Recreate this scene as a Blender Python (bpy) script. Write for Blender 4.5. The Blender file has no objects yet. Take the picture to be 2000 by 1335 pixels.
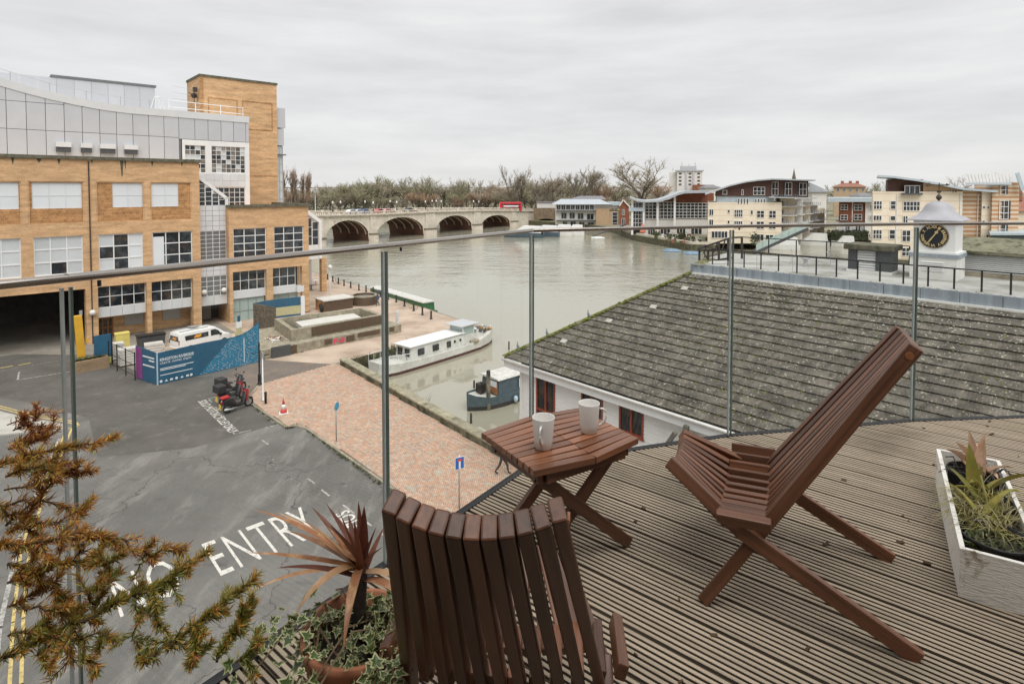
import bpy, bmesh, math, random
from mathutils import Vector, Matrix, Euler, noise as mnoise
rad = math.radians
scene = bpy.context.scene
COL = scene.collection
# ---------------------------------------------------------------- camera, sky, sun, exposure
CZ = 15.5
cam = bpy.data.cameras.new('camera'); camo = bpy.data.objects.new('camera', cam); COL.objects.link(camo)
camo.location = (0, 0, CZ); camo.rotation_euler = (rad(88.0), 0, 0)
cam.sensor_width = 36; cam.lens = 1130 / 2000 * 36; cam.shift_y = -0.129
cam.clip_start = 0.05; cam.clip_end = 9000
scene.camera = camo
SUN_EL, SUN_AZ = 63.0, -72.0           # azimuth measured from +X towards +Y
world = bpy.data.worlds.new('World'); scene.world = world; world.use_nodes = True
nt = world.node_tree; nt.nodes.clear()
out = nt.nodes.new('ShaderNodeOutputWorld'); bg = nt.nodes.new('ShaderNodeBackground')
sky = nt.nodes.new('ShaderNodeTexSky'); sky.sky_type = 'NISHITA'; sky.sun_disc = False
sky.sun_elevation = rad(SUN_EL); sky.sun_rotation = rad(90 - SUN_AZ)
tc = nt.nodes.new('ShaderNodeTexCoord'); mp = nt.nodes.new('ShaderNodeMapping'); mp.inputs['Scale'].default_value = (1.2, 1.2, 7.0)
nz = nt.nodes.new('ShaderNodeTexNoise'); nz.inputs['Scale'].default_value = 3.0; nz.inputs['Detail'].default_value = 7; nz.inputs['Roughness'].default_value = .55
cr = nt.nodes.new('ShaderNodeValToRGB')
cr.color_ramp.elements[0].position = .30; cr.color_ramp.elements[0].color = (3.50, 3.50, 3.53, 1)
cr.color_ramp.elements[1].position = .72; cr.color_ramp.elements[1].color = (4.34, 4.32, 4.27, 1)
mx = nt.nodes.new('ShaderNodeMixRGB'); mx.inputs['Fac'].default_value = .96
nt.links.new(tc.outputs['Generated'], mp.inputs['Vector']); nt.links.new(mp.outputs[0], nz.inputs['Vector'])
nt.links.new(nz.outputs['Fac'], cr.inputs['Fac']); nt.links.new(sky.outputs[0], mx.inputs['Color1']); nt.links.new(cr.outputs[0], mx.inputs['Color2'])
nt.links.new(mx.outputs[0], bg.inputs['Color']); bg.inputs['Strength'].default_value = .1
nt.links.new(bg.outputs[0], out.inputs['Surface'])
sl = bpy.data.lights.new('sun', 'SUN'); sl.energy = 1.5; sl.angle = rad(60); sl.color = (1.0, .975, .94)
so = bpy.data.objects.new('sun', sl); COL.objects.link(so); so.location = (0, 0, 60)
_d = Vector((math.cos(rad(SUN_EL)) * math.cos(rad(SUN_AZ)), math.cos(rad(SUN_EL)) * math.sin(rad(SUN_AZ)), math.sin(rad(SUN_EL))))
so.rotation_euler = _d.to_track_quat('Z', 'Y').to_euler()
vs = scene.view_settings; vs.view_transform = 'Standard'; vs.look = 'None'; vs.exposure = 1.0; vs.gamma = 1.0; vs.use_curve_mapping = False
scene.render.engine = 'CYCLES'
scene.cycles.max_bounces = 6; scene.cycles.transparent_max_bounces = 12; scene.cycles.use_denoising = True
scene.cycles.caustics_reflective = False; scene.cycles.caustics_refractive = False
# ---------------------------------------------------------------- helpers
ANG = rad(42.5); CA, SA = math.cos(ANG), math.sin(ANG)      # the street grid is turned 42.5 degrees to the view
def W(u, v, z=0.0): return Vector((u * CA - v * SA, u * SA + v * CA, z))
def tag(o, label=None, cat=None, group=None, kind=None):
    for k, x in (('label', label), ('category', cat), ('group', group), ('kind', kind)):
        if x: o[k] = x
    return o
def thing(name, label, cat, loc=(0, 0, 0), rz=0.0, group=None):
    o = bpy.data.objects.new(name, None); COL.objects.link(o); o.empty_display_size = .2
    o.location = loc; o.rotation_euler = (0, 0, rz)
    return tag(o, label, cat, group)
def kids(o): return [c for c in COL.objects if c.parent == o]
def copy_tree(o, parent=None, ch=None):
    c = o.copy(); COL.objects.link(c)
    if parent is not None: c.parent = parent
    for k in list(o.children): copy_tree(k, c)
    return c
def dup(o, loc, rz=None, label=None, scale=None):
    c = copy_tree(o); c.location = loc
    if rz is not None: c.rotation_euler = (0, 0, rz)
    if label: c['label'] = label
    if scale: c.scale = scale if hasattr(scale, '__len__') else (scale,) * 3
    return c
class MB:
    def __init__(s): s.v = []; s.f = []; s.m = []
    def add(s, vs, fs, mi=0):
        b = len(s.v); s.v += [tuple(p) for p in vs]; s.f += [tuple(i + b for i in f) for f in fs]; s.m += [mi] * len(fs); return s
    def box(s, x0, y0, z0, x1, y1, z1, mi=0):
        return s.add([(x0, y0, z0), (x1, y0, z0), (x1, y1, z0), (x0, y1, z0), (x0, y0, z1), (x1, y0, z1), (x1, y1, z1), (x0, y1, z1)],
                     [(3, 2, 1, 0), (4, 5, 6, 7), (0, 1, 5, 4), (1, 2, 6, 5), (2, 3, 7, 6), (3, 0, 4, 7)], mi)
    def obox(s, M, sx, sy, sz, mi=0):
        c = [(-1, -1, -1), (1, -1, -1), (1, 1, -1), (-1, 1, -1), (-1, -1, 1), (1, -1, 1), (1, 1, 1), (-1, 1, 1)]
        return s.add([M @ Vector((a * sx / 2, b * sy / 2, d * sz / 2)) for a, b, d in c],
                     [(3, 2, 1, 0), (4, 5, 6, 7), (0, 1, 5, 4), (1, 2, 6, 5), (2, 3, 7, 6), (3, 0, 4, 7)], mi)
    def beam(s, p0, p1, w, h, up=(0, 0, 1), mi=0):
        p0 = Vector(p0); p1 = Vector(p1); x = (p1 - p0); L = x.length; x.normalize(); up = Vector(up)
        y = up.cross(x)
        if y.length < 1e-5: y = Vector((0, 1, 0)).cross(x)
        y.normalize(); z = x.cross(y)
        M = Matrix((x, y, z)).transposed().to_4x4(); M.translation = (p0 + p1) / 2
        return s.obox(M, L, w, h, mi)
    def quad(s, a, b, c, d, mi=0): return s.add([a, b, c, d], [(0, 1, 2, 3)], mi)
    def tube(s, pts, r, n=6, mi=0, cap=True):
        pts = [Vector(p) for p in pts]; N = len(pts); rs = r if hasattr(r, '__len__') else [r] * N
        vs = []; fs = []; ref = None
        for i, p in enumerate(pts):
            t = (pts[min(i + 1, N - 1)] - pts[max(i - 1, 0)])
            if t.length < 1e-9: t = Vector((0, 0, 1))
            t.normalize()
            if ref is None: ref = Vector((0, 0, 1)) if abs(t.z) < .9 else Vector((1, 0, 0))
            a = t.cross(ref)
            if a.length < 1e-4: a = t.orthogonal()
            a.normalize(); b = t.cross(a); ref = b.cross(t) if False else ref
            for k in range(n):
                q = 2 * math.pi * k / n; vs.append(p + (a * math.cos(q) + b * math.sin(q)) * rs[i])
        for i in range(N - 1):
            for k in range(n):
                k2 = (k + 1) % n; fs.append((i * n + k, i * n + k2, (i + 1) * n + k2, (i + 1) * n + k))
        if cap and n > 2: fs.append(tuple(range(n))[::-1]); fs.append(tuple((N - 1) * n + k for k in range(n)))
        return s.add(vs, fs, mi)
    def lathe(s, prof, n=16, c=(0, 0, 0), mi=0, cap=True):
        vs = []; fs = []
        for r, z in prof:
            for k in range(n):
                q = 2 * math.pi * k / n; vs.append((c[0] + r * math.cos(q), c[1] + r * math.sin(q), c[2] + z))
        for i in range(len(prof) - 1):
            for k in range(n):
                k2 = (k + 1) % n; fs.append((i * n + k, i * n + k2, (i + 1) * n + k2, (i + 1) * n + k))
        if cap: fs.append(tuple(range(n))[::-1]); fs.append(tuple((len(prof) - 1) * n + k for k in range(n)))
        return s.add(vs, fs, mi)
    def prism(s, poly, z0, z1, mi=0, mi_side=None):
        n = len(poly); ar = sum(poly[i][0] * poly[(i + 1) % n][1] - poly[(i + 1) % n][0] * poly[i][1] for i in range(n))
        if ar < 0: poly = poly[::-1]
        vs = [(p[0], p[1], z0) for p in poly] + [(p[0], p[1], z1) for p in poly]
        s.add(vs, [tuple(range(n))[::-1], tuple(range(n, 2 * n))], mi)
        s.add(vs, [(i, (i + 1) % n, n + (i + 1) % n, n + i) for i in range(n)], mi if mi_side is None else mi_side); return s
    def extr(s, poly, M, d, mi=0):
        """poly in the local xz plane of M, extruded along local y by d"""
        n = len(poly); vs = [M @ Vector((p[0], 0, p[1])) for p in poly] + [M @ Vector((p[0], d, p[1])) for p in poly]
        return s.add(vs, [tuple(range(n)), tuple(range(n, 2 * n))[::-1]] + [(i, n + i, n + (i + 1) % n, (i + 1) % n) for i in range(n)], mi)
    def sphere(s, c, r, n=10, m=6, mi=0, sc=(1, 1, 1)):
        pr = [(max(1e-4, math.sin(math.pi * i / m)) , -math.cos(math.pi * i / m)) for i in range(m + 1)]
        vs = []; fs = []
        for a, z in pr:
            for k in range(n):
                q = 2 * math.pi * k / n; vs.append((c[0] + r * sc[0] * a * math.cos(q), c[1] + r * sc[1] * a * math.sin(q), c[2] + r * sc[2] * z))
        for i in range(m):
            for k in range(n):
                k2 = (k + 1) % n; fs.append((i * n + k, i * n + k2, (i + 1) * n + k2, (i + 1) * n + k))
        return s.add(vs, fs, mi)
    def xf(s, M, i0=0):
        s.v[i0:] = [tuple(M @ Vector(p)) for p in s.v[i0:]]; return s
    def merge(s, o, M=None):
        return_ = len(s.v); vs = o.v if M is None else [M @ Vector(p) for p in o.v]
        s.v += [tuple(p) for p in vs]; s.f += [tuple(i + return_ for i in f) for f in o.f]; s.m += o.m; return s
    def mesh(s, name, mats, smooth=False):
        me = bpy.data.meshes.new(name); me.from_pydata(s.v, [], s.f)
        for m in (mats if isinstance(mats, (list, tuple)) else [mats]): me.materials.append(m)
        me.polygons.foreach_set('material_index', s.m)
        if smooth: me.polygons.foreach_set('use_smooth', [True] * len(s.f))
        me.update(); return me
    def build(s, name, mats, parent=None, smooth=False, label=None, kind=None, loc=None):
        return link(name, s.mesh(name, mats, smooth), parent, label, kind, loc)
    def pieces(s):
        p = list(range(len(s.v)))
        def fd(i):
            while p[i] != i: p[i] = p[p[i]]; i = p[i]
            return i
        for f in s.f:
            a = fd(f[0])
            for i in f[1:]: p[fd(i)] = a
        g = {}
        for k, f in enumerate(s.f): g.setdefault(fd(f[0]), []).append(k)
        for ks in g.values():
            m = MB(); mp = {}
            for k in ks:
                for i in s.f[k]:
                    if i not in mp: mp[i] = len(m.v); m.v.append(s.v[i])
                m.f.append(tuple(mp[i] for i in s.f[k])); m.m.append(s.m[k])
            yield m
    def split(s, name, mats, parent=None, smooth=False):
        return [m.build(name, mats, parent, smooth) for m in s.pieces()]
def link(name, me, parent=None, label=None, kind=None, loc=None, rot=None):
    o = bpy.data.objects.new(name, me); COL.objects.link(o)
    if parent is not None: o.parent = parent
    if loc is not None: o.location = loc
    if rot is not None: o.rotation_euler = rot
    if label: o['label'] = label
    if kind: o['kind'] = kind
    return o
def bevel(o, w, seg=2, ang=40):
    m = o.modifiers.new('bevel', 'BEVEL'); m.width = w; m.segments = seg; m.limit_method = 'ANGLE'; m.angle_limit = rad(ang); return o
def smooth_by(o, ang=35):
    me = o.data; me.polygons.foreach_set('use_smooth', [True] * len(me.polygons))
    try: me.set_sharp_from_angle(angle=rad(ang))
    except Exception: pass
    return o
def text_mb(txt, size=1.0, spacing=1.0, sx=1.0, sy=1.0, off=0.0):
    """flat lettering as an MB in the xy plane, left aligned on the origin"""
    cu = bpy.data.curves.new('t', 'FONT'); cu.body = txt; cu.size = size; cu.space_character = spacing; cu.offset = off; cu.resolution_u = 3
    o = bpy.data.objects.new('t', cu); COL.objects.link(o)
    dg = bpy.context.evaluated_depsgraph_get(); me = bpy.data.meshes.new_from_object(o.evaluated_get(dg))
    mb = MB(); mb.add([(v.co.x * sx, v.co.y * sy, 0) for v in me.vertices], [tuple(p.vertices) for p in me.polygons])
    bpy.data.objects.remove(o); bpy.data.curves.remove(cu); bpy.data.meshes.remove(me); return mb
def fit(mb, x0, y0, x1, y1):
    xs = [p[0] for p in mb.v]; ys = [p[1] for p in mb.v]
    a = (x1 - x0) / (max(xs) - min(xs)); b = (y1 - y0) / (max(ys) - min(ys)); mx_, my_ = min(xs), min(ys)
    mb.v = [(x0 + (p[0] - mx_) * a, y0 + (p[1] - my_) * b, p[2]) for p in mb.v]; return mb
# ---------------------------------------------------------------- materials
def N(nt, t, **kw):
    n = nt.nodes.new(t)
    for k, v in kw.items():
        if k in n.inputs.keys(): n.inputs[k].default_value = v
        else: setattr(n, k, v)
    return n
def base(name):
    m = bpy.data.materials.new(name); m.use_nodes = True; return m, m.node_tree, m.node_tree.nodes['Principled BSDF']
def c4(c): return (c[0], c[1], c[2], 1)
def mk(name, col, rough=.75, var=.2, scale=3., stretch=(1, 1, 1), bump=0., bscale=40., metal=0., rnd=0., spots=None, spots2=None, spec=.5, objc=False, alpha=None, detail=6):
    m, nt, p = base(name)
    p.inputs['Roughness'].default_value = rough; p.inputs['Metallic'].default_value = metal; p.inputs['Specular IOR Level'].default_value = spec
    if objc: src = N(nt, 'ShaderNodeTexCoord').outputs['Object']
    else: src = N(nt, 'ShaderNodeNewGeometry').outputs['Position']
    mp = N(nt, 'ShaderNodeMapping'); mp.inputs['Scale'].default_value = stretch; nt.links.new(src, mp.inputs['Vector'])
    n1 = N(nt, 'ShaderNodeTexNoise', Scale=scale, Detail=detail, Roughness=.62); nt.links.new(mp.outputs[0], n1.inputs['Vector'])
    r = N(nt, 'ShaderNodeValToRGB'); e = r.color_ramp.elements
    e[0].position = .3; e[0].color = c4([x * (1 - var) for x in col]); e[1].position = .7; e[1].color = c4([min(1, x * (1 + var)) for x in col])
    nt.links.new(n1.outputs['Fac'], r.inputs['Fac']); c = r.outputs['Color']
    for sp in (spots, spots2):
        if not sp: continue
        scol, ssc, lo, hi = sp[:4]
        n2 = N(nt, 'ShaderNodeTexNoise', Scale=ssc, Detail=4, Roughness=.6); nt.links.new(src if len(sp) < 5 else mp.outputs[0], n2.inputs['Vector'])
        q = N(nt, 'ShaderNodeMapRange'); q.inputs['From Min'].default_value = lo; q.inputs['From Max'].default_value = hi
        nt.links.new(n2.outputs['Fac'], q.inputs['Value'])
        x = N(nt, 'ShaderNodeMixRGB'); x.inputs['Color2'].default_value = c4(scol); nt.links.new(q.outputs[0], x.inputs['Fac']); nt.links.new(c, x.inputs['Color1']); c = x.outputs[0]
    if rnd:
        oi = N(nt, 'ShaderNodeObjectInfo'); q = N(nt, 'ShaderNodeMapRange'); q.inputs['To Min'].default_value = 1 - rnd; q.inputs['To Max'].default_value = 1 + rnd
        nt.links.new(oi.outputs['Random'], q.inputs['Value']); x = N(nt, 'ShaderNodeMixRGB', blend_type='MULTIPLY'); x.inputs['Fac'].default_value = 1
        nt.links.new(c, x.inputs['Color1']); nt.links.new(q.outputs[0], x.inputs['Color2']); c = x.outputs[0]
    nt.links.new(c, p.inputs['Base Color'])
    if bump:
        n3 = N(nt, 'ShaderNodeTexNoise', Scale=bscale, Detail=5); nt.links.new(mp.outputs[0], n3.inputs['Vector'])
        b = N(nt, 'ShaderNodeBump', Strength=bump, Distance=.02); nt.links.new(n3.outputs['Fac'], b.inputs['Height']); nt.links.new(b.outputs[0], p.inputs['Normal'])
    return m
def brick_mat(name, c1, c2, mortar, bw=.225, bh=.075, var=.25):
    """brick courses in object space: along x+y, up z"""
    m, nt, p = base(name); p.inputs['Roughness'].default_value = .9; p.inputs['Specular IOR Level'].default_value = .2
    tc = N(nt, 'ShaderNodeTexCoord'); sx = N(nt, 'ShaderNodeSeparateXYZ'); nt.links.new(tc.outputs['Object'], sx.inputs[0])
    ad = N(nt, 'ShaderNodeMath', operation='ADD'); nt.links.new(sx.outputs[0], ad.inputs[0]); nt.links.new(sx.outputs[1], ad.inputs[1])
    cb = N(nt, 'ShaderNodeCombineXYZ'); nt.links.new(ad.outputs[0], cb.inputs[0]); nt.links.new(sx.outputs[2], cb.inputs[1])
    bt = N(nt, 'ShaderNodeTexBrick'); bt.inputs['Scale'].default_value = 1; bt.inputs['Brick Width'].default_value = bw; bt.inputs['Row Height'].default_value = bh
    bt.inputs['Mortar Size'].default_value = .008; bt.inputs['Color1'].default_value = c4(c1); bt.inputs['Color2'].default_value = c4(c2); bt.inputs['Mortar'].default_value = c4(mortar)
    nt.links.new(cb.outputs[0], bt.inputs['Vector'])
    mp = N(nt, 'ShaderNodeMapping'); mp.inputs['Scale'].default_value = (.5, .5, 2.5); nt.links.new(tc.outputs['Object'], mp.inputs['Vector'])
    n1 = N(nt, 'ShaderNodeTexNoise', Scale=.9, Detail=8, Roughness=.7); nt.links.new(mp.outputs[0], n1.inputs['Vector'])
    q = N(nt, 'ShaderNodeMapRange'); q.inputs['From Min'].default_value = .3; q.inputs['From Max'].default_value = .7; q.inputs['To Min'].default_value = 1 - var; q.inputs['To Max'].default_value = 1 + var
    nt.links.new(n1.outputs['Fac'], q.inputs['Value'])
    x = N(nt, 'ShaderNodeMixRGB', blend_type='MULTIPLY'); x.inputs['Fac'].default_value = 1; nt.links.new(bt.outputs[0], x.inputs['Color1']); nt.links.new(q.outputs[0], x.inputs['Color2'])
    nt.links.new(x.outputs[0], p.inputs['Base Color']); return m
def glass_mat(name, col=(.02, .025, .03), rough=.06, var=.5, scale=.8):
    m = mk(name, col, rough=rough, var=var, scale=scale, spec=.6, rnd=.45, spots=(tuple(x * 2.2 + .05 for x in col), 1.1, .5, .72), spots2=((.13, .085, .055), .7, .56, .72)); return m
M = {}
M['brick'] = brick_mat('buff_brick', (.64, .395, .205), (.52, .30, .145), (.60, .46, .31), var=.32)
M['brick_dark'] = brick_mat('orange_brick', (.50, .27, .115), (.36, .185, .08), (.5, .36, .22), .3, .3, var=.4)
M['brick_red'] = brick_mat('red_brick', (.30, .12, .07), (.24, .09, .05), (.3, .2, .15))
M['white'] = mk('white_paint', (.78, .78, .77), .5, .05, 1.2)
M['white_dirty'] = mk('weathered_white', (.74, .73, .70), .6, .12, 2.0, spots=((.45, .43, .37), 3.5, .62, .8))
M['panel'] = mk('grey_cladding', (.52, .53, .555), .35, .04, .6, rnd=.05, spec=.6)
M['panel_white'] = mk('white_cladding', (.66, .67, .68), .35, .05, .8, rnd=.04)
M['steel'] = mk('galvanised_steel', (.5, .51, .52), .4, .1, 3, metal=.6)
M['black'] = mk('black_paint', (.012, .012, .013), .45, .2, 5)
M['darkgrey'] = mk('dark_grey_paint', (.07, .075, .08), .5, .15, 3)
M['glass'] = glass_mat('dark_window_glass')
M['glass_blind'] = mk('window_with_blind', (.58, .61, .62), .15, .06, .7, rnd=.10, spec=.6)
M['glass_white'] = mk('whitened_window', (.70, .735, .755), .18, .03, .5, rnd=.03, spec=.6)
M['coping'] = mk('mossy_coping', (.13, .12, .085), .9, .4, 3, spots=((.05, .06, .03), 2.2, .5, .7))
M['lead'] = mk('lead_sheet', (.29, .33, .37), .5, .25, 1.1, stretch=(3, 3, .25), spots=((.42, .45, .47), 5, .6, .8), bump=.15, bscale=6)
M['gold'] = mk('gold_leaf', (.66, .50, .25), .4, .15, 20, metal=.3)
M['rust'] = mk('dark_metal', (.045, .035, .03), .6, .3, 6)
M['redwood'] = mk('red_brown_paint', (.27, .055, .025), .5, .25, 4, stretch=(1, 1, .3))
M['concrete'] = mk('weathered_concrete', (.33, .29, .22), .9, .3, 1.5, spots=((.17, .16, .10), 2.4, .5, .75), bump=.2, bscale=25)
M['stone'] = mk('portland_stone', (.64, .585, .50), .9, .16, .35, spots=((.27, .24, .19), .8, .58, .8), bump=.15, bscale=4)
# measuring helpers: where the line of sight through a photo pixel meets a known plane of the place
_P = rad(2.0); _PPY = 370 + 1130 * math.tan(_P)
def ray(px, py):
    x = (px - 1000) / 1130; y = -(py - _PPY) / 1130
    return Vector((x, math.cos(_P) + math.sin(_P) * y, -math.sin(_P) + math.cos(_P) * y))
def gz(px, py, z=0.0):
    d = ray(px, py); return Vector((0, 0, CZ)) + d * ((z - CZ) / d.z)
def hv(px, py, v):
    d = ray(px, py); t = v / (-d.x * SA + d.y * CA); return (d.x * CA + d.y * SA) * t, CZ + d.z * t
def hu(px, py, u):
    d = ray(px, py); t = u / (d.x * CA + d.y * SA); return (-d.x * SA + d.y * CA) * t, CZ + d.z * t
def hy(px, py, Y):
    d = ray(px, py); t = Y / d.y; return d.x * t, CZ + d.z * t
def hitp(px, py, P0, n):
    d = ray(px, py); O = Vector((0, 0, CZ)); return O + d * ((Vector(P0) - O).dot(n) / d.dot(n))
def proj(p):
    X = p[0]; q = p[2] - CZ; Yf = p[1] * math.cos(_P) - q * math.sin(_P); Zu = p[1] * math.sin(_P) + q * math.cos(_P); return 1000 + 1130 * X / Yf, _PPY - 1130 * Zu / Yf, Yf

def lean(b, k):
    """lets a building's plan run back obliquely: x grows by k for every metre of depth"""
    seen = set()
    for o in list(b.children):
        if o.location.length < 1e-6:
            if o.data and o.data.name not in seen:
                seen.add(o.data.name)
                for v in o.data.vertices: v.co.x += k * v.co.y
        else: o.location.x += k * o.location.y

ORD = ['first', 'second', 'third', 'fourth', 'fifth', 'sixth', 'seventh', 'eighth', 'ninth', 'tenth', 'eleventh', 'twelfth', 'thirteenth', 'fourteenth', 'fifteenth']
# ================================================================ SETTING: water, land, road, paving
def wpoly(uvs): return [(W(u, v).x, W(u, v).y) for u, v in uvs]
def inside(p, poly):
    r = False; n = len(poly); j = n - 1
    for i in range(n):
        a, b = poly[i], poly[j]
        if (a[1] > p[1]) != (b[1] > p[1]) and p[0] < (b[0] - a[0]) * (p[1] - a[1]) / (b[1] - a[1]) + a[0]: r = not r
        j = i
    return r
# --- river
def water_mat():
    m, nt, p = base('river_water'); p.inputs['Roughness'].default_value = .025; p.inputs['IOR'].default_value = 2.3
    g = N(nt, 'ShaderNodeNewGeometry'); n0 = N(nt, 'ShaderNodeTexNoise', Scale=.02, Detail=3); nt.links.new(g.outputs['Position'], n0.inputs['Vector'])
    r = N(nt, 'ShaderNodeValToRGB'); r.color_ramp.elements[0].color = (.30, .28, .205, 1); r.color_ramp.elements[1].color = (.38, .36, .285, 1); nt.links.new(n0.outputs['Fac'], r.inputs['Fac']); nt.links.new(r.outputs[0], p.inputs['Base Color'])
    a = N(nt, 'ShaderNodeTexNoise', Scale=.55, Detail=4, Roughness=.6); b = N(nt, 'ShaderNodeTexNoise', Scale=2.6, Detail=3); w = N(nt, 'ShaderNodeTexNoise', Scale=.045, Detail=2)
    mp = N(nt, 'ShaderNodeMapping'); mp.inputs['Rotation'].default_value = (0, 0, rad(-40)); mp.inputs['Scale'].default_value = (1, .45, 1); nt.links.new(g.outputs['Position'], mp.inputs['Vector'])
    for q in (a, b, w): nt.links.new(mp.outputs[0], q.inputs['Vector'])
    ad = N(nt, 'ShaderNodeMath', operation='MULTIPLY_ADD'); nt.links.new(b.outputs['Fac'], ad.inputs[0]); ad.inputs[1].default_value = .22; nt.links.new(a.outputs['Fac'], ad.inputs[2])
    mr = N(nt, 'ShaderNodeMapRange'); mr.inputs['From Min'].default_value = .38; mr.inputs['From Max'].default_value = .66; mr.inputs['To Min'].default_value = .25; mr.inputs['To Max'].default_value = 1; nt.links.new(w.outputs['Fac'], mr.inputs['Value'])
    sx = N(nt, 'ShaderNodeSeparateXYZ'); nt.links.new(g.outputs['Position'], sx.inputs[0])
    dd = N(nt, 'ShaderNodeMapRange'); dd.inputs['From Min'].default_value = 48; dd.inputs['From Max'].default_value = 105; dd.inputs['To Min'].default_value = .05; dd.inputs['To Max'].default_value = 1; nt.links.new(sx.outputs[1], dd.inputs['Value'])   # the basin lies sheltered, the stream is rippled
    ml = N(nt, 'ShaderNodeMath', operation='MULTIPLY'); nt.links.new(mr.outputs[0], ml.inputs[0]); nt.links.new(dd.outputs[0], ml.inputs[1])
    st = N(nt, 'ShaderNodeTexNoise', Scale=.16, Detail=5, Roughness=.65); m3 = N(nt, 'ShaderNodeMapping'); m3.inputs['Rotation'].default_value = (0, 0, rad(12)); m3.inputs['Scale'].default_value = (.35, 1, 1); nt.links.new(g.outputs['Position'], m3.inputs['Vector']); nt.links.new(m3.outputs[0], st.inputs['Vector']); a2 = N(nt, 'ShaderNodeMath', operation='MULTIPLY_ADD'); nt.links.new(st.outputs['Fac'], a2.inputs[0]); a2.inputs[1].default_value = 2.2; nt.links.new(ad.outputs[0], a2.inputs[2]); ad = a2
    bp = N(nt, 'ShaderNodeBump', Distance=.20); nt.links.new(ad.outputs[0], bp.inputs['Height']); nt.links.new(ml.outputs[0], bp.inputs['Strength']); nt.links.new(bp.outputs[0], p.inputs['Normal'])
    return m
mb = MB(); mb.quad((-3000, -400, -1.6), (4000, -400, -1.6), (4000, 5000, -1.6), (-3000, 5000, -1.6)); mb.build('river_water', water_mat(), kind='structure')
# --- land
NEAR = [(-400, -120), (45, -120), (45, 13), (38, 21), (22.6, 22.6), (22.55, 23.8), (23.75, 48.5), (41.5, 50.35), (42.2, 60), (44.2, 75), (44.4, 85), (45.5, 98), (47, 130), (52, 170), (60, 260), (60, 500), (-900, 900), (-900, -120)]
M['earth'] = mk('grey_paving', (.24, .215, .18), .9, .25, .5, spots=((.14, .13, .10), .9, .55, .75))
M['quay'] = mk('mossy_quay_wall', (.13, .115, .075), .95, .4, 1.2, spots=((.05, .06, .025), 1.6, .45, .65), bump=.3, bscale=8)
mb = MB(); mb.prism(wpoly(NEAR), -4, 0, 0, 1); mb.build('ground', [M['earth'], M['quay']], kind='structure')
FAR = [(2, 292), (20, 268), (36, 244), (40, 232), (41, 193), (49.5, 160), (56, 158), (60, 170), (75, 179), (100, 181), (108, 173), (80, 129), (90, 118), (140, 86), (300, 60), (2500, 300), (2500, 4500), (-3000, 4500), (-1500, 900), (-170, 345), (-60, 318)]
M['bank'] = mk('far_bank', (.26, .23, .17), .95, .3, .08, spots=((.12, .13, .06), .03, .45, .6))
mb = MB(); mb.prism(FAR, -4, .3, 0, 1); mb.build('far_bank', [M['bank'], M['quay']], kind='structure')
# --- asphalt road
def asphalt_mat():
    m, nt, p = base('asphalt'); p.inputs['Roughness'].default_value = .85; p.inputs['Specular IOR Level'].default_value = .35
    g = N(nt, 'ShaderNodeNewGeometry')
    def noise(sc, det=6, st=None, ro=.6):
        n = N(nt, 'ShaderNodeTexNoise', Scale=sc, Detail=det, Roughness=ro)
        if st:
            mp = N(nt, 'ShaderNodeMapping'); mp.inputs['Rotation'].default_value = (0, 0, -ANG); mp.inputs['Scale'].default_value = st
            nt.links.new(g.outputs['Position'], mp.inputs['Vector']); nt.links.new(mp.outputs[0], n.inputs['Vector'])
        else: nt.links.new(g.outputs['Position'], n.inputs['Vector'])
        return n.outputs['Fac']
    def mr(s, a, b, c=0., d=1.):
        q = N(nt, 'ShaderNodeMapRange'); q.inputs['From Min'].default_value = a; q.inputs['From Max'].default_value = b; q.inputs['To Min'].default_value = c; q.inputs['To Max'].default_value = d
        nt.links.new(s, q.inputs['Value']); return q.outputs[0]
    def mix(c1, c2, f, bl='MIX'):
        x = N(nt, 'ShaderNodeMixRGB', blend_type=bl)
        for i, c in (('Color1', c1), ('Color2', c2)):
            if isinstance(c, tuple): x.inputs[i].default_value = c4(c)
            else: nt.links.new(c, x.inputs[i])
        if isinstance(f, float): x.inputs['Fac'].default_value = f
        else: nt.links.new(f, x.inputs['Fac'])
        return x.outputs[0]
    c = mix((.115, .109, .102), (.185, .177, .165), mr(noise(.16, 5), .35, .68))
    c = mix(c, (.27, .258, .238), mr(noise(.5, 8, (1.2, .35, 1), .72), .50, .74))           # worn, pale wheel tracks
    c = mix(c, (.085, .082, .08), mr(noise(.9, 4, (.5, 1, 1)), .62, .75))                      # oil and damp
    c = mix(c, (.32, .31, .28), mr(noise(9, 3), .70, .76))                                     # specks
    g2 = mr(noise(60, 2), .3, .7, .72, 1.28); c = mix(c, g2, 1., 'MULTIPLY')
    v = N(nt, 'ShaderNodeTexVoronoi', feature='DISTANCE_TO_EDGE', Scale=.075)
    mp = N(nt, 'ShaderNodeVectorMath', operation='MULTIPLY_ADD'); nz = N(nt, 'ShaderNodeTexNoise', Scale=.8, Detail=5); nt.links.new(g.outputs['Position'], nz.inputs['Vector'])
    nt.links.new(nz.outputs['Color'], mp.inputs[0]); mp.inputs[1].default_value = (2, 2, 2); nt.links.new(g.outputs['Position'], mp.inputs[2]); nt.links.new(mp.outputs[0], v.inputs['Vector'])
    c = mix(c, (.018, .018, .017), mr(v.outputs['Distance'], .0, .0035, .6, 0.))
    nt.links.new(c, p.inputs['Base Color'])
    b = N(nt, 'ShaderNodeBump', Strength=.3, Distance=.01); nt.links.new(noise(70, 3), b.inputs['Height']); nt.links.new(b.outputs[0], p.inputs['Normal']); return m
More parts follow.
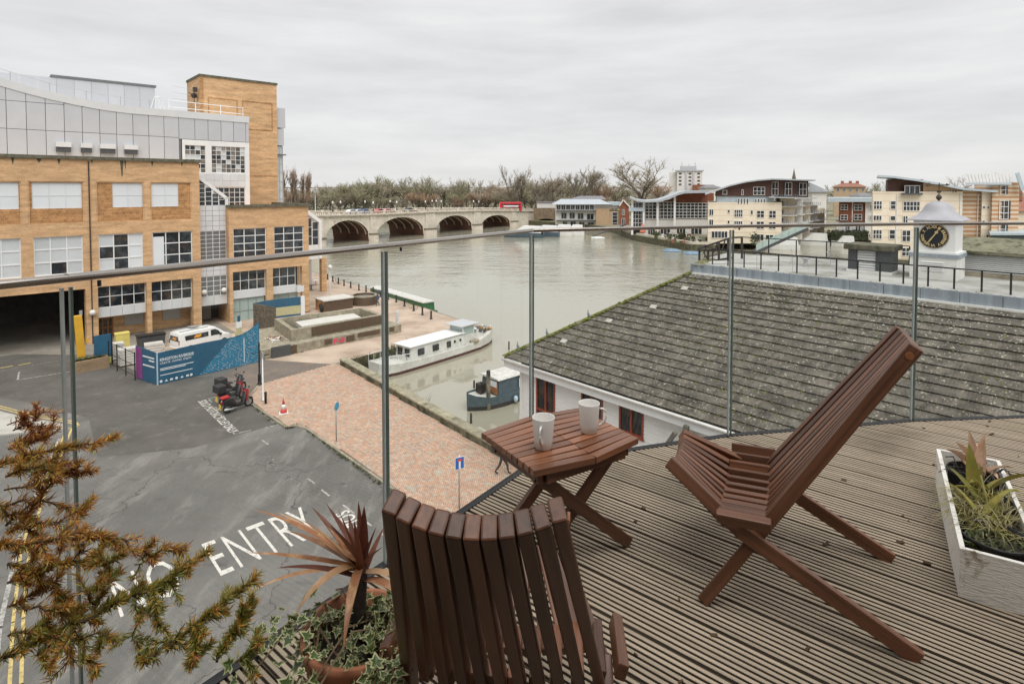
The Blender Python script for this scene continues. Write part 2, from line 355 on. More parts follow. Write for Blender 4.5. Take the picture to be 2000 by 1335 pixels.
ROAD = [(-60, -40), (15.3, -40), (15.35, 26.4), (15.15, 36.2), (14.9, 37.0), (14.25, 37.3), (14.0, 43.1), (14.3, 44.6), (15.9, 47.0), (22.6, 48.3), (18.5, 53.9), (14.4, 53.4), (9.8, 55.5), (7.6, 66), (2, 71.5), (-60, 71.5)]
M['asphalt'] = asphalt_mat()
mb = MB(); mb.prism(wpoly(ROAD), -.3, .004); road = mb.build('road', M['asphalt'], kind='structure')
M['asphalt_new'] = mk('darker_resurfaced_asphalt', (.105, .098, .088), .88, .25, .35, spots=((.17, .16, .14), 1.1, .56, .76), spots2=((.26, .25, .22), 7, .68, .74), bump=.2, bscale=60)
mb = MB(); mb.prism(wpoly([(4.6, 40.5), (9, 38.2), (11.7, 38.3), (13.9, 38.3), (13.95, 43.1), (14.25, 44.65), (14.2, 51.3), (9.9, 55.4), (7.7, 65.9), (2, 71.4), (-30, 71.4), (-30, 60), (-1, 60), (2.2, 54.5), (5.0, 48)]), -.3, .0065); mb.build('road_patch', M['asphalt_new'], road)
M['path'] = mk('pinkish_path_asphalt', (.17, .14, .12), .9, .2, .7, spots=((.24, .17, .12), .6, .5, .75))
mb = MB(); mb.prism(wpoly([(14.2, 44.7), (15.9, 47.05), (22.55, 48.4), (18.45, 53.8), (14.3, 51.4)]), -.3, .010); mb.build('path', M['path'], kind='structure')
# --- promenade (pale pink block paving, too far off for single blocks)
PROM = [(18.5, 54.0), (22.6, 48.35), (23.6, 48.6), (41.3, 50.45), (41.9, 60), (43.9, 75), (44.1, 85), (45.2, 98), (46.7, 130), (50, 165), (20, 165), (20, 66), (16, 66), (9, 67), (10, 56)]
M['prom'] = mk('pale_block_paving', (.52, .41, .325), .9, .13, .35, spots=((.33, .24, .18), .25, .45, .7), spots2=((.26, .24, .17), 1.3, .66, .8), bump=.1, bscale=12)
mb = MB(); mb.prism(wpoly(PROM), -.3, .008); mb.build('promenade', M['prom'], kind='structure')
# --- brick paved pavement beside the basin: every block is built
PAVE = [(22.62, 48.1), (15.95, 46.9), (14.42, 44.55), (14.12, 43.05), (14.38, 37.42), (14.98, 37.12), (15.28, 36.25), (15.43, 26.4), (15.45, 12), (21.0, 12), (21.62, 23.6), (22.9, 47.2)]
M['pave_base'] = mk('paving_joints', (.15, .12, .085), .95, .3, 3, spots=((.07, .09, .03), 1.5, .55, .7))
mb = MB(); mb.prism(wpoly(PAVE), -.3, .085); pavement = mb.build('pavement', M['pave_base'], kind='structure')
pcols = [(.42, .255, .19), (.37, .22, .165), (.45, .32, .25), (.34, .25, .21), (.38, .31, .26), (.44, .25, .18)]
pm = [mk('paving_brick_%d' % i, tuple(x * y for x, y in zip(c, (1.18, 1.28, 1.25))), .88, .10, 1.3, spots=((.30, .25, .18), .55, .62, .85)) for i, c in enumerate(pcols)]
def pavers():
    R = random.Random(5); mb = MB(); w = .1075; g = .006; q = math.sqrt(.5)
    for a in range(-420, 421):
        for b in range(-220, 221):
            lx, ly = a + 2 * b, a - 2 * b
            for x0, y0, x1, y1 in ((lx, ly, lx + 2, ly + 1), (lx, ly + 1, lx + 1, ly + 3)):
                cx, cy = (x0 + x1) / 2 * w, (y0 + y1) / 2 * w
                u = 18.5 + (cx - cy) * q; v = 30 + (cx + cy) * q
                if not (14 < u < 23 and 15.5 < v < 48.3) or not inside((u, v), PAVE): continue
                z = .105 + R.uniform(-.004, .004); e = .012; vs = []
                for zz, k in ((z - .022, g / 2), (z, g / 2 + e)):
                    for px, py in ((x0 * w + k, y0 * w + k), (x1 * w - k, y0 * w + k), (x1 * w - k, y1 * w - k), (x0 * w + k, y1 * w - k)):
                        vs.append(W(18.5 + (px - py) * q, 30 + (px + py) * q, zz))
                mb.add(vs, [(4, 5, 6, 7), (0, 1, 5, 4), (1, 2, 6, 5), (2, 3, 7, 6), (3, 0, 4, 7)], R.choice((0, 0, 1, 2, 3, 4, 5, 5)))
    return mb
pavers().build('paving_brick', pm, pavement, kind='stuff')
# kerb stones and wall coping, stone by stone
M['kerb'] = mk('granite_kerb', (.30, .26, .20), .9, .25, 2.5, rnd=.15, spots=((.13, .14, .06), 2, .58, .72))
def run(pts, step, gap, fn):
    for (a, b) in zip(pts[:-1], pts[1:]):
        a = Vector(a); b = Vector(b); L = (b - a).length; n = max(1, round(L / step)); d = (b - a) / L
        for i in range(n): fn(a + d * (L * i / n + gap / 2), a + d * (L * (i + 1) / n - gap / 2))
kerb = tag(MB().box(0, 0, 0, .01, .01, .01).build('kerb_bed', M['pave_base'], None), kind='structure'); kerb.location = W(15.4, 20, 0)
def kstone(a, b):
    m = MB(); m.beam((a.x, a.y, .04), (b.x, b.y, .04), .17, .16); o = m.build('kerb_stone', M['kerb']); o.parent = kerb; o.matrix_parent_inverse = Matrix.Translation(-kerb.location); bevel(o, .02, 1)
run([W(*p) for p in ((15.9, 47.0), (14.3, 44.6), (14.0, 43.1), (14.25, 37.3), (14.9, 37.0), (15.15, 36.2), (15.3, 26.4), (15.33, 17))], .92, .012, kstone)
M['wall_moss'] = mk('mossy_retaining_wall', (.19, .17, .115), .95, .35, 1.6, spots=((.06, .065, .03), 1.4, .42, .62), bump=.3, bscale=14)
M['coping_stone'] = mk('coping_stone', (.31, .28, .20), .92, .28, 2.2, rnd=.12, spots=((.13, .14, .07), 1.7, .55, .7), bump=.2, bscale=18)
rw = thing('retaining_wall', 'long low mossy wall with stone coping between the brick paving and the basin', 'wall', W(22.2, 35, 0))
def rel(o, p): o.parent = p; o.matrix_parent_inverse = Matrix.Translation(-p.location); return o
a, b = W(21.95, 23.2), W(23.32, 47.6)
m = MB(); m.beam((a.x, a.y, .2), (b.x, b.y, .2), .62, .5); rel(m.build('wall_body', M['wall_moss']), rw)
def cstone(p, q):
    m = MB(); m.beam((p.x, p.y, .52), (q.x, q.y, .52), .74, .14); rel(bevel(m.build('coping_stone', M['coping_stone']), .02, 1), rw)
run([a, b], 1.15, .014, cstone)
# --- markings: thin paint sheets, parts of the road
def paint_mat(name, col, wear=(.40, .62)):
    m, nt, p = base(name); p.inputs['Roughness'].default_value = .8
    g = N(nt, 'ShaderNodeNewGeometry'); n = N(nt, 'ShaderNodeTexNoise', Scale=5., Detail=8, Roughness=.75); nt.links.new(g.outputs['Position'], n.inputs['Vector'])
    q = N(nt, 'ShaderNodeMapRange'); q.inputs['From Min'].default_value = wear[0]; q.inputs['From Max'].default_value = wear[1]; nt.links.new(n.outputs['Fac'], q.inputs['Value'])
    x = N(nt, 'ShaderNodeMixRGB'); x.inputs['Color1'].default_value = c4(col); x.inputs['Color2'].default_value = (.11, .105, .10, 1); nt.links.new(q.outputs[0], x.inputs['Fac']); nt.links.new(x.outputs[0], p.inputs['Base Color']); return m
M['pw'] = paint_mat('white_road_paint', (.66, .63, .58), (.50, .78)); M['pww'] = paint_mat('worn_white_road_paint', (.52, .50, .47), (.40, .62)); M['pworn'] = paint_mat('nearly_worn_off_paint', (.40, .39, .37), (.36, .52))
M['py'] = paint_mat('yellow_road_paint', (.60, .46, .17), (.46, .72))
Z1 = .009
def uvmb(mb, z=Z1): mb.v = [tuple(W(p[0], p[1], z)) for p in mb.v]; return mb
def line(name, pts, w, m, z=Z1, parent=road):
    mb = MB()
    for a, b in zip(pts[:-1], pts[1:]):
        a = Vector(a).to_3d(); b = Vector(b).to_3d(); d = (b - a).normalized(); nn = Vector((-d.y, d.x, 0)) * w / 2; a = a - d * w * .3; b = b + d * w * .3
        mb.quad(a + nn, a - nn, b - nn, b + nn)
    return uvmb(mb, z).build(name, m, parent)
for t, x0, x1, m in (('NO', 3.35, 5.45, 'pw'), ('ENTRY', 6.72, 11.15, 'pw')):
    uvmb(fit(text_mb(t, 1, 1.12, off=-.006), x0, 24.65, x1, 27.45)).build('road_lettering', M[m], road)
def vtext(t, u0, u1, v0, v1, m):       # lettering read along the bay, letter tops toward +u
    mb = fit(text_mb(t, 1, 1.05, off=.012), 0, 0, v0 - v1, u1 - u0); mb.v = [(u0 + p[1], v0 - p[0], 0) for p in mb.v]; uvmb(mb).build('road_lettering', M[m], road)
vtext('SOLO MOTORCYCLES ONLY', 11.28, 11.85, 46.4, 38.9, 'pw')
vtext('SOLO MOTORCYCLES ONLY', 11.55, 12.05, 34.0, 30.4, 'pworn'); vtext('SOLO', 12.0, 12.75, 25.7, 23.6, 'pw')
for pts in ([(12.75, 46.55), (12.05, 46.5), (12.0, 45.6)], [(11.95, 44.4), (11.93, 43.6)], [(11.85, 42.6), (11.83, 41.9)], [(11.75, 41.2), (11.73, 40.5)], [(11.6, 39.6), (11.45, 38.6), (12.4, 38.5)], [(13.3, 38.3), (14.1, 38.2)],
            [(12.45, 36.5), (12.5, 35.6)], [(12.55, 29.9), (12.6, 29.2)], [(12.6, 28.3), (12.62, 27.5)], [(12.75, 26.2), (12.8, 25.2)], [(12.85, 24.6), (12.9, 23.7)], [(12.95, 22.8), (13, 22)], [(13.0, 20.5), (13.1, 19.5)]):
    line('bay_line', pts, .10, M['pww'])
line('bay_line', [(2.0, 64.2), (1.8, 61.6), (5.7, 61.4)], .13, M['pww']); line('bay_line', [(-8, 61.9), (1.3, 65.9), (6.5, 66.2)], .13, M['pworn'])
line('yellow_line', [(14.02, 51.0), (14.1, 48.8), (14.1, 47.6)], .1, M['py']); line('yellow_line', [(14.25, 51.1), (14.33, 48.9), (14.33, 47.6)], .1, M['py']); line('yellow_line', [(14.75, 50.6), (14.83, 48.4)], .1, M['pww'])
isl = [(4.35, 46.9), (4.3, 47.7), (3.7, 48.9), (2.6, 50.8), (1.5, 53.0), (.4, 55.5), (-1.5, 59)]
for off in (0, .28):
    line('yellow_line', [(3.98 - off * .9, 46.75 + 0)] + [(p[0] - off * .8, p[1] - off * .3) for p in isl], .11, M['py'])
    line('yellow_line', [(3.98 - off, 46.75), (3.2 - off, 43), (1.75 - off, 36), (1.15 - off, 32), (.75 - off, 27), (.55 - off, 23.4), (.4 - off, 18), (.4 - off, 10)], .11, M['py'])
line('edge_line', [(3.2, 45.2), (2.0, 39.5), (.9, 33.5), (.1, 27), (-.3, 20)], .16, M['pww'])
M['slab'] = mk('concrete_slab', (.46, .44, .40), .9, .12, 1.2, rnd=.08)
island = MB(); isp = [(p[0] - .62, p[1] - .25) for p in isl[:-1]] + [(-6, 60), (-6.5, 52), (-1, 49), (2.2, 47.4), (3.3, 46.9)]
island.prism(wpoly(isp), -.2, .10); island = island.build('traffic_island', M['slab'], kind='structure')
for i in range(5):
    for j in range(3):
        c = (-4.6 + i * 1.35 + j * .2, 51.3 + j * 1.3 - i * .4)
        if all(inside((c[0] + dx, c[1] + dy), isp) for dx in (-.62, .62) for dy in (-.6, .6)):
            m = MB(); m.prism(wpoly([(c[0] - .64, c[1] - .62), (c[0] + .64, c[1] - .62), (c[0] + .64, c[1] + .62), (c[0] - .64, c[1] + .62)]), .09, .112); m.build('paving_slab', M['slab'], island)
for i in range(8): line('kerb_hatching', [(-6.3 + i * 1.2, 66.4 + i * .05), (-5.6 + i * 1.2, 66.5 + i * .05)], .22, M['py'], .02)
# ================================================================ BUILDING HELPERS
def wall(mb, x0, x1, z0, z1, holes=(), y=0.0, rev=.3, mi=0):
    xs = sorted({x0, x1, *[h[0] for h in holes], *[h[1] for h in holes]}); zs = sorted({z0, z1, *[h[2] for h in holes], *[h[3] for h in holes]})
    xs = [x for x in xs if x0 <= x <= x1]; zs = [z for z in zs if z0 <= z <= z1]
    for a, b in zip(xs[:-1], xs[1:]):
        for c, d in zip(zs[:-1], zs[1:]):
            cx, cz = (a + b) / 2, (c + d) / 2
            if any(h[0] < cx < h[1] and h[2] < cz < h[3] for h in holes): continue
            mb.quad((a, y, c), (b, y, c), (b, y, d), (a, y, d), mi)
    for h in holes:
        a, b, c, d = max(h[0], x0), min(h[1], x1), max(h[2], z0), min(h[3], z1); r = y + rev
        mb.quad((a, y, c), (a, y, d), (a, r, d), (a, r, c), mi); mb.quad((b, y, d), (b, y, c), (b, r, c), (b, r, d), mi)
        mb.quad((a, y, d), (b, y, d), (b, r, d), (a, r, d), mi); mb.quad((b, y, c), (a, y, c), (a, r, c), (b, r, c), mi)
    return mb
_pm = {}
def boxmesh(name, sx, sy, sz, mat):
    k = (name, round(sx, 3), round(sy, 3), round(sz, 3), mat.name)
    if k not in _pm: _pm[k] = MB().box(0, 0, 0, sx, sy, sz).mesh(name, mat)
    return _pm[k]
def window(par, x0, x1, z0, z1, y, cols, rows, fw=.09, fm='white', pm='glass', d=.10, rowz=None, colx=None):
    """part 'window' (frame bars) with its panes as sub-parts; pm: material key, list or f(i, j)"""
    cx = colx or [x0 + (x1 - x0) * i / cols for i in range(cols + 1)]; rz = rowz or [z0 + (z1 - z0) * j / rows for j in range(rows + 1)]
    mb = MB(); h = fw / 2
    for i, x in enumerate(cx):
        a = x if i == 0 else x - h; b = x if i == len(cx) - 1 else x + h
        if i == 0: b = x + fw
        if i == len(cx) - 1: a = x - fw
        mb.box(a, y, z0, b, y + d, z1)
    for j, z in enumerate(rz):
        a = z if j == 0 else z - h; b = z if j == len(rz) - 1 else z + h
        if j == 0: b = z + fw
        if j == len(rz) - 1: a = z - fw
        for k in range(len(cx) - 1): mb.box(cx[k] + (fw if k == 0 else h), y + .003, a, cx[k + 1] - (fw if k == len(cx) - 2 else h), y + d - .003, b)
    w = mb.build('window', M[fm], par)
    for i in range(len(cx) - 1):
        for j in range(len(rz) - 1):
            key = pm(i, j) if callable(pm) else pm
            xa = cx[i] + (fw if i == 0 else h); xb = cx[i + 1] - (fw if i == len(cx) - 2 else h); za = rz[j] + (fw if j == 0 else h); zb = rz[j + 1] - (fw if j == len(rz) - 2 else h)
            link('pane', boxmesh('pane', xb - xa, .02, zb - za, M[key]), w, loc=(xa, y + d * .55, za))
    return w
def panels(par, name, xs, zs, y, mat, gap=.03, d=.05):
    for a, b in zip(xs[:-1], xs[1:]):
        for c, e in zip(zs[:-1], zs[1:]): link(name, boxmesh(name, b - a - gap, d, e - c - gap, M[mat]), par, loc=(a + gap / 2, y - d, c + gap / 2))
def frange(a, b, n): return [a + (b - a) * i / n for i in range(n + 1)]
# ================================================================ BRICK DEPARTMENT STORE (left)
M['dark_in'] = mk('dark_interior', (.045, .042, .038), .9, .5, .9); M['joint'] = mk('grey_joint', (.16, .165, .17), .7, .1, 2)  # joint: plain grey backing that shows between the cladding panels
M['orange_wood'] = mk('orange_timber', (.33, .13, .04), .6, .2, 6); M['grey_sheet'] = mk('grey_board', (.42, .42, .41), .6, .06, 2)
ST = thing('department_store', 'large buff brick department store with grey cladding above, square brick tower and white gridded windows', 'building', W(0, 71.06, 0), ANG)
A1 = [(-1.6, 2.75), (3.2, 7.5), (8.45, 12.6), (13.15, 17.1)]
mb = MB()
h1 = [(a, b, 12.15, 16.28) for a, b in A1]; h2 = [(-1.6, 2.6, 7.2, 10.95), (3.5, 7.3, 7.2, 10.95), (8.57, 12.41, 7.2, 10.95), (13.25, 17.1, 7.2, 10.95)]
h3 = [(-14, 7.4, -1.5, 5.6), (8.42, 12.62, -1.5, 5.66), (13.1, 17.05, -1.5, 5.66)]
wall(mb, -14, 17.9, -1.5, 18.45, h1 + h2, 0, .16)
mb2 = MB(); wall(mb2, -14, 17.9, -1.5, 5.75, h3, 0, 1.2)
mb = MB(); wall(mb, -14, 17.9, 5.75, 18.45, h1 + h2, 0, .16); mb.merge(mb2)
mb.quad((17.9, 0, -1.5), (17.9, 6, -1.5), (17.9, 6, 18.45), (17.9, 0, 18.45)); mb.quad((-14, 0, 18.45), (17.9, 0, 18.45), (17.9, 6, 18.45), (-14, 6, 18.45))
mb.build('brick_wall', M['brick'], ST)
# framed brick panels round the upper windows
up = [(-1.6, 2.55), (3.5, 7.32), (9.85, 12.5), (13.28, 15.83)]
for (a, b), (c, d) in zip(A1, up):
    m = MB(); wall(m, a + .01, b - .01, 12.16, 16.27, [(c, d, 13.66, 16.15)], .15, .12); m.build('brick_panel', M['brick_dark'], ST)
    m = MB()
    for x0, z0, x1, z1 in ((a, 12.15, b, 12.25), (a, 16.18, b, 16.28), (a, 12.25, a + .12, 16.18), (b - .12, 12.25, b, 16.18)): m.box(x0, .06, z0, x1, .14, z1)
    m.build('panel_border', M['brick'], ST)
    window(ST, c, d, 13.66, 16.15, .20, 3 if d - c > 3 else 2, 2, .05, 'panel_white', 'glass_white', .06)
R = random.Random(3)
blind = [lambda i, j: 'glass_blind', lambda i, j: 'glass_blind' if not (i == 1 and j == 0) else 'glass', lambda i, j: 'glass_white' if i == 2 and j < 3 else ('glass_blind' if (i, j) in ((0, 2), (0, 0)) else 'glass'), lambda i, j: 'glass']
for (a, b, c, d), f in zip(h2, blind): window(ST, a, b, c, d, .14, 3, 3, .10, 'white', f)
link('store_shelf', boxmesh('store_shelf', 1.0, .03, 3.2, M['glass_white']), ST, loc=(13.35, .10, 7.25))
# lower strip windows, white bands and the set-back shop front
for a, b, n in ((8.42, 12.62, 4), (13.1, 17.05, 4)):
    window(ST, a, b, 3.42, 5.66, .5, n, 2, .07, 'white', 'glass'); panels(ST, 'white_band', frange(a, b, 4), [2.45, 3.42], .55, 'panel_white', .02, .10)
    m = MB(); m.box(a, .56, 2.45, b, 2.6, 3.35); m.build('band_soffit', M['white_dirty'], ST)
m = MB(); wall(m, 8.4, 17.9, -1.5, 3.4, [(8.6, 10.0, -1.2, 2.0)], 2.6, .3); m.build('shop_front_wall', M['brick'], ST)
d = window(ST, 8.6, 10.0, -1.2, 2.0, 2.65, 3, 3, .14, 'orange_wood', 'glass'); d.name = 'timber_door'
for x in (11.0, 14.6): link('grey_shutter', boxmesh('grey_shutter', 1.7, .05, 1.3, M['grey_sheet']), ST, loc=(x, 2.5, .9))
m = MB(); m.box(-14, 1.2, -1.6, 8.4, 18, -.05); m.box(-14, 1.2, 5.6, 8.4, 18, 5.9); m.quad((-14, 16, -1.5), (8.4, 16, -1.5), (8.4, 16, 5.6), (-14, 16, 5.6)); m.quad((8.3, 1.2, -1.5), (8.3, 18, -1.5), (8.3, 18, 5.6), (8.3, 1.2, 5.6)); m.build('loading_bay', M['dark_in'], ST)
m = MB()
for x0, x1 in ((7.4, 8.42), (12.62, 13.1), (17.05, 17.9)): m.box(x0 + .03, -.10, -1.5, x1 - .03, -.002, 5.5)
m.split('pilaster', M['brick'], ST)
MB().tube([(7.9, -.09, -1), (7.9, -.09, 18.3)], .06, 6).build('downpipe', M['rust'], ST)
m = MB(); m.box(-14, -.22, 18.45, 18.02, .45, 18.78); m.build('coping', M['coping'], ST)
m = MB(); m.sphere((7.9, -.35, 3.2), .28, 10, 6); m.box(7.75, -.2, 3.1, 8.05, -.1, 3.3); m.build('wall_lamp', M['white_dirty'], ST, True)
m = MB(); RR_ = random.Random(5)
for x, l, w in ((5.6, .5, .14), (8.2, .35, .1), (10.7, 1.7, .16), (11.0, .9, .1), (13.4, .5, .12), (2.2, .6, .12), (16.2, .4, .1), (4.1, .4, .2)):
    m.add([(x - w, -.004, 18.45), (x - w * .3, -.004, 18.45 - l), (x + w * .3, -.004, 18.45 - l * .9), (x + w, -.004, 18.45)], [(0, 1, 2, 3)])
m.build('damp_streak', M['coping'], ST, kind='stuff')
# --- glazed bay between the two brick blocks
y = .94
w = window(ST, 18.0, 20.85, 7.5, 10.75, y, 4, 7, .05, 'white', lambda i, j: 'glass' if R.random() < .75 else 'glass_blind', .08)
window(ST, 18.0, 20.85, 3.28, 5.57, y, 4, 4, .06, 'white', 'glass', .08)
cx = frange(18.0, 20.85, 4); tops = [16.6, 15.75, 15.05, 14.35]
for i in range(4):
    window(ST, cx[i], cx[i + 1] - .01, 13.65, tops[i], y, 1, max(1, round((tops[i] - 13.65) / .52)), .05, 'white', 'glass', .08)
m = MB(); m.beam((17.7, y, 17.15), (21.0, y, 14.45), .35, .35, (0, 0, 1)); m.beam((20.95, y, 13.65), (20.95, y, 14.6), .35, .35, (1, 0, 0)); m.build('sloping_frame', M['white'], ST)
panels(ST, 'white_tile', cx, frange(10.75, 13.65, 5), y, 'panel_white', .03); panels(ST, 'white_tile', cx, frange(5.57, 7.5, 3), y, 'panel_white', .03); panels(ST, 'white_tile', frange(18.0, 20.85, 2), [2.23, 3.28], y, 'panel_white', .03)
m = MB(); m.box(17.95, y + .02, 2.23, 20.9, y + .3, 13.65); m.box(17.95, y + .3, 13.65, 20.9, y + 4, 13.7); m.build('bay_backing', M['joint'], ST)
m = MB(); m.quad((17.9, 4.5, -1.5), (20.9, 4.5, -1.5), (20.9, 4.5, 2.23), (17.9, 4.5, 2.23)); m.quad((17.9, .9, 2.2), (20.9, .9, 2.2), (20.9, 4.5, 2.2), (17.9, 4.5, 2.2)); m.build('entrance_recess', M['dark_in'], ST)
link('entrance_door', boxmesh('entrance_door', 1.3, .06, 2.1, M['grey_sheet']), ST, loc=(18.7, 4.35, -.3))
for x in (18.3, 20.4):
    m = MB(); m.sphere((x, .45, 3.9), .32, 10, 6, 0, (1, .8, .9)); m.box(x - .06, .5, 3.6, x + .06, .95, 3.7); m.build('floodlight', M['white_dirty'], ST, True)
# --- brick block B
hb2 = [(21.34, 25.1, 7.4, 10.95), (26.0, 29.68, 7.4, 10.98)]; hb3 = [(21.25, 25.05, -1.5, 5.92), (25.8, 29.4, -1.5, 5.95)]
mb = MB(); wall(mb, 20.88, 30.3, 6.0, 13.4, hb2, 0, .2); wall(mb, 20.88, 30.3, -1.5, 6.0, hb3, 0, .6)
mb.quad((20.88, 0, -1.5), (20.88, 0, 13.4), (20.88, 6, 13.4), (20.88, 6, -1.5)); mb.quad((30.3, 0, 5.95), (30.3, 12, 5.95), (30.3, 12, 13.4), (30.3, 0, 13.4)); mb.quad((20.88, 0, 13.4), (30.3, 0, 13.4), (30.3, 12, 13.4), (20.88, 12, 13.4)); mb.quad((29.42, .6, -1.5), (29.42, .6, 5.95), (30.3, .6, 5.95), (30.3, .6, -1.5)); mb.quad((30.3, 0, -1.5), (30.3, .6, -1.5), (30.3, .6, 5.95), (30.3, 0, 5.95))
mb.build('brick_wall', M['brick'], ST)
for a, b, c, d in hb2: window(ST, a, b, c, d, .14, 3, 4, .09, 'white', lambda i, j: 'glass')
window(ST, 21.25, 25.05, 3.6, 5.92, .5, 4, 2, .06, 'white', 'glass'); window(ST, 25.8, 28.75, 3.6, 5.95, .5, 3, 2, .06, 'white', 'glass')
m = MB(); m.box(21.2, .45, 2.7, 28.75, 1.2, 3.6); m.box(28.75, -.1, 2.7, 29.6, 1.2, 3.45); m.build('white_band', M['panel_white'], ST)
M['glass_pale'] = mk('pale_green_shop_glass', (.40, .50, .48), .12, .08, .6, spec=.6, rnd=.1)
window(ST, 21.25, 25.0, -.4, 2.7, .7, 4, 2, .04, 'steel', 'glass_pale'); window(ST, 25.8, 29.2, -.4, 2.7, 1.0, 3, 1, .04, 'steel', 'glass_pale')
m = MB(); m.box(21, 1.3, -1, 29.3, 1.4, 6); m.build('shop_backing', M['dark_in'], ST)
m = MB(); m.box(20.75, -.25, 13.4, 30.5, .4, 13.72); m.box(30.1, .4, 13.4, 30.5, 12, 13.72); m.build('coping', M['coping'], ST)
m = MB(); m.box(28.95, 3.5, -.5, 29.65, 4.2, 5.95); m.box(28.4, 8.5, -.5, 29.1, 9.2, 5.95); m.split('arcade_column', M['brick'], ST)
MB().box(28, 0.6, 5.96, 30.25, 12, 6.1).build('arcade_soffit', M['white_dirty'], ST)
m = MB(); m.box(29.3, .0, -.05, 30.4, .75, .12); m.build('column_base', M['concrete'], ST)
# --- grey clad upper storeys
yc = 77 - 71.06
def topz(x):
    T = [(-14, 31.5), (-8, 29.6), (-3, 28.0), (-.5, 27.2), (1.6, 26.57), (3.55, 26.05), (5.6, 25.6), (7.7, 25.25), (9.95, 24.95), (12.3, 24.8), (14.8, 24.78), (25.25, 24.73)]
    for (a, p), (b, q) in zip(T[:-1], T[1:]):
        if a <= x <= b: return p + (q - p) * (x - a) / (b - a)
    return 24.73
xs = [2.0 + 1.53 * k for k in range(-9, 11)] + [19.0, 20.45, 21.92, 23.36, 24.82, 25.2]
for i, (a, b) in enumerate(zip(xs[:-1], xs[1:])):
    if a < 17.2:
        panels(ST, 'cladding_panel', [a, b], [18.2, 21.6, 24.4 if topz(b) > 25.2 else topz(b) - .62], yc, 'panel', .05)
        if topz(b) > 25.2:
            m = MB(); m.v = [(a + .02, yc - .05, 24.42), (b - .02, yc - .05, 24.42), (b - .02, yc - .05, topz(b) - .62), (a + .02, yc - .05, topz(a) - .62), (a + .02, yc, 24.42), (b - .02, yc, 24.42), (b - .02, yc, topz(b) - .62), (a + .02, yc, topz(a) - .62)]
            m.f = [(0, 1, 2, 3), (1, 5, 6, 2), (4, 0, 3, 7), (3, 2, 6, 7), (0, 4, 5, 1)]; m.m = [0] * 5; m.build('cladding_panel', M['panel'], ST)
    else: panels(ST, 'cladding_panel', [a, b], [21.45, 24.2], yc, 'panel', .05)
m = MB(); q = frange(-14, 25.25, 40)
for a, b in zip(q[:-1], q[1:]):
    za, zb = topz(a), topz(b)
    m.add([(a, yc - .12, za - .8), (b, yc - .12, zb - .8), (b, yc - .12, zb), (a, yc - .12, za), (a, yc + 13, za), (b, yc + 13, zb), (a, yc + .1, za - .8), (b, yc + .1, zb - .8)], [(0, 1, 2, 3), (3, 2, 5, 4), (6, 7, 1, 0)])
m.quad((25.25, yc - .12, 24.1), (25.25, yc + 9, 24.1), (25.25, yc + 9, 24.73), (25.25, yc - .12, 24.73)); m.build('roof_edge', M['panel_white'], ST)
m = MB(); m.box(-14, yc + .03, 12, 17.55, yc + 12, 24.1); m.box(17.55, yc + .03, 21.4, 25.2, yc + 9, 24.1); m.box(17.55, yc + .6, 12, 25.15, yc + 9, 21.4)
for a, b in zip(q[:19], q[1:20]): m.box(a, yc + .05, 24.1, b, yc + 12, max(24.2, topz(b) - .62))
m.build('cladding_backing', M['joint'], ST)
for a, b in ((5.8, 7.1), (7.9, 8.9), (9.6, 11.0), (11.8, 13.1)):
    m = MB(); m.box(a, yc - .5, 19.95, b, yc - .06, 20.45); m.split('vent_hood', M['panel_white'], ST); m = MB(); m.box(a + .03, yc - .4, 19.45, b - .03, yc - .06, 19.94); m.build('vent_opening', M['darkgrey'], ST)
# white framed glazing at the end of the cladding
m = MB(); wall(m, 17.6, 25.2, 12.5, 21.42, [(17.9, 20.13, 17.5, 20.78), (20.78, 24.7, 17.56, 20.8), (20.9, 24.62, 13.3, 15.75)], yc - .08, .3)
m.quad((25.2, yc - .08, 12.5), (25.2, yc + 9, 12.5), (25.2, yc + 9, 21.42), (25.2, yc - .08, 21.42)); m.build('white_frame', M['white'], ST)
tw = lambda i, j: R.choice(['glass_tint', 'glass_tint', 'glass', 'glass_blind'])
M['glass_tint'] = glass_mat('warm_window_glass', (.16, .14, .12))
window(ST, 17.9, 20.13, 17.5, 20.78, yc + .02, 4, 6, .05, 'white', tw); window(ST, 20.78, 24.7, 17.56, 20.8, yc + .02, 7, 6, .05, 'white', tw); window(ST, 20.9, 24.62, 13.3, 15.75, yc + .02, 6, 4, .06, 'white', 'glass')
panels(ST, 'white_tile', frange(18.3, 24.7, 7), [15.85, 16.6, 17.45], yc - .085, 'panel_white', .035, .03)
m = MB()
for a, b in ((15.75, 21.6), (17.55, 21.42)): pass
m = MB(); pr = [(-7, 28.1), (-3.2, 28.75), (2.48, 27.3), (5.52, 26.4), (9.5, 25.6), (13, 25.4)]
pts = [(x, yc + .6, topz(x) + 1.0) for x in frange(-13, 14.5, 18)]; m.tube(pts, .025, 4)
for x in (-9, -6, -3, -.3, 2.4, 5.5, 8.6, 11.7, 14.5): m.tube([(x, yc + .6, topz(x) - .1), (x, yc + .6, topz(x) + 1.02)], .03, 4)
m.build('roof_railing', M['steel'], ST)
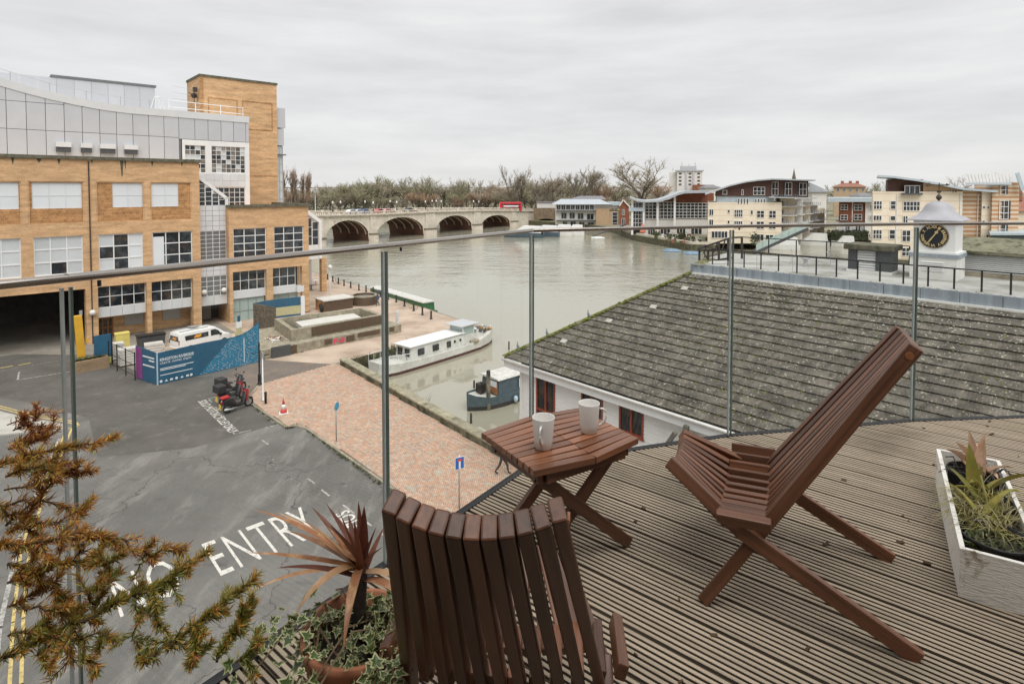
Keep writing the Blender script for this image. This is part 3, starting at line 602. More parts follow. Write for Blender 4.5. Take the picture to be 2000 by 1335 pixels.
# penthouse, tower, stair turret
yp = 12.0; a, z0 = hv(104, 172, 71.06 + yp); b, z1 = hv(302, 167, 71.06 + yp)
m = MB(); m.box(a, yp, 24, b, yp + 7, z1 - .25); m.build('penthouse', M['panel'], ST); m = MB(); m.box(a - .2, yp - .15, z1 - .25, b + .15, yp + 7.2, z1); m.build('penthouse_roof', M['joint'], ST)
panels(ST, 'penthouse_panel', frange(b - 9 * 1.6, b, 9), [24.3, z1 - .3], yp, 'panel', .05)
yt = 86 - 71.06; tv = hu(365, 158, 21.95)[0] - 71.06
m = MB(); m.box(21.95, yt, 11, 32.14, tv, 30.7); m.build('tower', M['brick'], ST); m = MB(); m.box(21.85, yt - .12, 30.7, 32.25, tv + .1, 31.0); m.build('tower_coping', M['coping'], ST)
m = MB()
for x0, x1 in ((22.9, 26.7), (27.3, 31.5)):
    for c in ((x0, 24.0, x1, 24.13), (x0, 27.9, x1, 28.03), (x0, 24.13, x0 + .13, 27.9), (x1 - .13, 24.13, x1, 27.9)): m.box(c[0], yt - .05, c[1], c[2], yt - .003, c[3])
m.box(21.95, yt - .04, 17.4, 32.14, yt - .003, 17.5); m.box(21.95, yt - .06, 11, 22.35, yt - .003, 30.7); m.split('brick_border', M['brick_dark'], ST)
m = MB(); m.tube([(21.6, yt + 1.5, 27.2), (21.6, yt + 1.5, 29.2)], .05, 5); m.sphere((21.5, yt + 1.2, 28.2), .38, 10, 6); m.box(21.2, yt + .2, 28.6, 21.7, yt + .6, 29.2); m.tube([(21.95, yt + 1.5, 28), (20.9, yt + 1.5, 28.6)], .05, 5); m.build('aerial', M['rust'], ST)
m = MB()
for k in range(3): m.tube([(21.9, yt + 2.5, 27.6 + k * .8), (19.2, yt + 2.5, 27.7 + k * .85)], .02, 4)
m.split('aerial_rod', M['steel'], ST)
m = MB()
for z in (25.5, 26.3): m.tube([(16.9, 9, z), (25.6, 9, z - .15)], .04, 4)
for x in (17, 19.9, 22.8, 25.5): m.tube([(x, 9, 24.6), (x, 9, 26.3)], .05, 4)
for x in (14.8, 15.3, 15.9, 16.4): m.tube([(x, 8, 24.7), (15.6 + (x - 15.6) * .4, 8, 26.4)], .04, 4)
m.tube([(15.25, 8, 26.4), (15.9, 8, 26.4)], .04, 4)
m.build('access_railing', M['white'], ST)
m = MB(); m.box(32.16, yt + .4, 24.6, 33.5, yt + 3, 27.5); m.box(32.16, yt + .5, 22.0, 33.3, yt + 3, 24.45); m.build('turret_top', M['panel'], ST)
window(ST, 32.18, 33.2, 11.5, 21.9, yt + .7, 2, 8, .09, 'steel', 'glass_blind'); m = MB(); m.box(32.2, yt + .85, 11.5, 33.15, yt + 2.5, 22); m.lathe([(.95, 0), (.95, .12), (.9, .12)], 12, (32.9, yt + 1.2, 20.6), 0); m.build('stair_turret', M['joint'], ST)
# glazed river wing beyond, on brick columns
yw = 83.5 - 71.06; xa = hv(596, 440, 83.5)[0]; xb, zb = hv(627, 434, 83.5); zt = hv(605, 414, 83.5)[1]; zg = hv(627, 478, 83.5)[1]; zl = hv(620, 505, 83.5)[1]; xt = hv(605, 414, 83.5)[0]
m = MB(); m.beam((xt - 1.5, yw, zt + .9), (xb, yw, zb), .35, .5); m.beam((xb - .2, yw, zl), (xb - .2, yw, zb + .1), .4, .4, (1, 0, 0)); m.box(xa - 4, yw, zl, xb, yw + 7, zg); m.build('river_wing', M['white'], ST)
cxs = frange(xb - .4 - 2.9, xb - .4, 3)
for i in range(3): window(ST, cxs[i], cxs[i + 1] - .01, zg, zb + (zt - zb) * (2 - i) / 2.6 + .1, yw + .05, 1, 3, .06, 'white', 'glass')
m = MB(); m.add([(xt - 2, yw + .2, zt + .8), (xb, yw + .2, zb), (xb, yw + 8, zb), (xt - 2, yw + 8, zt + .8)], [(0, 1, 2, 3)]); m.build('wing_roof', M['panel_white'], ST)
m = MB(); m.box(37.65, yw + .2, -.1, 38.45, yw + 1.0, zl); m.box(33.9, yw + 1.4, -.1, 34.7, yw + 2.2, zl); m.split('wing_column', M['brick'], ST)
m = MB(); m.box(35.0, yw + 3.5, -.1, 37.5, yw + 3.7, zl); m.build('wing_wall', M['panel_white'], ST)
# ================================================================ MIDDLE GROUND: hoardings, vehicles, street furniture, people, boats
def at(o, p, rz=None):
    o.location = p
    if rz is not None: o.rotation_euler = (0, 0, rz)
    return o
def loft(mb, rings, mi=0, cap=True):
    n = len(rings[0]); b = len(mb.v); mb.v += [tuple(p) for r in rings for p in r]
    fs = [(b + i * n + k, b + i * n + (k + 1) % n, b + (i + 1) * n + (k + 1) % n, b + (i + 1) * n + k) for i in range(len(rings) - 1) for k in range(n)]
    if cap: fs += [tuple(b + k for k in range(n))[::-1], tuple(b + (len(rings) - 1) * n + k for k in range(n))]
    mb.f += fs; mb.m += [mi] * len(fs); return mb
# ---------- blue site hoarding
M['hoard'] = mk('petrol_blue_board', (.022, .105, .185), .45, .12, 1.2); M['teal'] = mk('light_blue_print', (.05, .34, .55), .5, .1, 2); M['purple'] = mk('purple_print', (.25, .05, .22), .5, .15, 2)
M['print'] = mk('white_print', (.78, .80, .82), .5, .03, 2); M['print_grey'] = mk('pale_blue_print', (.42, .55, .64), .5, .03, 2); M['lime'] = mk('lime_print', (.62, .66, .18), .5, .05, 2)
c0 = W(9.93, 52.43); c1 = W(18.12, 53.45); c2 = W(8.9, 55.75); ha = math.atan2((c1 - c0).y, (c1 - c0).x); HL = (c1 - c0).length
HO = thing('site_hoarding', 'petrol blue site hoarding with white lettering and light blue pattern, wrapped round the white van', 'hoarding', c0, ha)
prof = [(0, 2.56), (1.4, 2.62), (4.0, 2.70), (5.4, 2.66), (6.2, 2.70), (6.8, 2.80), (7.3, 3.0), (7.8, 3.27), (HL, 3.62)]
hz = lambda x: next((a[1] + (b[1] - a[1]) * (x - a[0]) / (b[0] - a[0]) for a, b in zip(prof[:-1], prof[1:]) if a[0] <= x <= b[0] + 1e-6), prof[-1][1])
xs = [0, 1.22, 2.44, 3.66, 4.88, 5.45, 6.1, 6.45, 6.85, 7.32, 7.8, HL]
for a, b in zip(xs[:-1], xs[1:]):
    m = MB(); m.extr([(a + .004, .03), (b - .004, .03), (b - .004, hz(b)), (a + .004, hz(a))], Matrix.Identity(4), .05); m.build('hoarding_panel', M['hoard'], HO)
SM = Matrix.Rotation(math.atan2((c2 - c0).y, (c2 - c0).x) - ha, 4, 'Z')
for a, b in ((0.0, 1.1), (1.1, 2.1), (2.1, 3.17)):
    m = MB(); m.extr([(a + .004, .03), (b - .004, .03), (b - .004, 2.56 + b * .06), (a + .004, 2.56 + a * .06)], SM, -.05); m.build('hoarding_panel', M['hoard'], HO)
m = MB(); m.box(-.04, -.02, 0, .05, .06, 2.6); m.build('corner_post', M['print_grey'], HO)
m = MB()
for x in (1.5, 3.9, 6.3): m.beam((x, .08, 2.4), (x, 1.4, .05), .08, .08); m.box(x - .05, .06, 0, x + .05, .14, 2.5)
m.split('timber_brace', M['orange_wood'], HO)
F = Matrix.Rotation(rad(90), 4, 'X')           # lettering from the xy plane into the board's face
def hprint(mb, mat, y=-.006, name='printed_lettering', X=None):
    mb.v = [tuple((X or Matrix.Identity(4)) @ Vector((p[0], y, p[1]))) for p in mb.v]; mb.build(name, mat, HO)
hprint(fit(text_mb('KINGSTON RIVERSIDE', 1, 1, off=.02), .2, 1.86, 2.72, 2.10), M['print']); hprint(fit(text_mb('CREATE. INSPIRE. ENJOY', 1, 1), .2, 1.55, 2.55, 1.77), M['print'])
m = MB()
for z, l in ((1.22, 2.5), (1.10, 1.9), (.70, 2.4)): m.quad((.2, z, 0), (.2 + l, z, 0), (.2 + l, z + .06, 0), (.2, z + .06, 0))
hprint(m, M['print'], name='small_print'); m = MB()
for k, x in enumerate((.25, .62, 1.0, 1.38, 1.78, 2.2, 2.5)):
    if k % 3 == 0: m.add([(x + .11 * math.cos(q * .785), .25 + .11 * math.sin(q * .785), 0) for q in range(8)], [tuple(range(8))])
    elif k % 3 == 1: m.add([(x - .12, .17, 0), (x + .14, .17, 0), (x + .02, .34, 0)], [(0, 1, 2)])
    else: m.quad((x - .1, .17, 0), (x + .12, .17, 0), (x + .12, .32, 0), (x - .1, .32, 0))
hprint(m, M['print'], name='printed_emblem')
m = MB(); R = random.Random(8)
for i in range(62):
    for j in range(28):
        x = 3.1 + i * .083 + (j % 2) * .04; z = .08 + j * .13
        if x > HL - .06 or z + .09 > hz(x) or x - 3.1 < (z * 1.02): continue
        q = .036; d = (1 if (i + j) % 2 else -1) * .025
        m.quad((x - q, z - d, 0), (x + q, z + d, 0), (x + q, z + d + .062, 0), (x - q, z - d + .062, 0), 0 if R.random() < .75 else 1)
m.v = [(p[0], -.006, p[1]) for p in m.v]; m.build('printed_pattern', [M['teal'], M['print_grey']], HO, kind='stuff')
m = MB(); m.quad((6.84, .3, 0), (6.90, .3, 0), (6.90, 2.4, 0), (6.84, 2.4, 0)); hprint(m, M['print'], -.009, 'white_edge')
hprint(MB().quad((-3.12, .1, 0), (-2.2, .1, 0), (-2.2, 2.62, 0), (-3.12, 2.7, 0)), M['purple'], -.008, 'purple_band', SM @ Matrix.Scale(-1, 4, (1, 0, 0)) if False else SM @ Matrix.Rotation(math.pi, 4, 'Z') @ Matrix.Translation((0, 0, 0)))
HO.children[-1].location = (0, 0, 0)
m = MB()
for x0, x1, z in ((.4, 2.1, 2.0), (.4, 1.2, 1.75), (.4, 2.1, 1.30)): m.quad((x0, z, 0), (x1, z, 0), (x1, z + .12, 0), (x0, z + .12, 0))
m.v = [tuple(SM @ Vector((p[0], .008, p[1]))) for p in m.v]; m.build('small_print', M['print'], HO)
# ---------- second, curved hoarding by the shop front
q = [W(*p) for p in ((22.6, 64.7), (23.6, 67.0), (25.3, 69.2), (27.9, 70.6))]; q2 = [gz(x, y, 0) for x, y in ((476, 612), (497, 600), (520, 590), (556, 583))]
pts = [gz(498, 655, 0), gz(505, 654, 0), gz(525, 650, 0), gz(557, 622, 0)]
base_pts = [Vector((*hy(500, 640, 61.5), 0)).to_3d() for _ in range(1)]
S2 = thing('curved_hoarding', 'blue curved hoarding with pale yellow wave print beside the shop entrance', 'hoarding', W(23.2, 65.6, 0), ANG)
cur = [(-1.0, 1.6), (.2, 2.1), (1.6, 2.3), (3.1, 2.2), (4.5, 1.9)]
for (a, b) in zip(cur[:-1], cur[1:]):
    for z0, z1, mt in ((0, .75, 'hoard'), (.75, 1.75, 'lime'), (1.75, 2.75, 'hoard')):
        m = MB(); d = Vector((b[0] - a[0], b[1] - a[1], 0)).normalized(); n = Vector((-d.y, d.x, 0)) * .06
        k = .985 if mt != 'lime' else 1
        p = [Vector((a[0], a[1], 0)), Vector((b[0], b[1], 0)), Vector((b[0], b[1], 0)) + n, Vector((a[0], a[1], 0)) + n]
        m.prism([(v.x, v.y) for v in p], z0 + .002, z1 - .002); m.build('hoarding_panel' if mt == 'hoard' else 'wave_print_panel', M['lime_dull'] if mt == 'lime' and 'lime_dull' in M else M[mt], S2)
M['lime_dull'] = mk('pale_yellow_print', (.50, .47, .28), .6, .2, 4, stretch=(1, 1, 6)); M['camo'] = mk('dark_patterned_board', (.13, .11, .085), .8, .6, 3.5)
for o in S2.children:
    if o.name.startswith('wave'): o.data.materials[0] = M['lime_dull']
m = MB(); m.prism([(-1.05, 1.55), (-.95, 1.6), (.05, -2.3), (-.05, -2.35)], 0, 2.75); m.build('patterned_board', M['camo'], S2)
m = MB(); m.box(4.5, 1.75, 0, 4.95, 2.05, 2.8); m.build('white_post', M['print'], S2)
t = thing('totem_sign', 'slim white and lime totem sign standing behind the hoarding near the glazed bay', 'sign', gz(467, 668, 0), ANG + .3)
m = MB(); m.box(-.28, -.08, 0, .28, .08, 1.5, 0); m.box(-.27, -.081, 1.5, .27, .081, 2.1, 1); m.box(-.12, -.05, 2.1, .12, .05, 2.7, 2); m.build('sign_board', [M['lime_dull'], M['print'], M['hoard']], t)
# ---------- planter, yellow height barrier, narrow blue board, mesh gate, stacked slabs
M['planter_brick'] = brick_mat('planter_brick', (.33, .22, .13), (.26, .17, .10), (.34, .28, .2)); M['leafy'] = mk('low_planting', (.07, .085, .03), .8, .5, 3); M['yellow'] = mk('yellow_paint', (.72, .40, .035), .5, .12, 2); M['yellow_pale'] = mk('faded_yellow', (.68, .57, .16), .6, .12, 2)
t = thing('brick_planter', 'low brick planter with scrubby green plants at the foot of the brick pilaster', 'planter', gz(170, 722, 0), ANG + rad(6))
m = MB()
for b in ((-1.1, -.6, 0, 1.5, -.35, .95), (-1.1, .45, 0, 1.5, .7, .95), (-1.1, -.35, 0, -.85, .45, .95), (1.25, -.35, 0, 1.5, .45, .95)): m.box(*b)
m.build('planter_wall', M['planter_brick'], t)
def tuft(mb, c, r, h, n, R, w=.03, droop=.3):
    for _ in range(n):
        a = R.uniform(0, 6.283); rr = R.uniform(0, r); p = Vector((c[0] + rr * math.cos(a), c[1] + rr * math.sin(a), c[2])); d = Vector((math.cos(a) * R.uniform(.1, .9), math.sin(a) * R.uniform(.1, .9), R.uniform(.4, 1))).normalized(); L = h * R.uniform(.5, 1)
        e = p + d * L * .6; f = p + d * L + Vector((0, 0, -droop * L * R.random())); s = d.cross(Vector((0, 0, 1))).normalized() * w
        mb.add([p - s, p + s, e + s, e - s, f], [(0, 1, 2, 3), (3, 2, 4)])
R = random.Random(2); m = MB()
for x in frange(-.8, 1.2, 7): tuft(m, (x, .05, .8), .35, .5, 26, R, .04)
m.build('foliage', M['leafy'], t, kind='stuff')
t = thing('barrier_post', 'tall yellow barrier housing leaning beside the dark loading bay', 'barrier', gz(160, 708, 0), ANG)
m = MB(); m.box(-.3, -.2, .55, .3, .2, 4.3); m.xf(Matrix.Rotation(rad(-3), 4, 'Y')); bevel(m.build('housing', M['yellow'], t), .03, 1)
m = MB(); m.box(-.2, -.15, 0, .2, .15, .55); m.build('foot', M['yellow'], t); m = MB(); m.box(-.1, -.08, 4.3, .12, .08, 4.7); m.build('cap', M['steel'], t); m = MB(); m.box(.3, -.1, 1.8, .5, .1, 2.1); m.build('hinge', M['yellow'], t)
t = thing('narrow_board', 'narrow blue upright board with lime lettering panel next to the gate', 'sign', gz(201, 714, 0), ANG + rad(4))
m = MB(); m.box(-.62, -.05, .72, .62, .05, 2.75); m.box(-.62, -.05, 0, .62, .05, .1); m.build('blue_panel', M['hoard'], t); m = MB(); m.box(-.62, -.05, .1, .62, .05, .72); m.build('lime_panel', M['lime'], t); m = MB(); m.box(.62, -.06, 0, .74, .3, 2.7); m.build('edge_post', M['black'], t)
m = MB()
for k in range(3): m.quad((-.5, -.056, .18 + k * .18), (.48, -.056, .2 + k * .18), (.48, -.056, .26 + k * .18), (-.5, -.056, .24 + k * .18))
m.build('printed_line', M['hoard'], t)
ga, gb = gz(213, 716, 0), gz(264, 742, 0)
t = thing('steel_gate', 'black steel bar gate standing between the narrow board and the hoarding', 'gate', ga, math.atan2((gb - ga).y, (gb - ga).x)); L = (gb - ga).length
m = MB()
for x in (0, L / 3, 2 * L / 3, L): m.tube([(x, 0, 0), (x, 0, 2.3)], .05, 5)
m.split('gate_post', M['black'], t); m = MB()
for z in (.35, 1.2, 2.2): m.tube([(0, 0, z), (L, 0, z)], .03, 4)
m.split('gate_rail', M['black'], t)
SL = mk('pale_stone_slabs', (.58, .56, .52), .8, .15, 1.5)
R = random.Random(12)
for k, (px, py, n, lab) in enumerate(((224, 702, 6, 'stack of white slabs behind the gate, nearest the narrow board'), (250, 712, 6, 'stack of pale slabs beside the gate, nearest the hoarding'), (302, 690, 4, 'pile of pale stone slabs just behind the hoarding corner'))):
    t = thing('slab_stack', lab, 'stack', gz(px, py, 0), ANG + R.uniform(-.2, .2), 'slab stacks behind the gate')
    for i in range(n):
        m = MB(); a = R.uniform(-.08, .08); m.box(-.75 + a, -.5, .12 + i * .24, .75 + a, .5, .32 + i * .24); m.build('slab', SL, t)
    m = MB(); m.box(-.6, -.3, 0, .6, .3, .12); m.build('pallet', M['orange_wood'], t)
t = thing('yellow_bin', 'tall yellow container standing against the brick shop front', 'container', gz(239, 690, 0), ANG)
m = MB(); m.box(-.55, -.4, 0, .55, .4, 1.9, 0); m.box(-.58, -.43, 1.9, .58, .43, 2.0, 0); m.build('container_body', M['yellow_pale'], t)
for px, py, lab in ((282, 682, 'dark bin left of the pilaster behind the van'), (308, 678, 'dark bin right of the pilaster behind the van')):
    t = thing('wheeled_bin', lab, 'bin', gz(px, py, 0), ANG, 'dark bins behind the van'); m = MB(); loft(m, [[(-.5, -.4, .1), (.5, -.4, .1), (.5, .4, .1), (-.5, .4, .1)], [(-.6, -.5, 1.3), (.6, -.5, 1.3), (.6, .5, 1.3), (-.6, .5, 1.3)]]); m.build('bin_body', M['darkgrey'], t); m = MB(); m.box(-.64, -.54, 1.3, .64, .54, 1.42); m.build('lid', M['black'], t)
# ---------- white van
M['van'] = mk('white_car_paint', (.80, .80, .79), .25, .03, 1, spec=.6); M['tyre'] = mk('tyre_rubber', (.02, .02, .02), .8, .2, 8); M['red_lamp'] = mk('red_lamp_lens', (.35, .02, .015), .3, .05, 3); M['orange_print'] = mk('orange_print', (.75, .33, .03), .5, .05, 3)
VAN = thing('white_van', 'white panel van with black window stripes and roof rails parked behind the blue hoarding', 'van', gz(341, 689, 0), rad(57))
def sect(x, zb, zm, zt, wb, wm, wt): return [(x, -wb, zb), (x, -wm, zm), (x, -wt, zt - .06), (x, -wt * .82, zt), (x, wt * .82, zt), (x, wt, zt - .06), (x, wm, zm), (x, wb, zb)]
m = MB(); loft(m, [sect(0, .34, 1.0, 1.78, .9, .95, .80), sect(.08, .30, 1.0, 1.93, .93, .98, .84), sect(.5, .3, 1.05, 1.97, .94, .98, .86), sect(3.0, .3, 1.05, 1.97, .94, .98, .86), sect(3.55, .3, 1.06, 1.93, .94, .98, .84), sect(4.15, .3, 1.08, 1.55, .94, .97, .80), sect(4.55, .3, 1.06, 1.2, .94, .95, .82), sect(5.0, .3, .88, 1.02, .92, .92, .78), sect(5.2, .36, .72, .86, .80, .82, .66)])
smooth_by(m.build('body', M['van'], VAN), 28)
def sidequad(pts, y, mat, name):
    for s in (-1, 1):
        m = MB(); m.add([(x, s * (y - .075 * max(0, z - 1.05)), z) for x, z in pts], [tuple(range(len(pts)))[::s]]); m.build(name, mat, VAN)
sidequad([(.55, 1.18), (2.75, 1.18), (2.75, 1.62), (.5, 1.62)], .995, M['glass'], 'window_stripe'); sidequad([(1.3, 1.28), (1.95, 1.28), (2.1, 1.55), (1.5, 1.55)], 1.002, M['orange_print'], 'printed_emblem'); sidequad([(3.0, 1.15), (4.05, 1.15), (3.75, 1.55), (3.45, 1.72), (3.0, 1.72)], .995, M['glass'], 'door_window')
m = MB(); m.add([(3.62, -.68, 1.86), (4.18, -.74, 1.52), (4.56, -.78, 1.24), (4.56, .78, 1.24), (4.18, .74, 1.52), (3.62, .68, 1.86)], [(0, 1, 4, 5), (1, 2, 3, 4)]); m.v = [(p[0] + .03, p[1], p[2] + .035) for p in m.v]; m.build('windscreen', M['glass'], VAN)
m = MB(); m.quad((-.012, .78, 1.15), (-.012, -.78, 1.15), (-.006, -.72, 1.62), (-.006, .72, 1.62)); m.build('rear_window', M['glass'], VAN); m = MB(); m.quad((-.02, .3, 1.25), (-.02, -.4, 1.25), (-.018, -.3, 1.5), (-.018, .2, 1.5)); m.build('printed_emblem', M['orange_print'], VAN)
m = MB(); m.box(-.09, -.88, .3, .05, .88, .52); m.build('bumper', M['white_dirty'], VAN); m = MB(); m.box(-.1, -.3, .36, -.092, .3, .48); m.build('number_plate', M['yellow'], VAN)
for s in (-1, 1):
    MB().box(-.01, s * .86 - .07, .85, .06, s * .86 + .09 * 1, 1.25).build('tail_light', M['red_lamp'], VAN); MB().box(.15, s * .62 - .02, 2.0, 2.9, s * .62 + .02, 2.06).build('roof_rail', M['steel'], VAN)
    MB().box(3.85, s * 1.0 - .02 + (0 if s > 0 else -.18), 1.1, 3.98, s * 1.0 + .2 + (0 if s > 0 else -.18), 1.28).build('mirror', M['black'], VAN)
    MB().box(4.95, s * .68 - .14, .74, 5.12, s * .68 + .14, .9).build('headlight', M['glass_blind'], VAN)
    for x in (1.0, 4.35):
        w = MB().lathe([(.10, -.11), (.30, -.12), (.34, -.08), (.34, .08), (.30, .12), (.10, .11)], 16); w.xf(Matrix.Rotation(rad(90), 4, 'X')); o = w.build('wheel', M['tyre'], VAN, True, loc=(x, s * .88, .34))
        h = MB().lathe([(.05, -.125), (.2, -.122), (.2, .122), (.05, .125)], 12); h.xf(Matrix.Rotation(rad(90), 4, 'X')); h.build('rim', M['steel'], o)
MB().box(1.6, -.03, 2.07, 2.4, .8, 2.12).build('roof_bar', M['steel'], VAN)
# ---------- motorcycles
M['red'] = mk('red_gloss', (.42, .015, .02), .3, .1, 3, spec=.6); M['black_gloss'] = mk('black_gloss', (.015, .015, .017), .25, .1, 3, spec=.6); M['seat'] = mk('seat_vinyl', (.03, .03, .032), .6, .1, 8); M['plate'] = mk('yellow_plate', (.75, .5, .06), .5, .03, 3)
def bike(lab, pr, pf, body, top, box=False, scooter=True):
    p, f = gz(*pr), gz(*pf); d = f - p; t = thing('motorcycle', lab, 'motorcycle', p, math.atan2(d.y, d.x), 'motorcycles in the marked bay')
    L = 1.28
    for x, r in ((.0, .27), (L, .28)):
        w = MB()
        prf = [(r - .10, -.045), (r - .03, -.055), (r, -.03), (r, .03), (r - .03, .055), (r - .10, .045)]
        w.lathe(prf, 18, cap=False); w.xf(Matrix.Rotation(rad(90), 4, 'X')); o = w.build('wheel', M['tyre'], t, True, loc=(x, 0, r))
        h = MB().lathe([(.02, -.03), (r - .10, -.03), (r - .10, .03), (.02, .03)], 14); h.xf(Matrix.Rotation(rad(90), 4, 'X')); h.build('rim', M['steel'], o)
    def R8(x, z0, z1, w): zm = (z0 + z1) / 2; return [(x, -w * .7, z0), (x, -w, zm), (x, -w * .7, z1), (x, w * .7, z1), (x, w, zm), (x, w * .7, z0)]
    m = MB(); loft(m, [R8(-.32, .58, .72, .10), R8(-.1, .45, .80, .19), R8(.25, .30, .76, .20), R8(.55, .24, .42, .17), R8(.85, .24, .40, .17), R8(1.0, .3, .95, .2), R8(1.1, .45, 1.02, .17)]); smooth_by(m.build('body', M[body], t), 50)
    m = MB(); loft(m, [R8(-.28, .74, .82, .12), R8(-.05, .78, .90, .17), R8(.3, .76, .87, .17), R8(.5, .74, .82, .13)]); smooth_by(m.build('seat', M['seat'], t), 50)
    m = MB(); loft(m, [R8(1.02, .35, 1.0, .22), R8(1.14, .5, 1.08, .2), R8(1.22, .75, 1.05, .1)]); smooth_by(m.build('front_shield', M[top], t), 50)
    m = MB(); loft(m, [R8(L - .3, .52, .56, .07), R8(L, .56, .62, .08), R8(L + .25, .46, .5, .05)]); m.build('mudguard', M[body], t)
    for s in (-1, 1): MB().tube([(L, s * .07, .28), (1.08, s * .07, 1.0)], .025, 6).build('fork', M['steel'], t)
    MB().tube([(.9, -.36, 1.06), (1.05, -.2, 1.1), (1.08, 0, 1.08), (1.05, .2, 1.1), (.9, .36, 1.06)], .02, 6).build('handlebar', M['black'], t)
    for s in (-1, 1): m = MB(); m.tube([(1.0, s * .25, 1.1), (1.05, s * .33, 1.32)], .01, 4); m.sphere((1.05, s * .36, 1.36), .07, 8, 5, 0, (.3, 1, .8)); m.build('mirror', M['black'], t)
    m = MB(); m.tube([(.45, -.17, .26), (.1, -.2, .25), (-.3, -.22, .33)], [.03, .06, .06], 8); m.build('exhaust', M['steel'], t, True)
    m = MB(); m.sphere((1.18, 0, .92), .10, 10, 6, 0, (.5, 1, 1)); m.build('headlight', M['glass_blind'], t, True)
    m = MB(); m.box(-.46, -.10, .33, -.44, .10, .62); m.xf(Matrix.Translation((0, 0, 0))); m.build('number_plate', M['plate'], t); MB().box(-.38, -.09, .64, -.33, .09, .72).build('tail_light', M['red_lamp'], t)
    if box: bevel(MB().box(-.55, -.28, .86, -.02, .28, 1.28).build('top_box', M['seat'], t), .04, 2)
    else: bevel(MB().box(-.42, -.16, .9, .05, .16, 1.02).build('rear_cowl', M[top], t), .04, 2)
    m = MB(); m.tube([(.35, .12, .25), (.3, .22, .02)], .015, 5); m.build('side_stand', M['black'], t)
    for k in t.children: k.matrix_parent_inverse = Matrix.Rotation(rad(5), 4, 'X')
    t.scale = (1.22, 1.22, 1.22); return t
bike('black scooter with red rear cowl and shield, nearest the painted dashes of the bay', (444, 806), (496, 789), 'black_gloss', 'red')
bike('motorcycle with black top box and red front fairing behind the black scooter', (436, 790), (489, 771), 'black_gloss', 'red', True)
bike('dark motorcycle at the back of the bay, nearest the hoarding', (438, 775), (482, 759), 'black_gloss', 'darkgrey', True)
# ---------- cone, posts, signs, bollards
M['cone_red'] = mk('red_cone_plastic', (.62, .07, .06), .5, .1, 4)
t = thing('traffic_cone', 'red and white traffic cone standing on the brick paving near the motorcycles', 'cone', gz(554, 806, .10), .4)
bevel(MB().box(-.3, -.3, 0, .3, .3, .05).build('cone_base', M['white_dirty'], t), .02, 1)
for z0, z1, r0, r1, mt in ((.05, .32, .23, .17, 'cone_red'), (.32, .62, .17, .10, 'white'), (.62, 1.0, .10, .04, 'cone_red')): MB().lathe([(r0, z0), (r1, z1)], 16).build('cone_band', M[mt], t, True)
t = thing('lamp_post', 'slim black post with stepped base at the hoarding end', 'post', gz(507, 753, 0), 0)
MB().lathe([(.2, 0), (.2, .15), (.13, .22), (.11, .8), (.14, .85), (.07, .95), (.055, 3.2), (.08, 3.25), (.05, 3.45)], 12).build('post', M['black'], t, True); MB().beam((-1.0, 0, 2.55), (.05, 0, 2.6), .03, .03).build('ladder_bar', M['black'], t)
t = thing('sign_post', 'grey steel post with small black bracket at the paving corner', 'post', gz(514, 782, .1), ANG); MB().lathe([(.16, 0), (.16, .1), (.055, .12), (.055, 3.5)], 10).build('post', M['steel'], t, True); m = MB(); m.box(-.05, -.12, 3.2, .05, .25, 3.55); m.build('sign_plate', M['steel'], t); MB().tube([(0, 0, 3.3), (.35, -.3, 3.42)], .04, 5).build('bracket', M['black'], t)
t = thing('bollard', 'short black bollard between the grey post and the traffic cone', 'bollard', gz(519, 788, .1)); MB().lathe([(.08, 0), (.08, .72), (.095, .74), (.095, .82), (.05, .88)], 12).build('bollard_body', M['black'], t, True)
t = thing('pedestrian_sign', 'thin grey post with a small blue round sign on the brick paving near the road', 'sign', gz(657, 862, .1), rad(75)); MB().lathe([(.04, 0), (.04, 2.5)], 8).build('post', M['steel'], t, True)
m = MB(); m.lathe([(.26, -.01), (.26, .01)], 20); m.xf(Matrix.Translation((0, -.05, 2.2)) @ Matrix.Rotation(rad(90), 4, 'X')); m.build('sign_disc', M['steel'], t); m = MB(); m.lathe([(.235, -.012), (.235, .012)], 20); m.xf(Matrix.Translation((0, -.052, 2.2)) @ Matrix.Rotation(rad(90), 4, 'X')); m.build('sign_face', M['teal'], t)
t = thing('no_through_road_sign', 'blue square no through road sign with white stem and red bar on a thin post', 'sign', gz(897, 992, .1), rad(28)); MB().lathe([(.038, 0), (.038, 2.65)], 8).build('post', M['steel'], t, True)
M['sign_blue'] = mk('sign_blue', (.02, .13, .48), .4, .05, 3)
m = MB(); m.box(-.24, -.07, 1.95, .24, -.05, 2.55); m.build('sign_plate', M['print'], t); m = MB(); m.box(-.215, -.075, 1.975, .215, -.069, 2.525); m.build('sign_face', M['sign_blue'], t); m = MB(); m.box(-.05, -.081, 1.98, .05, -.0745, 2.34); m.build('white_stem', M['print'], t); m = MB(); m.box(-.12, -.083, 2.34, .12, -.0745, 2.46); m.build('red_bar', M['cone_red'], t)
bp = [(640, 546), (650, 550), (661, 554), (672, 558), (685, 562), (701, 567), (715, 570), (729, 573), (743, 580), (758, 585), (774, 590), (790, 598), (808, 607), (825, 615), (842, 623)]
b0 = thing('bollard', 'black iron bollard in the row along the river edge of the promenade', 'bollard', gz(*bp[0]), 0, 'bollards along the river edge')
m = MB(); m.lathe([(.17, 0), (.17, .12), (.12, .16), (.095, .8), (.13, .84), (.13, .9), (.08, 1.0), (.02, 1.04)], 10); m.build('bollard_body', M['black'], b0, True)
b0['label'] = 'black bollard farthest up the river edge, by the brick columns'
for k, p in enumerate(bp[1:]): dup(b0, gz(*p), None, 'black bollard on the river edge, %s from the tip of the promenade' % ORD[13 - k] if k < 13 else 'black bollard on the river edge, nearest the tip of the promenade')
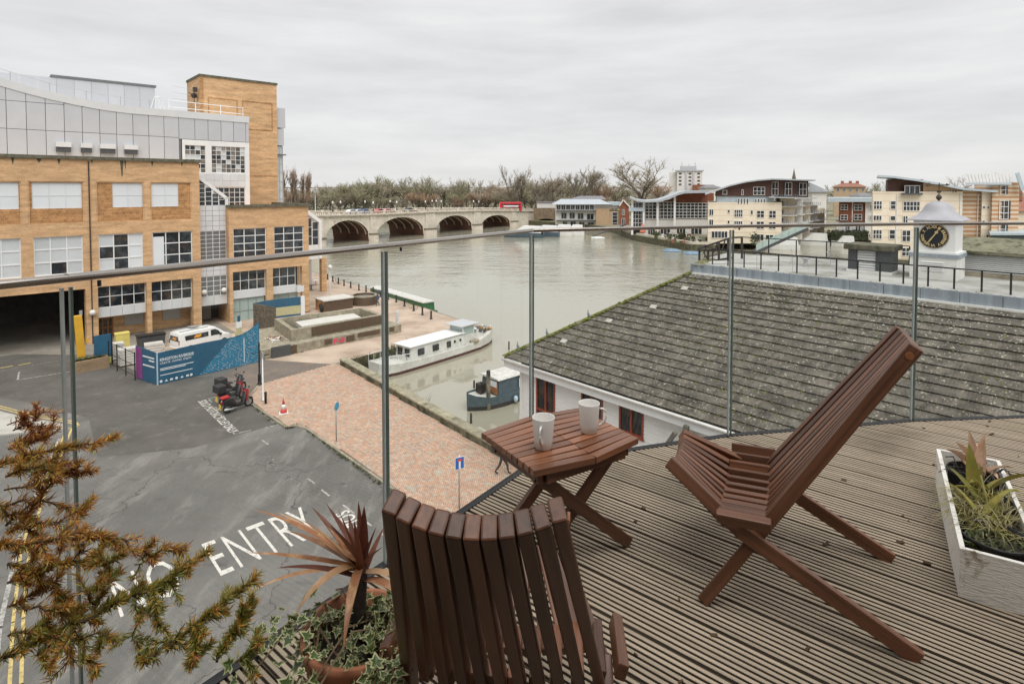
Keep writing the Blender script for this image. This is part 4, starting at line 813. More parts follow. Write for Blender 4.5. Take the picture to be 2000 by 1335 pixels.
t = thing('globe_lamp', 'white globe street lamp on a slim post behind the riverside columns', 'lamp', gz(645, 585, 0)); MB().lathe([(.08, 0), (.05, .6), (.04, 4.3)], 8).build('lamp_post', M['white_dirty'], t, True); MB().sphere((0, 0, 4.6), .32, 14, 8).build('lamp_globe', M['white'], t, True)
t = thing('notice_board', 'white upright notice board on the promenade beside the concrete tank', 'sign', gz(776, 640, 0), ANG + rad(40)); MB().box(-.45, -.03, .5, .45, .03, 1.9).build('board', M['print'], t)
for s in (-.42, .42): MB().box(s - .03, -.05, 0, s + .03, .05, 1.95).build('leg', M['white_dirty'], t)
m = MB()
for k in range(4): m.quad((-.35, -.034, .75 + k * .25), (.3, -.034, .75 + k * .25), (.3, -.034, .83 + k * .25), (-.35, -.034, .83 + k * .25))
m.build('printed_line', M['steel'], t)
def bicycle(lab, p, rz, mat):
    t = thing('bicycle', lab, 'bicycle', p, rz)
    for x in (0, 1.05):
        w = MB(); n = 20
        w.tube([(x + .33 * math.cos(q * 6.283 / n), 0, .34 + .33 * math.sin(q * 6.283 / n)) for q in range(n + 1)], .02, 5, cap=False); o = w.build('wheel', M['tyre'], t)
    m = MB()
    for a, b in (((0, .34), (.45, .35)), ((.45, .35), (.3, .8)), ((0, .34), (.32, .72)), ((.32, .76), (.88, .78)), ((.45, .35), (.88, .74)), ((1.05, .34), (.86, .95))): m.tube([(a[0], 0, a[1]), (b[0], 0, b[1])], .02, 5)
    m.build('frame', mat, t); m = MB(); m.tube([(.82, -.28, .98), (.88, 0, .97), (.82, .28, .98)], .015, 5); m.build('handlebar', M['black'], t); bevel(MB().box(.15, -.07, .84, .42, .07, .9).build('saddle', M['seat'], t), .02, 1); return t
bicycle('green bicycle leaning by the bollards at the end of the green narrowboat', gz(812, 604, 0), rad(140), mk('green_paint', (.03, .2, .06), .4, .1, 4))
bicycle('dark bicycle leaning on the bollards beyond the brick columns', gz(663, 556, 0), rad(150), M['black'])
# ---------- concrete tank, hut, round planter
def uvof(p): return (p.x * CA + p.y * SA, -p.x * SA + p.y * CA)
M['rust_brick'] = mk('dark_brown_cladding', (.105, .07, .045), .85, .25, 2.5, stretch=(1, 1, 4)); M['slab_pale'] = mk('pale_slab', (.62, .60, .56), .7, .08, .8); M['pink'] = mk('pink_spray_paint', (.72, .06, .14), .6, .05, 3)
T = thing('concrete_tank', 'long low concrete tank holding a pale slab, terrace wall below with pink graffiti', 'planter wall', W(18.4, 53.9, 0), ANG)
LO = lambda px, py, z: (lambda q: (q[0] - 18.4, q[1] - 53.9))(uvof(gz(px, py, z)))
m = MB(); m.prism([(0, 0), (14.9, .25), (14.9, 2.2), (13.5, 8.5), (.4, 8.5)], 0, .85); m.build('terrace_wall', M['concrete'], T)
FL, FR, BR, BL = LO(568.8, 644.5, 1.95), LO(749, 614, 1.95), LO(706.6, 600, 1.95), LO(535.7, 621.6, 1.95)
def lerp(a, b, t): return (a[0] + (b[0] - a[0]) * t, a[1] + (b[1] - a[1]) * t)
cen = ((FL[0] + BR[0]) / 2, (FL[1] + BR[1]) / 2); q = [FL, FR, BR, BL]; inn = [(p[0] + (.45 if p[0] < cen[0] else -.45), p[1] + (.45 if p[1] < cen[1] else -.45)) for p in q]
m = MB()
for i in range(4):
    j = (i + 1) % 4; m.prism([q[i], q[j], inn[j], inn[i]], .85, 1.95)
m.build('tank_wall', M['concrete'], T); m = MB(); m.prism(inn, .8, 1.1); m.build('tank_floor', M['coping'], T)
sl = [LO(577, 628, 1.5), LO(590, 637, 1.5), LO(705, 619, 1.5), LO(688, 610, 1.5)]; m = MB(); m.prism(sl, 1.1, 1.5); m.build('pale_slab', M['slab_pale'], T)
m = MB(); d = lerp(FL, FR, .2); m.prism([(d[0], d[1] - .05), (FR[0], FR[1] - .05), (FR[0], FR[1] - .003), (d[0], d[1] - .003)], 1.0, 1.9); m.build('brown_cladding', M['rust_brick'], T)
m = MB()
for x0, x1, z0, z1 in ((1.25, 3.3, .0, .8), (6.1, 6.9, .25, .75), (8.4, 9.3, .15, .72), (9.7, 12.2, .35, .78), (13.4, 14.0, .3, .75)): m.box(x0, .25 * x0 / 14.9 - .04, z0, x1, .25 * x0 / 14.9 + .2, z1)
m.split('brown_panel', M['rust_brick'], T); m = MB(); m.box(.9, -.3, 0, 2.6, -.02, 1.0); m.build('service_box', M['darkgrey'], T)
g = fit(text_mb('F-8', 1, 1, off=.03), 7.05, .18, 8.2, .68); g.v = [(p[0], .055, p[1]) for p in g.v]; g.build('graffiti', M['pink'], T)
m = MB(); R = random.Random(4)
for _ in range(60): x, y = R.gauss(2.6, .5), R.gauss(3.2, .6); s = R.uniform(.05, .22); m.obox(Matrix.Translation((x, y, .85 + s * .3)) @ Euler((R.uniform(-.4, .4), R.uniform(-.4, .4), R.uniform(0, 3))).to_matrix().to_4x4(), s * 2, s, s * .5, R.randrange(3))
m.build('rubble', [M['white_dirty'], M['concrete'], M['brick_red']], T, kind='stuff')
t = thing('service_hut', 'small brown clad hut with flat pale roof on the promenade', 'hut', W(31.6, 69.6, 0), ANG)
m = MB(); m.box(0, 0, 0, 3.9, 2.6, 1.35, 0); m.build('hut_wall', M['rust_brick'], t); m = MB(); m.box(-.03, .05, 0, -.002, 2.55, 1.3); m.build('end_wall', M['brick_dark'], t); m = MB(); m.box(-.12, -.12, 1.35, 4.0, 2.7, 1.5); m.build('roof', M['slab_pale'], t)
t = thing('scooter_wheel', 'dark round object leaning on the end wall of the service hut', 'tyre', W(31.35, 70.0, 0)); m = MB(); m.lathe([(.25, -.15), (.5, -.18), (.55, 0), (.5, .18), (.25, .15)], 16); m.xf(Matrix.Translation((0, 0, .55)) @ Euler((rad(80), 0, ANG + 1.3)).to_matrix().to_4x4()); m.build('tyre', M['tyre'], t)
t = thing('round_planter', 'round brown walled planter beside the service hut', 'planter', gz(711, 593, 0)); m = MB(); m.lathe([(1.75, 0), (1.75, 1.2), (1.5, 1.2), (1.5, .7)], 28, cap=False); m.build('planter_wall', M['rust_brick'], t); m = MB(); m.lathe([(1.76, 1.12), (1.8, 1.12), (1.8, 1.25), (1.45, 1.25)], 28, cap=False); m.build('rim', M['concrete'], t); m = MB(); m.lathe([(1.5, .7), (1.5, .95), (.01, 1.0)], 24); m.build('soil', M['earth'], t)
for k, (px, py) in enumerate(((609, 566), (617, 556))):
    t = thing('cafe_table', ('dark round cafe table between the brick columns', 'pale round cafe table by the riverside column')[k], 'table', gz(px, py, 0)); MB().lathe([(.5, .72), (.5, .76)], 16).build('tabletop', M['white' if k else 'darkgrey'], t); MB().lathe([(.3, 0), (.05, .06), (.05, .72)], 10).build('pedestal', M['darkgrey'], t)
# ---------- people
def person(name, lab, loc, rz, J, cloth, H=1.75, lod=2):
    """one continuous skinned body; J: joint name -> (x, y, z) at height 1.75, +x is the walking direction"""
    RR = {'pel': .13, 'waist': .125, 'chest': .15, 'neck': .055, 'chin': .075, 'head': .10, 'crown': .075, 'shl': .075, 'shr': .075, 'ell': .048, 'elr': .048, 'wrl': .036, 'wrr': .036, 'hal': .04, 'har': .04, 'hil': .10, 'hir': .10, 'knl': .065, 'knr': .065, 'anl': .045, 'anr': .045, 'tol': .04, 'tor': .04}
    E = [('pel', 'waist'), ('waist', 'chest'), ('chest', 'neck'), ('neck', 'chin'), ('chin', 'head'), ('head', 'crown')] + [e for s in 'lr' for e in (('chest', 'sh' + s), ('sh' + s, 'el' + s), ('el' + s, 'wr' + s), ('wr' + s, 'ha' + s), ('pel', 'hi' + s), ('hi' + s, 'kn' + s), ('kn' + s, 'an' + s), ('an' + s, 'to' + s))]
    ks = list(RR); me = bpy.data.meshes.new('body'); me.from_pydata([J[k] for k in ks], [(ks.index(a), ks.index(b)) for a, b in E], [])
    o = bpy.data.objects.new('body', me); COL.objects.link(o); sk = o.modifiers.new('s', 'SKIN'); ss = o.modifiers.new('u', 'SUBSURF'); ss.levels = ss.render_levels = lod
    for i, k in enumerate(ks): d = me.skin_vertices[0].data[i]; d.radius = (RR[k], RR[k] * (1.3 if k in ('chest', 'pel', 'waist') else 1)); d.use_root = (k == 'pel')
    dg = bpy.context.evaluated_depsgraph_get(); me2 = bpy.data.meshes.new_from_object(o.evaluated_get(dg)); bpy.data.objects.remove(o)
    for mt in cloth: me2.materials.append(mt)          # coat, trousers, skin, shoes, hair
    for p in me2.polygons:
        c = p.center; hd = (c - Vector(J['head'])).length
        near = min(((c - Vector(J[k])).length, k) for k in ks)[1]
        p.material_index = 4 if (near in ('head', 'crown') and (c.z > J['head'][2] + .03 or c.x < J['head'][0] - .03)) else 2 if near in ('chin', 'head', 'hal', 'har') else 3 if near in ('tol', 'tor') or c.z < .08 else 1 if near in ('knl', 'knr', 'anl', 'anr', 'hil', 'hir') else 0
        p.use_smooth = True
    t = thing(name, lab, 'person', loc, rz); link('body', me2, t); t.scale = (H / 1.75,) * 3
    hx, hy_, hz_ = J['head']; m = MB(); m.add([(hx + .10, 0 + hy_, hz_ + .01), (hx + .10, hy_ - .015, hz_ - .035), (hx + .128, hy_, hz_ - .032), (hx + .10, hy_ + .015, hz_ - .035)], [(0, 1, 2), (0, 2, 3), (1, 3, 2)]); m.build('nose', cloth[2], t); return t
def joints(stride=.32, swing=.25, bend=0):
    J = {'pel': (0, 0, .95), 'waist': (.0, 0, 1.10), 'chest': (.02, 0, 1.33), 'neck': (.03, 0, 1.48), 'chin': (.06, 0, 1.55), 'head': (.055, 0, 1.63), 'crown': (.045, 0, 1.71)}
    for s, y, k in (('l', .1, 1), ('r', -.1, -1)):
        J.update({'sh' + s: (.02, y * 1.9, 1.40), 'el' + s: (-.05 - k * swing * .5, y * 2.3, 1.14), 'wr' + s: (.08 - k * swing, y * 2.2, .93), 'ha' + s: (.12 - k * swing, y * 2.1, .85), 'hi' + s: (0, y, .90), 'kn' + s: (.06 + k * stride * .55, y, .50), 'an' + s: (k * stride - .03, y, .09 if k > 0 else .14), 'to' + s: (k * stride + .13, y, .045 if k > 0 else .05)})
    return J
C = {k: mk('cloth_' + k, c, .85, .15, 8) for k, c in dict(charcoal=(.035, .035, .04), navy=(.02, .03, .07), blue=(.04, .10, .25), grey=(.2, .2, .21), red=(.35, .04, .04)).items()}
M['skin'] = mk('skin', (.46, .27, .19), .55, .08, 9); M['hair'] = mk('dark_hair', (.03, .022, .017), .6, .3, 30); M['shoe'] = mk('dark_shoes', (.03, .027, .025), .6, .2, 9)
person('person', 'person in a dark jacket and dark trousers striding along the brick paving beside the wall', gz(981, 925, .105), rad(-12), joints(.34, .25), [C['charcoal'], C['charcoal'], M['skin'], M['shoe'], M['hair']], 1.78)
pb = gz(738, 597, 0); person('person', 'person in a blue coat walking along the promenade by the bollards', pb, rad(215), joints(.22, .15), [C['blue'], C['navy'], M['skin'], M['shoe'], M['hair']], 1.75)
t = thing('umbrella', 'dark umbrella held up by the person in the blue coat', 'umbrella', pb + Vector((.1, .05, 0))); MB().lathe([(.55, 1.88), (.45, 2.0), (.2, 2.1), (.01, 2.13)], 8).build('canopy', C['charcoal'], t); MB().tube([(0, 0, 1.0), (0, 0, 2.1)], .012, 5).build('shaft', M['black'], t)
# ---------- boats
def hull(mb, st, mi=(0, 1, 2), zb=-.55):
    """st: (x, half width deck, half width waterline, deck z); z = 0 is the waterline; mi: topsides, boot stripe, deck"""
    n = len(st)
    for (x0, a0, b0, d0), (x1, a1, b1, d1) in zip(st[:-1], st[1:]):
        for s in (1, -1):
            def P(x, a, b, d): return [(x, s * b * .9, zb), (x, s * b, .0), (x, s * (b + (a - b) * .35), .28), (x, s * a, d), (x, s * a * .93, d), (x, s * a * .93, d - .12)]
            p, q = P(x0, a0, b0, d0), P(x1, a1, b1, d1)
            for k, mm in enumerate((1, 1, 0, 0, 0)):
                f = [p[k], q[k], q[k + 1], p[k + 1]]; mb.add(f if s < 0 else f[::-1], [(0, 1, 2, 3)], mi[mm])
        mb.quad((x0, -a0 * .93, d0 - .12), (x1, -a1 * .93, d1 - .12), (x1, a1 * .93, d1 - .12), (x0, a0 * .93, d0 - .12), mi[2])
    for (x, a, b, d), f in ((st[0], 1), (st[-1], -1)):
        v = [(x, -b * .9, zb), (x, -b, 0), (x, -a, d), (x, a, d), (x, b, 0), (x, b * .9, zb)]; mb.add(v, [tuple(range(6))[::-f]], mi[0])
    return mb
M['hull_white'] = mk('chalky_white_hull', (.66, .655, .62), .55, .14, 1.4, spots=((.36, .30, .22), 2.2, .6, .8)); M['boot'] = mk('dark_red_boot', (.09, .035, .03), .7, .3, 2); M['deck_grey'] = mk('pale_deck', (.58, .57, .53), .7, .15, 2); M['hull_blue'] = mk('slate_blue_hull', (.065, .10, .125), .55, .25, 2.5); M['hull_dark'] = mk('black_hull', (.02, .02, .022), .6, .25, 2); M['green_boat'] = mk('green_boat_paint', (.03, .13, .045), .5, .2, 2)
p0, p1 = Vector(W(26.9, 47.25, -1.6)), Vector(W(41.4, 49.2, -1.6)); d = p1 - p0
BG = thing('white_barge', 'long white house barge with wheelhouse, moored against the promenade in the basin', 'barge', p0, math.atan2(d.y, d.x))
st = [(-.9, .8, .6, 1.35), (-.5, 1.2, 1.0, 1.2), (1, 1.45, 1.35, 1.05), (4, 1.5, 1.45, .92), (9, 1.5, 1.45, .92), (12, 1.42, 1.3, 1.1), (13.8, 1.05, .8, 1.4), (14.9, .5, .25, 1.7), (15.3, .12, .06, 1.85)]
hull(MB(), st).build('hull', [M['hull_white'], M['boot'], M['deck_grey']], BG)
m = MB(); loft(m, [[(2.6, -1.2, .8), (2.6, 1.2, .8), (2.7, 1.1, 2.15), (2.7, -1.1, 2.15)], [(9.6, -1.25, .8), (9.6, 1.25, .8), (9.6, 1.15, 2.05), (9.6, -1.15, 2.05)]]); m.build('cabin', M['hull_white'], BG)
m = MB(); m.box(2.4, -1.25, 2.16, 9.8, 1.25, 2.24); m.xf(Matrix.Shear('XZ', 4, (0, 0)) if False else Matrix.Identity(4)); m.build('cabin_roof', M['white'], BG)
m = MB()
for x, w_, z0, z1 in ((3.4, .75, 1.25, 1.85), (5.3, .75, 1.25, 1.85), (7.2, .5, 1.2, 1.8)): m.box(x, -1.28, z0, x + w_, -1.16, z1)
for x in (8.3, 9.1): m.lathe([(.13, -.06), (.13, .06)], 12, (0, 0, 0)); m.xf(Matrix.Translation((x, -1.2, 1.6)) @ Matrix.Rotation(rad(90), 4, 'X'), len(m.v) - 24)
m.split('cabin_window', M['glass'], BG); MB().box(2.58, -.85, 1.2, 2.66, -.2, 1.9).build('cabin_window', M['glass'], BG); MB().box(2.58, .2, 1.2, 2.66, .85, 1.9).build('cabin_window', M['glass'], BG)
WH = MB().box(9.7, -1.0, .9, 11.4, 1.0, 1.9).build('wheelhouse', M['hull_white'], BG); m = MB()
for x in (9.75, 11.35):
    for y in (-.95, .95): m.box(x - .05, y - .05, 1.9, x + .05, y + .05, 2.85)
m.build('corner_post', M['white'], WH); m = MB(); m.box(9.75, -.96, 1.92, 11.35, .96, 2.82); m.build('glazing', M['glass_pale'], WH); MB().box(9.2, -1.3, 2.86, 11.9, 1.3, 2.95).build('roof', M['panel'], WH)
MB().box(11.7, -.7, .9, 13.0, .7, 1.6).build('hatch_box', M['hull_white'], BG); m = MB(); m.lathe([(.5, .95), (.55, 1.2)], 14, (11.2, -1.15, 0)); m.build('rope_coil', M['concrete'], BG)
m = MB(); R = random.Random(6)
for _ in range(46): s = R.uniform(.08, .28); m.obox(Matrix.Translation((R.uniform(12.2, 14.6), R.uniform(-.5, .6), 1.45 + R.uniform(0, .5))) @ Euler((R.random(), R.random(), R.random() * 3)).to_matrix().to_4x4(), s, s * 1.6, s, R.randrange(5))
m.build('deck_clutter', [M['darkgrey'], M['steel'], M['white_dirty'], M['leafy'], M['brick_dark']], BG, kind='stuff')
m = MB()
for s in (-1, 1):
    m.tube([(-.8, s * .85, 1.9), (.9, s * 1.35, 1.8), (2.4, s * 1.4, 1.7)], .025, 4)
    for x, y in ((-.8, .85), (0, 1.12), (.9, 1.35), (1.7, 1.38)): m.tube([(x, s * y, 1.1), (x, s * y, 1.9 - .05 * x)], .02, 4)
m.build('stern_rail', M['white'], BG); m = MB(); m.tube([(2.3, -.9, 1.0), (2.2, -.7, 1.6), (2.0, .6, 1.7), (1.8, .9, 1.0)], .03, 5); m.build('grab_rail', M['darkgrey'], BG)
def narrowboat(name, lab, loc, rz, L, hm, cm, rm, cabin, gr=None):
    t = thing(name, lab, 'narrowboat', loc, rz, gr)
    hull(MB(), [(0, .08, .04, 1.15), (.4, .55, .35, 1.0), (1.2, .95, .8, .85), (2.5, 1.05, 1.0, .78), (L - 1, 1.05, 1.0, .78), (L - .3, .85, .7, .85), (L, .4, .3, .9)]).build('hull', [M[hm], M['hull_dark'], M['deck_grey']], t)
    a, b = cabin; m = MB(); loft(m, [[(a, -.88, .66), (a, .88, .66), (a + .05, .8, 1.75), (a + .05, -.8, 1.75)], [(b, -.9, .66), (b, .9, .66), (b, .82, 1.7), (b, -.82, 1.7)]]); m.build('cabin', M[cm], t)
    m = MB(); loft(m, [[(x, -.92, 1.75), (x, -.85, 1.84), (x, 0, 1.9), (x, .85, 1.84), (x, .92, 1.75)] for x in (a - .12, b + .12)]); m.build('cabin_roof', M[rm], t); return t
M['roof_grey'] = mk('worn_white_roof', (.60, .59, .56), .7, .2, 2.5, spots=((.3, .27, .22), 4, .58, .75))
NB = narrowboat('blue_narrowboat', 'dark slate blue narrowboat with worn white roof, its bow showing beside the white boathouse', W(27.3, 34.9, -1.6), ANG, 13, 'hull_blue', 'hull_blue', 'roof_grey', (2.1, 11))
NB.scale = (1.1, 1.25, 1.2); MB().box(2.03, -.75, .8, 2.09, -.05, 1.6).build('cabin_door', M['orange_wood'], NB); MB().box(2.02, -.7, 1.25, 2.085, -.1, 1.62).build('door_light', M['print'], NB)
m = MB(); wall(m, 4.0, 5.1, .95, 1.55, [(4.25, 4.85, 1.02, 1.5)], -.93, .06); m.build('window_surround', M['print'], NB); MB().box(4.2, -.89, 1.0, 4.9, -.86, 1.52).build('window', M['glass'], NB)
m = MB(); m.tube([(1.9, -.5, .8), (1.5, -.3, 1.5), (1.5, .3, 1.5), (1.9, .5, .8)], .04, 5); m.box(1.3, .1, .8, 1.8, .6, 1.4); m.build('deck_gear', M['black'], NB); m = MB(); m.sphere((3.4, -1.18, .35), .16, 10, 6, 0, (1, 1, 1.4)); m.build('fender', M['print_grey'], NB, True)
narrowboat('green_narrowboat', 'green narrowboat with white roof moored along the promenade bollards', W(43.2, 61.8, -1.6), ANG + rad(87), 17.5, 'green_boat', 'green_boat', 'roof_grey', (1.6, 16.5)).scale = (1.05, 1.0, 1.25)
t = thing('mooring_pile', 'thick weathered timber pile standing in the water in front of the blue narrowboat', 'pile', gz(954, 800, -1.6)); MB().lathe([(.17, -1), (.17, .5), (.16, 3.0), (.12, 3.1)], 10).build('pile', mk('weathered_pile', (.17, .15, .11), .9, .4, 3, spots=((.03, .03, .025), .6, .5, .6)), t, True)
for k, (px, py, h) in enumerate(((920, 826, .7), (926, 757, .6), (994, 682, .8))):
    t = thing('mooring_stake', ('thin dark stake in the water left of the timber pile', 'thin dark stake in the water near the barge reflection', 'thin dark stake at the tip of the mossy tiled roof')[k], 'stake', gz(px, py, -1.6), 0, 'stakes in the basin'); MB().lathe([(.09, -1), (.08, h), (.03, h + .08)], 8).build('stake', M['rust'], t, True)
# ---------- weeds on the quay edge
M['weed'] = mk('dry_weeds', (.15, .14, .055), .9, .4, 2); R = random.Random(21); m = MB()
for _ in range(90): u = R.uniform(24.3, 41); v = 48.55 + (u - 23.75) * .105 - R.uniform(.0, .35); p = W(u, v, R.uniform(-.5, .02)); tuft(m, p, .35, R.uniform(.25, .7) + (.7 if 28 < u < 31.5 else 0), 9, R, .025)
m.build('quay_weeds', M['weed'], kind='stuff')
m = MB()
for _ in range(260):
    k = R.random(); u = 15.1 + R.uniform(-.12, .1); v = R.uniform(20, 36)
    if k < .3: u, v = R.uniform(14.2, 15.1), 37.2 + R.uniform(-.15, .15)
    elif k < .45: u, v = 14.0 + R.uniform(-.15, .05), R.uniform(38, 43)
    elif k < .55: u = R.uniform(18.5, 22.5); v = 53.8
    tuft(m, W(u, v, .03), .12, .16, 6, R, .02)
m.build('kerb_weeds', M['leafy'], kind='stuff')
t = thing('bare_shrub', 'leafless shrub growing from the basin wall', 'shrub', W(22.9, 34.5, -.6)); m = MB()
for _ in range(26): a = R.uniform(0, 6.28); p = Vector((0, 0, 0)); q = Vector((math.cos(a) * .4, math.sin(a) * .4, R.uniform(.6, 1.1))); m.tube([p, q * .6, q + Vector((math.cos(a) * .3, math.sin(a) * .3, .4))], [.015, .01, .005], 3)
m.build('twigs', M['rust'], t)
# ================================================================ WHITE BOATHOUSE WITH MOSSY TILED ROOF, CLOCK TURRET
U3, V3 = Vector((CA, SA, 0)), Vector((-SA, CA, 0))
WL = lambda v: 22.64 - v                      # local x of the boathouse frame runs to the right along the eave, local y inwards
BH = thing('boathouse', 'white weatherboarded boathouse with mossy grey tiled hip roof and red framed windows', 'boathouse', W(21.43, 22.64, 0), ANG - rad(90))
M['board_white'] = mk('white_weatherboard', (.76, .76, .74), .55, .07, 1.5, stretch=(1, 1, 6), spots=((.58, .57, .52), 2.5, .62, .8))
wins = [(1.18, 2.55, 3.0, 5.83), (4.30, 5.63, 3.6, 5.9), (6.58, 7.92, 4.42, 5.95)]
m = MB(); bh = .17; z = -1.6
while z < 5.95:                                # lapped boards, each with its own lower edge
    segs = [0.0] + sorted([x for w in wins if w[2] < z + bh and w[3] > z for x in w[:2]]) + [30.0]
    for a, b in zip(segs[::2], segs[1::2]): m.add([(a, -.028, z), (b, -.028, z), (b, -.004, z + bh), (a, -.004, z + bh), (a, .0, z), (b, .0, z)], [(0, 1, 2, 3), (4, 5, 1, 0)])
    z += bh
m.build('weatherboarding', M['board_white'], BH, kind='stuff')
m = MB(); wall(m, 0, 30, -1.6, 6.1, [w for w in wins], .01, .2); m.quad((0, .01, -1.6), (0, .01, 6.1), (0, 8, 6.1), (0, 8, -1.6)); m.build('wall_core', M['board_white'], BH)
m = MB(); m.box(-.06, -.06, -1.6, .14, .1, 6.0); m.build('corner_board', M['white'], BH)
for a, b, c, d in wins:
    w = window(BH, a, b, c, d, -.05, 2, 2, .09, 'redwood', 'glass', .12, rowz=[c, 3.95 if c < 3.9 else c + .02, d] if c < 3.9 else None) if c < 3.9 else window(BH, a, b, c, d, -.05, 2, 1, .09, 'redwood', 'glass', .12)
    m = MB(); m.box(a - .05, -.09, c - .07, b + .05, .02, c); m.build('sill', M['redwood'], BH)
TH = math.atan2(11.0 - 6.3, 28.15 - 20.98); SLEN = math.hypot(4.7, 7.17)
def RP(s, v, h=0.0):                           # point on the roof slope: s metres up from the eave, h above it
    return Vector((WL(v), 20.98 - 21.43 + s * math.cos(TH) - h * math.sin(TH), 6.3 + s * math.sin(TH) + h * math.cos(TH)))
m = MB(); m.box(-.9, -.47, 5.78, 30, -.42, 6.2); m.build('fascia', M['white'], BH); m = MB(); m.box(-.88, -.42, 5.8, 30, .0, 5.84); m.build('soffit', M['white_dirty'], BH)
m = MB(); m.tube([(-.95, -.54, 6.2), (30, -.54, 6.2)], .075, 8); m.build('gutter', M['white_dirty'], BH, True)
def tile_mat(name):
    m = mk(name, (.112, .10, .083), .92, .5, 1.4, rnd=.16, spots=((.40, .385, .30), 8.5, .60, .68), spots2=((.05, .047, .036), 3.2, .50, .68), bump=.35, bscale=30); return m
M['tile'] = tile_mat('concrete_roof_tile'); M['moss'] = mk('moss', (.13, .15, .025), .95, .35, 9, bump=.4, bscale=60); M['hip'] = mk('mossy_hip_tile', (.17, .16, .09), .95, .35, 3, rnd=.15, spots=((.14, .155, .03), 2.2, .48, .62), bump=.3, bscale=25)
M['tile_edge'] = mk('dark_tile_edge', (.022, .02, .014), .95, .4, 3)  # near-black colour on every tile's lower edge, drawing the course lines
NR = 20; GA = SLEN / NR; TW = .38
hipv = lambda s: 23.52 - 7.14 * s / SLEN
def tile(mb, s0, va, vb, h0=.0):
    t = .075; s1 = s0 + GA + .05
    def c(v, s): return min(v, hipv(max(0, s)))
    P = [RP(s0, c(va, s0), t + h0), RP(s0, c(vb, s0), t + h0), RP(s1, c(vb, s1), .012), RP(s1, c(va, s1), .012), RP(s0, c(va, s0), .004), RP(s0, c(vb, s0), .004)]
    k = .012
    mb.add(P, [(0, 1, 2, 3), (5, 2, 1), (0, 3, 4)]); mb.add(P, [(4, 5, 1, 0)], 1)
R = random.Random(9); cand = []
for r in range(NR):
    s0 = r * GA; v = hipv(s0); v = -7 + TW * math.ceil((v + 7) / TW) + (.5 * TW if r % 2 else 0)
    while v > -6.5:
        va, vb = v, v - TW + .003
        if vb < hipv(s0) - .02:
            w_ = BH.matrix_basis @ RP(s0 + GA / 2, min(v, hipv(s0)) - TW / 2); px, py, q = proj(w_); full = va < hipv(s0 + GA + .05)
            vis = q > 0 and px < 1990 and py < 860 and full and py < 905 - .055 * (px - 1040)
            cand.append((w_.length if vis else 1e9, s0, va, vb))
        v -= TW
cand.sort(); tm = None; big = MB(); ref = None
for k, (dd, s0, va, vb) in enumerate(cand):
    if k < 300 and dd < 1e8:
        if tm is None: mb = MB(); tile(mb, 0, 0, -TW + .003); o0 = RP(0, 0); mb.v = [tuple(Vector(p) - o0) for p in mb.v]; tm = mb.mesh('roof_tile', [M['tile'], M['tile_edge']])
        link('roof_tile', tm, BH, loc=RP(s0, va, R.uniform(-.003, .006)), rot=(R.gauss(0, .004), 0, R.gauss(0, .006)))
    else: tile(big, s0, va, vb, R.uniform(-.004, .008))
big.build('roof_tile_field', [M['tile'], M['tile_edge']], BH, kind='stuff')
m = MB(); m.add([RP(0, 23.52, -.02), RP(0, -7, -.02), RP(SLEN, -7, -.02), RP(SLEN, 16.38, -.02)], [(0, 1, 2, 3)]); a = RP(0, 23.52, -.01); b = RP(SLEN, 16.38, -.01); m.add([a, b, b + Vector((0, 9, 0)), a + Vector((0, 16, 0))], [(0, 1, 2, 3)]); m.build('roof_underlay', M['tile'], BH)
ea, eb = RP(0, 23.52, .03), RP(SLEN, 16.38, .03); n = 28
for i in range(n):
    m = MB(); p, q = ea.lerp(eb, i / n), ea.lerp(eb, (i + 1.08) / n); m.tube([p, q], [.135, .115], 8); m.build('hip_tile', M['hip'], BH)
m = MB(); R = random.Random(31)
def dome(mb, c, r, h):
    k = 6; vs = [c + Vector((r * math.cos(q * 6.283 / k) * R.uniform(.7, 1.2), r * math.sin(q * 6.283 / k) * R.uniform(.7, 1.2), -.01)) for q in range(k)] + [c + Vector((R.uniform(-.2, .2) * r, R.uniform(-.2, .2) * r, h))]
    mb.add(vs, [(q, (q + 1) % k, k) for q in range(k)])
for _ in range(15000):
    s = R.uniform(0, SLEN); v = R.uniform(-3, 23.4); k = mnoise.noise(Vector((s * .35, v * .22, 3))) + .6 * mnoise.noise(Vector((s * 1.1, v * .8, 8)))
    if v > hipv(s) - .05 or k < R.uniform(-.38, .6) + max(0, (12 - v) * .045) - max(0, s - 5.5) * .06 : continue
    if R.random() < .75: s = round(s / GA) * GA + R.uniform(.0, .05)
    r = R.uniform(.018, .06); dome(m, RP(s, v, .035), r, r * .7)
for _ in range(420):
    t = R.random(); p = ea.lerp(eb, t) + Vector((R.uniform(-.05, .12), R.uniform(-.12, .05), R.uniform(.03, .1))); r = R.uniform(.04, .10); dome(m, p, r, r * .6)
m.build('moss', M['moss'], BH, kind='stuff')
M['lichen'] = mk('lichen', (.47, .46, .38), .95, .15, 9); m = MB()
for _ in range(3600):
    s = SLEN * (1 - R.random() ** 1.6); v = R.uniform(-3, 23.4)
    if v < hipv(s) - .05: r = R.uniform(.010, .040) * (1.7 if s > 6.8 else 1); dome(m, RP(s, v, .028 + .03 * (1 - (s % GA) / GA)), r, .012)
m.build('lichen', M['lichen'], BH, kind='stuff')
nrm = (BH.matrix_basis.to_3x3() @ (RP(0, 0, 1) - RP(0, 0, 0))); P0 = BH.matrix_basis @ RP(0, 10)
inv = BH.matrix_basis.inverted(); M['vent_grey'] = mk('pale_lichened_vent', (.42, .41, .36), .9, .25, 5)
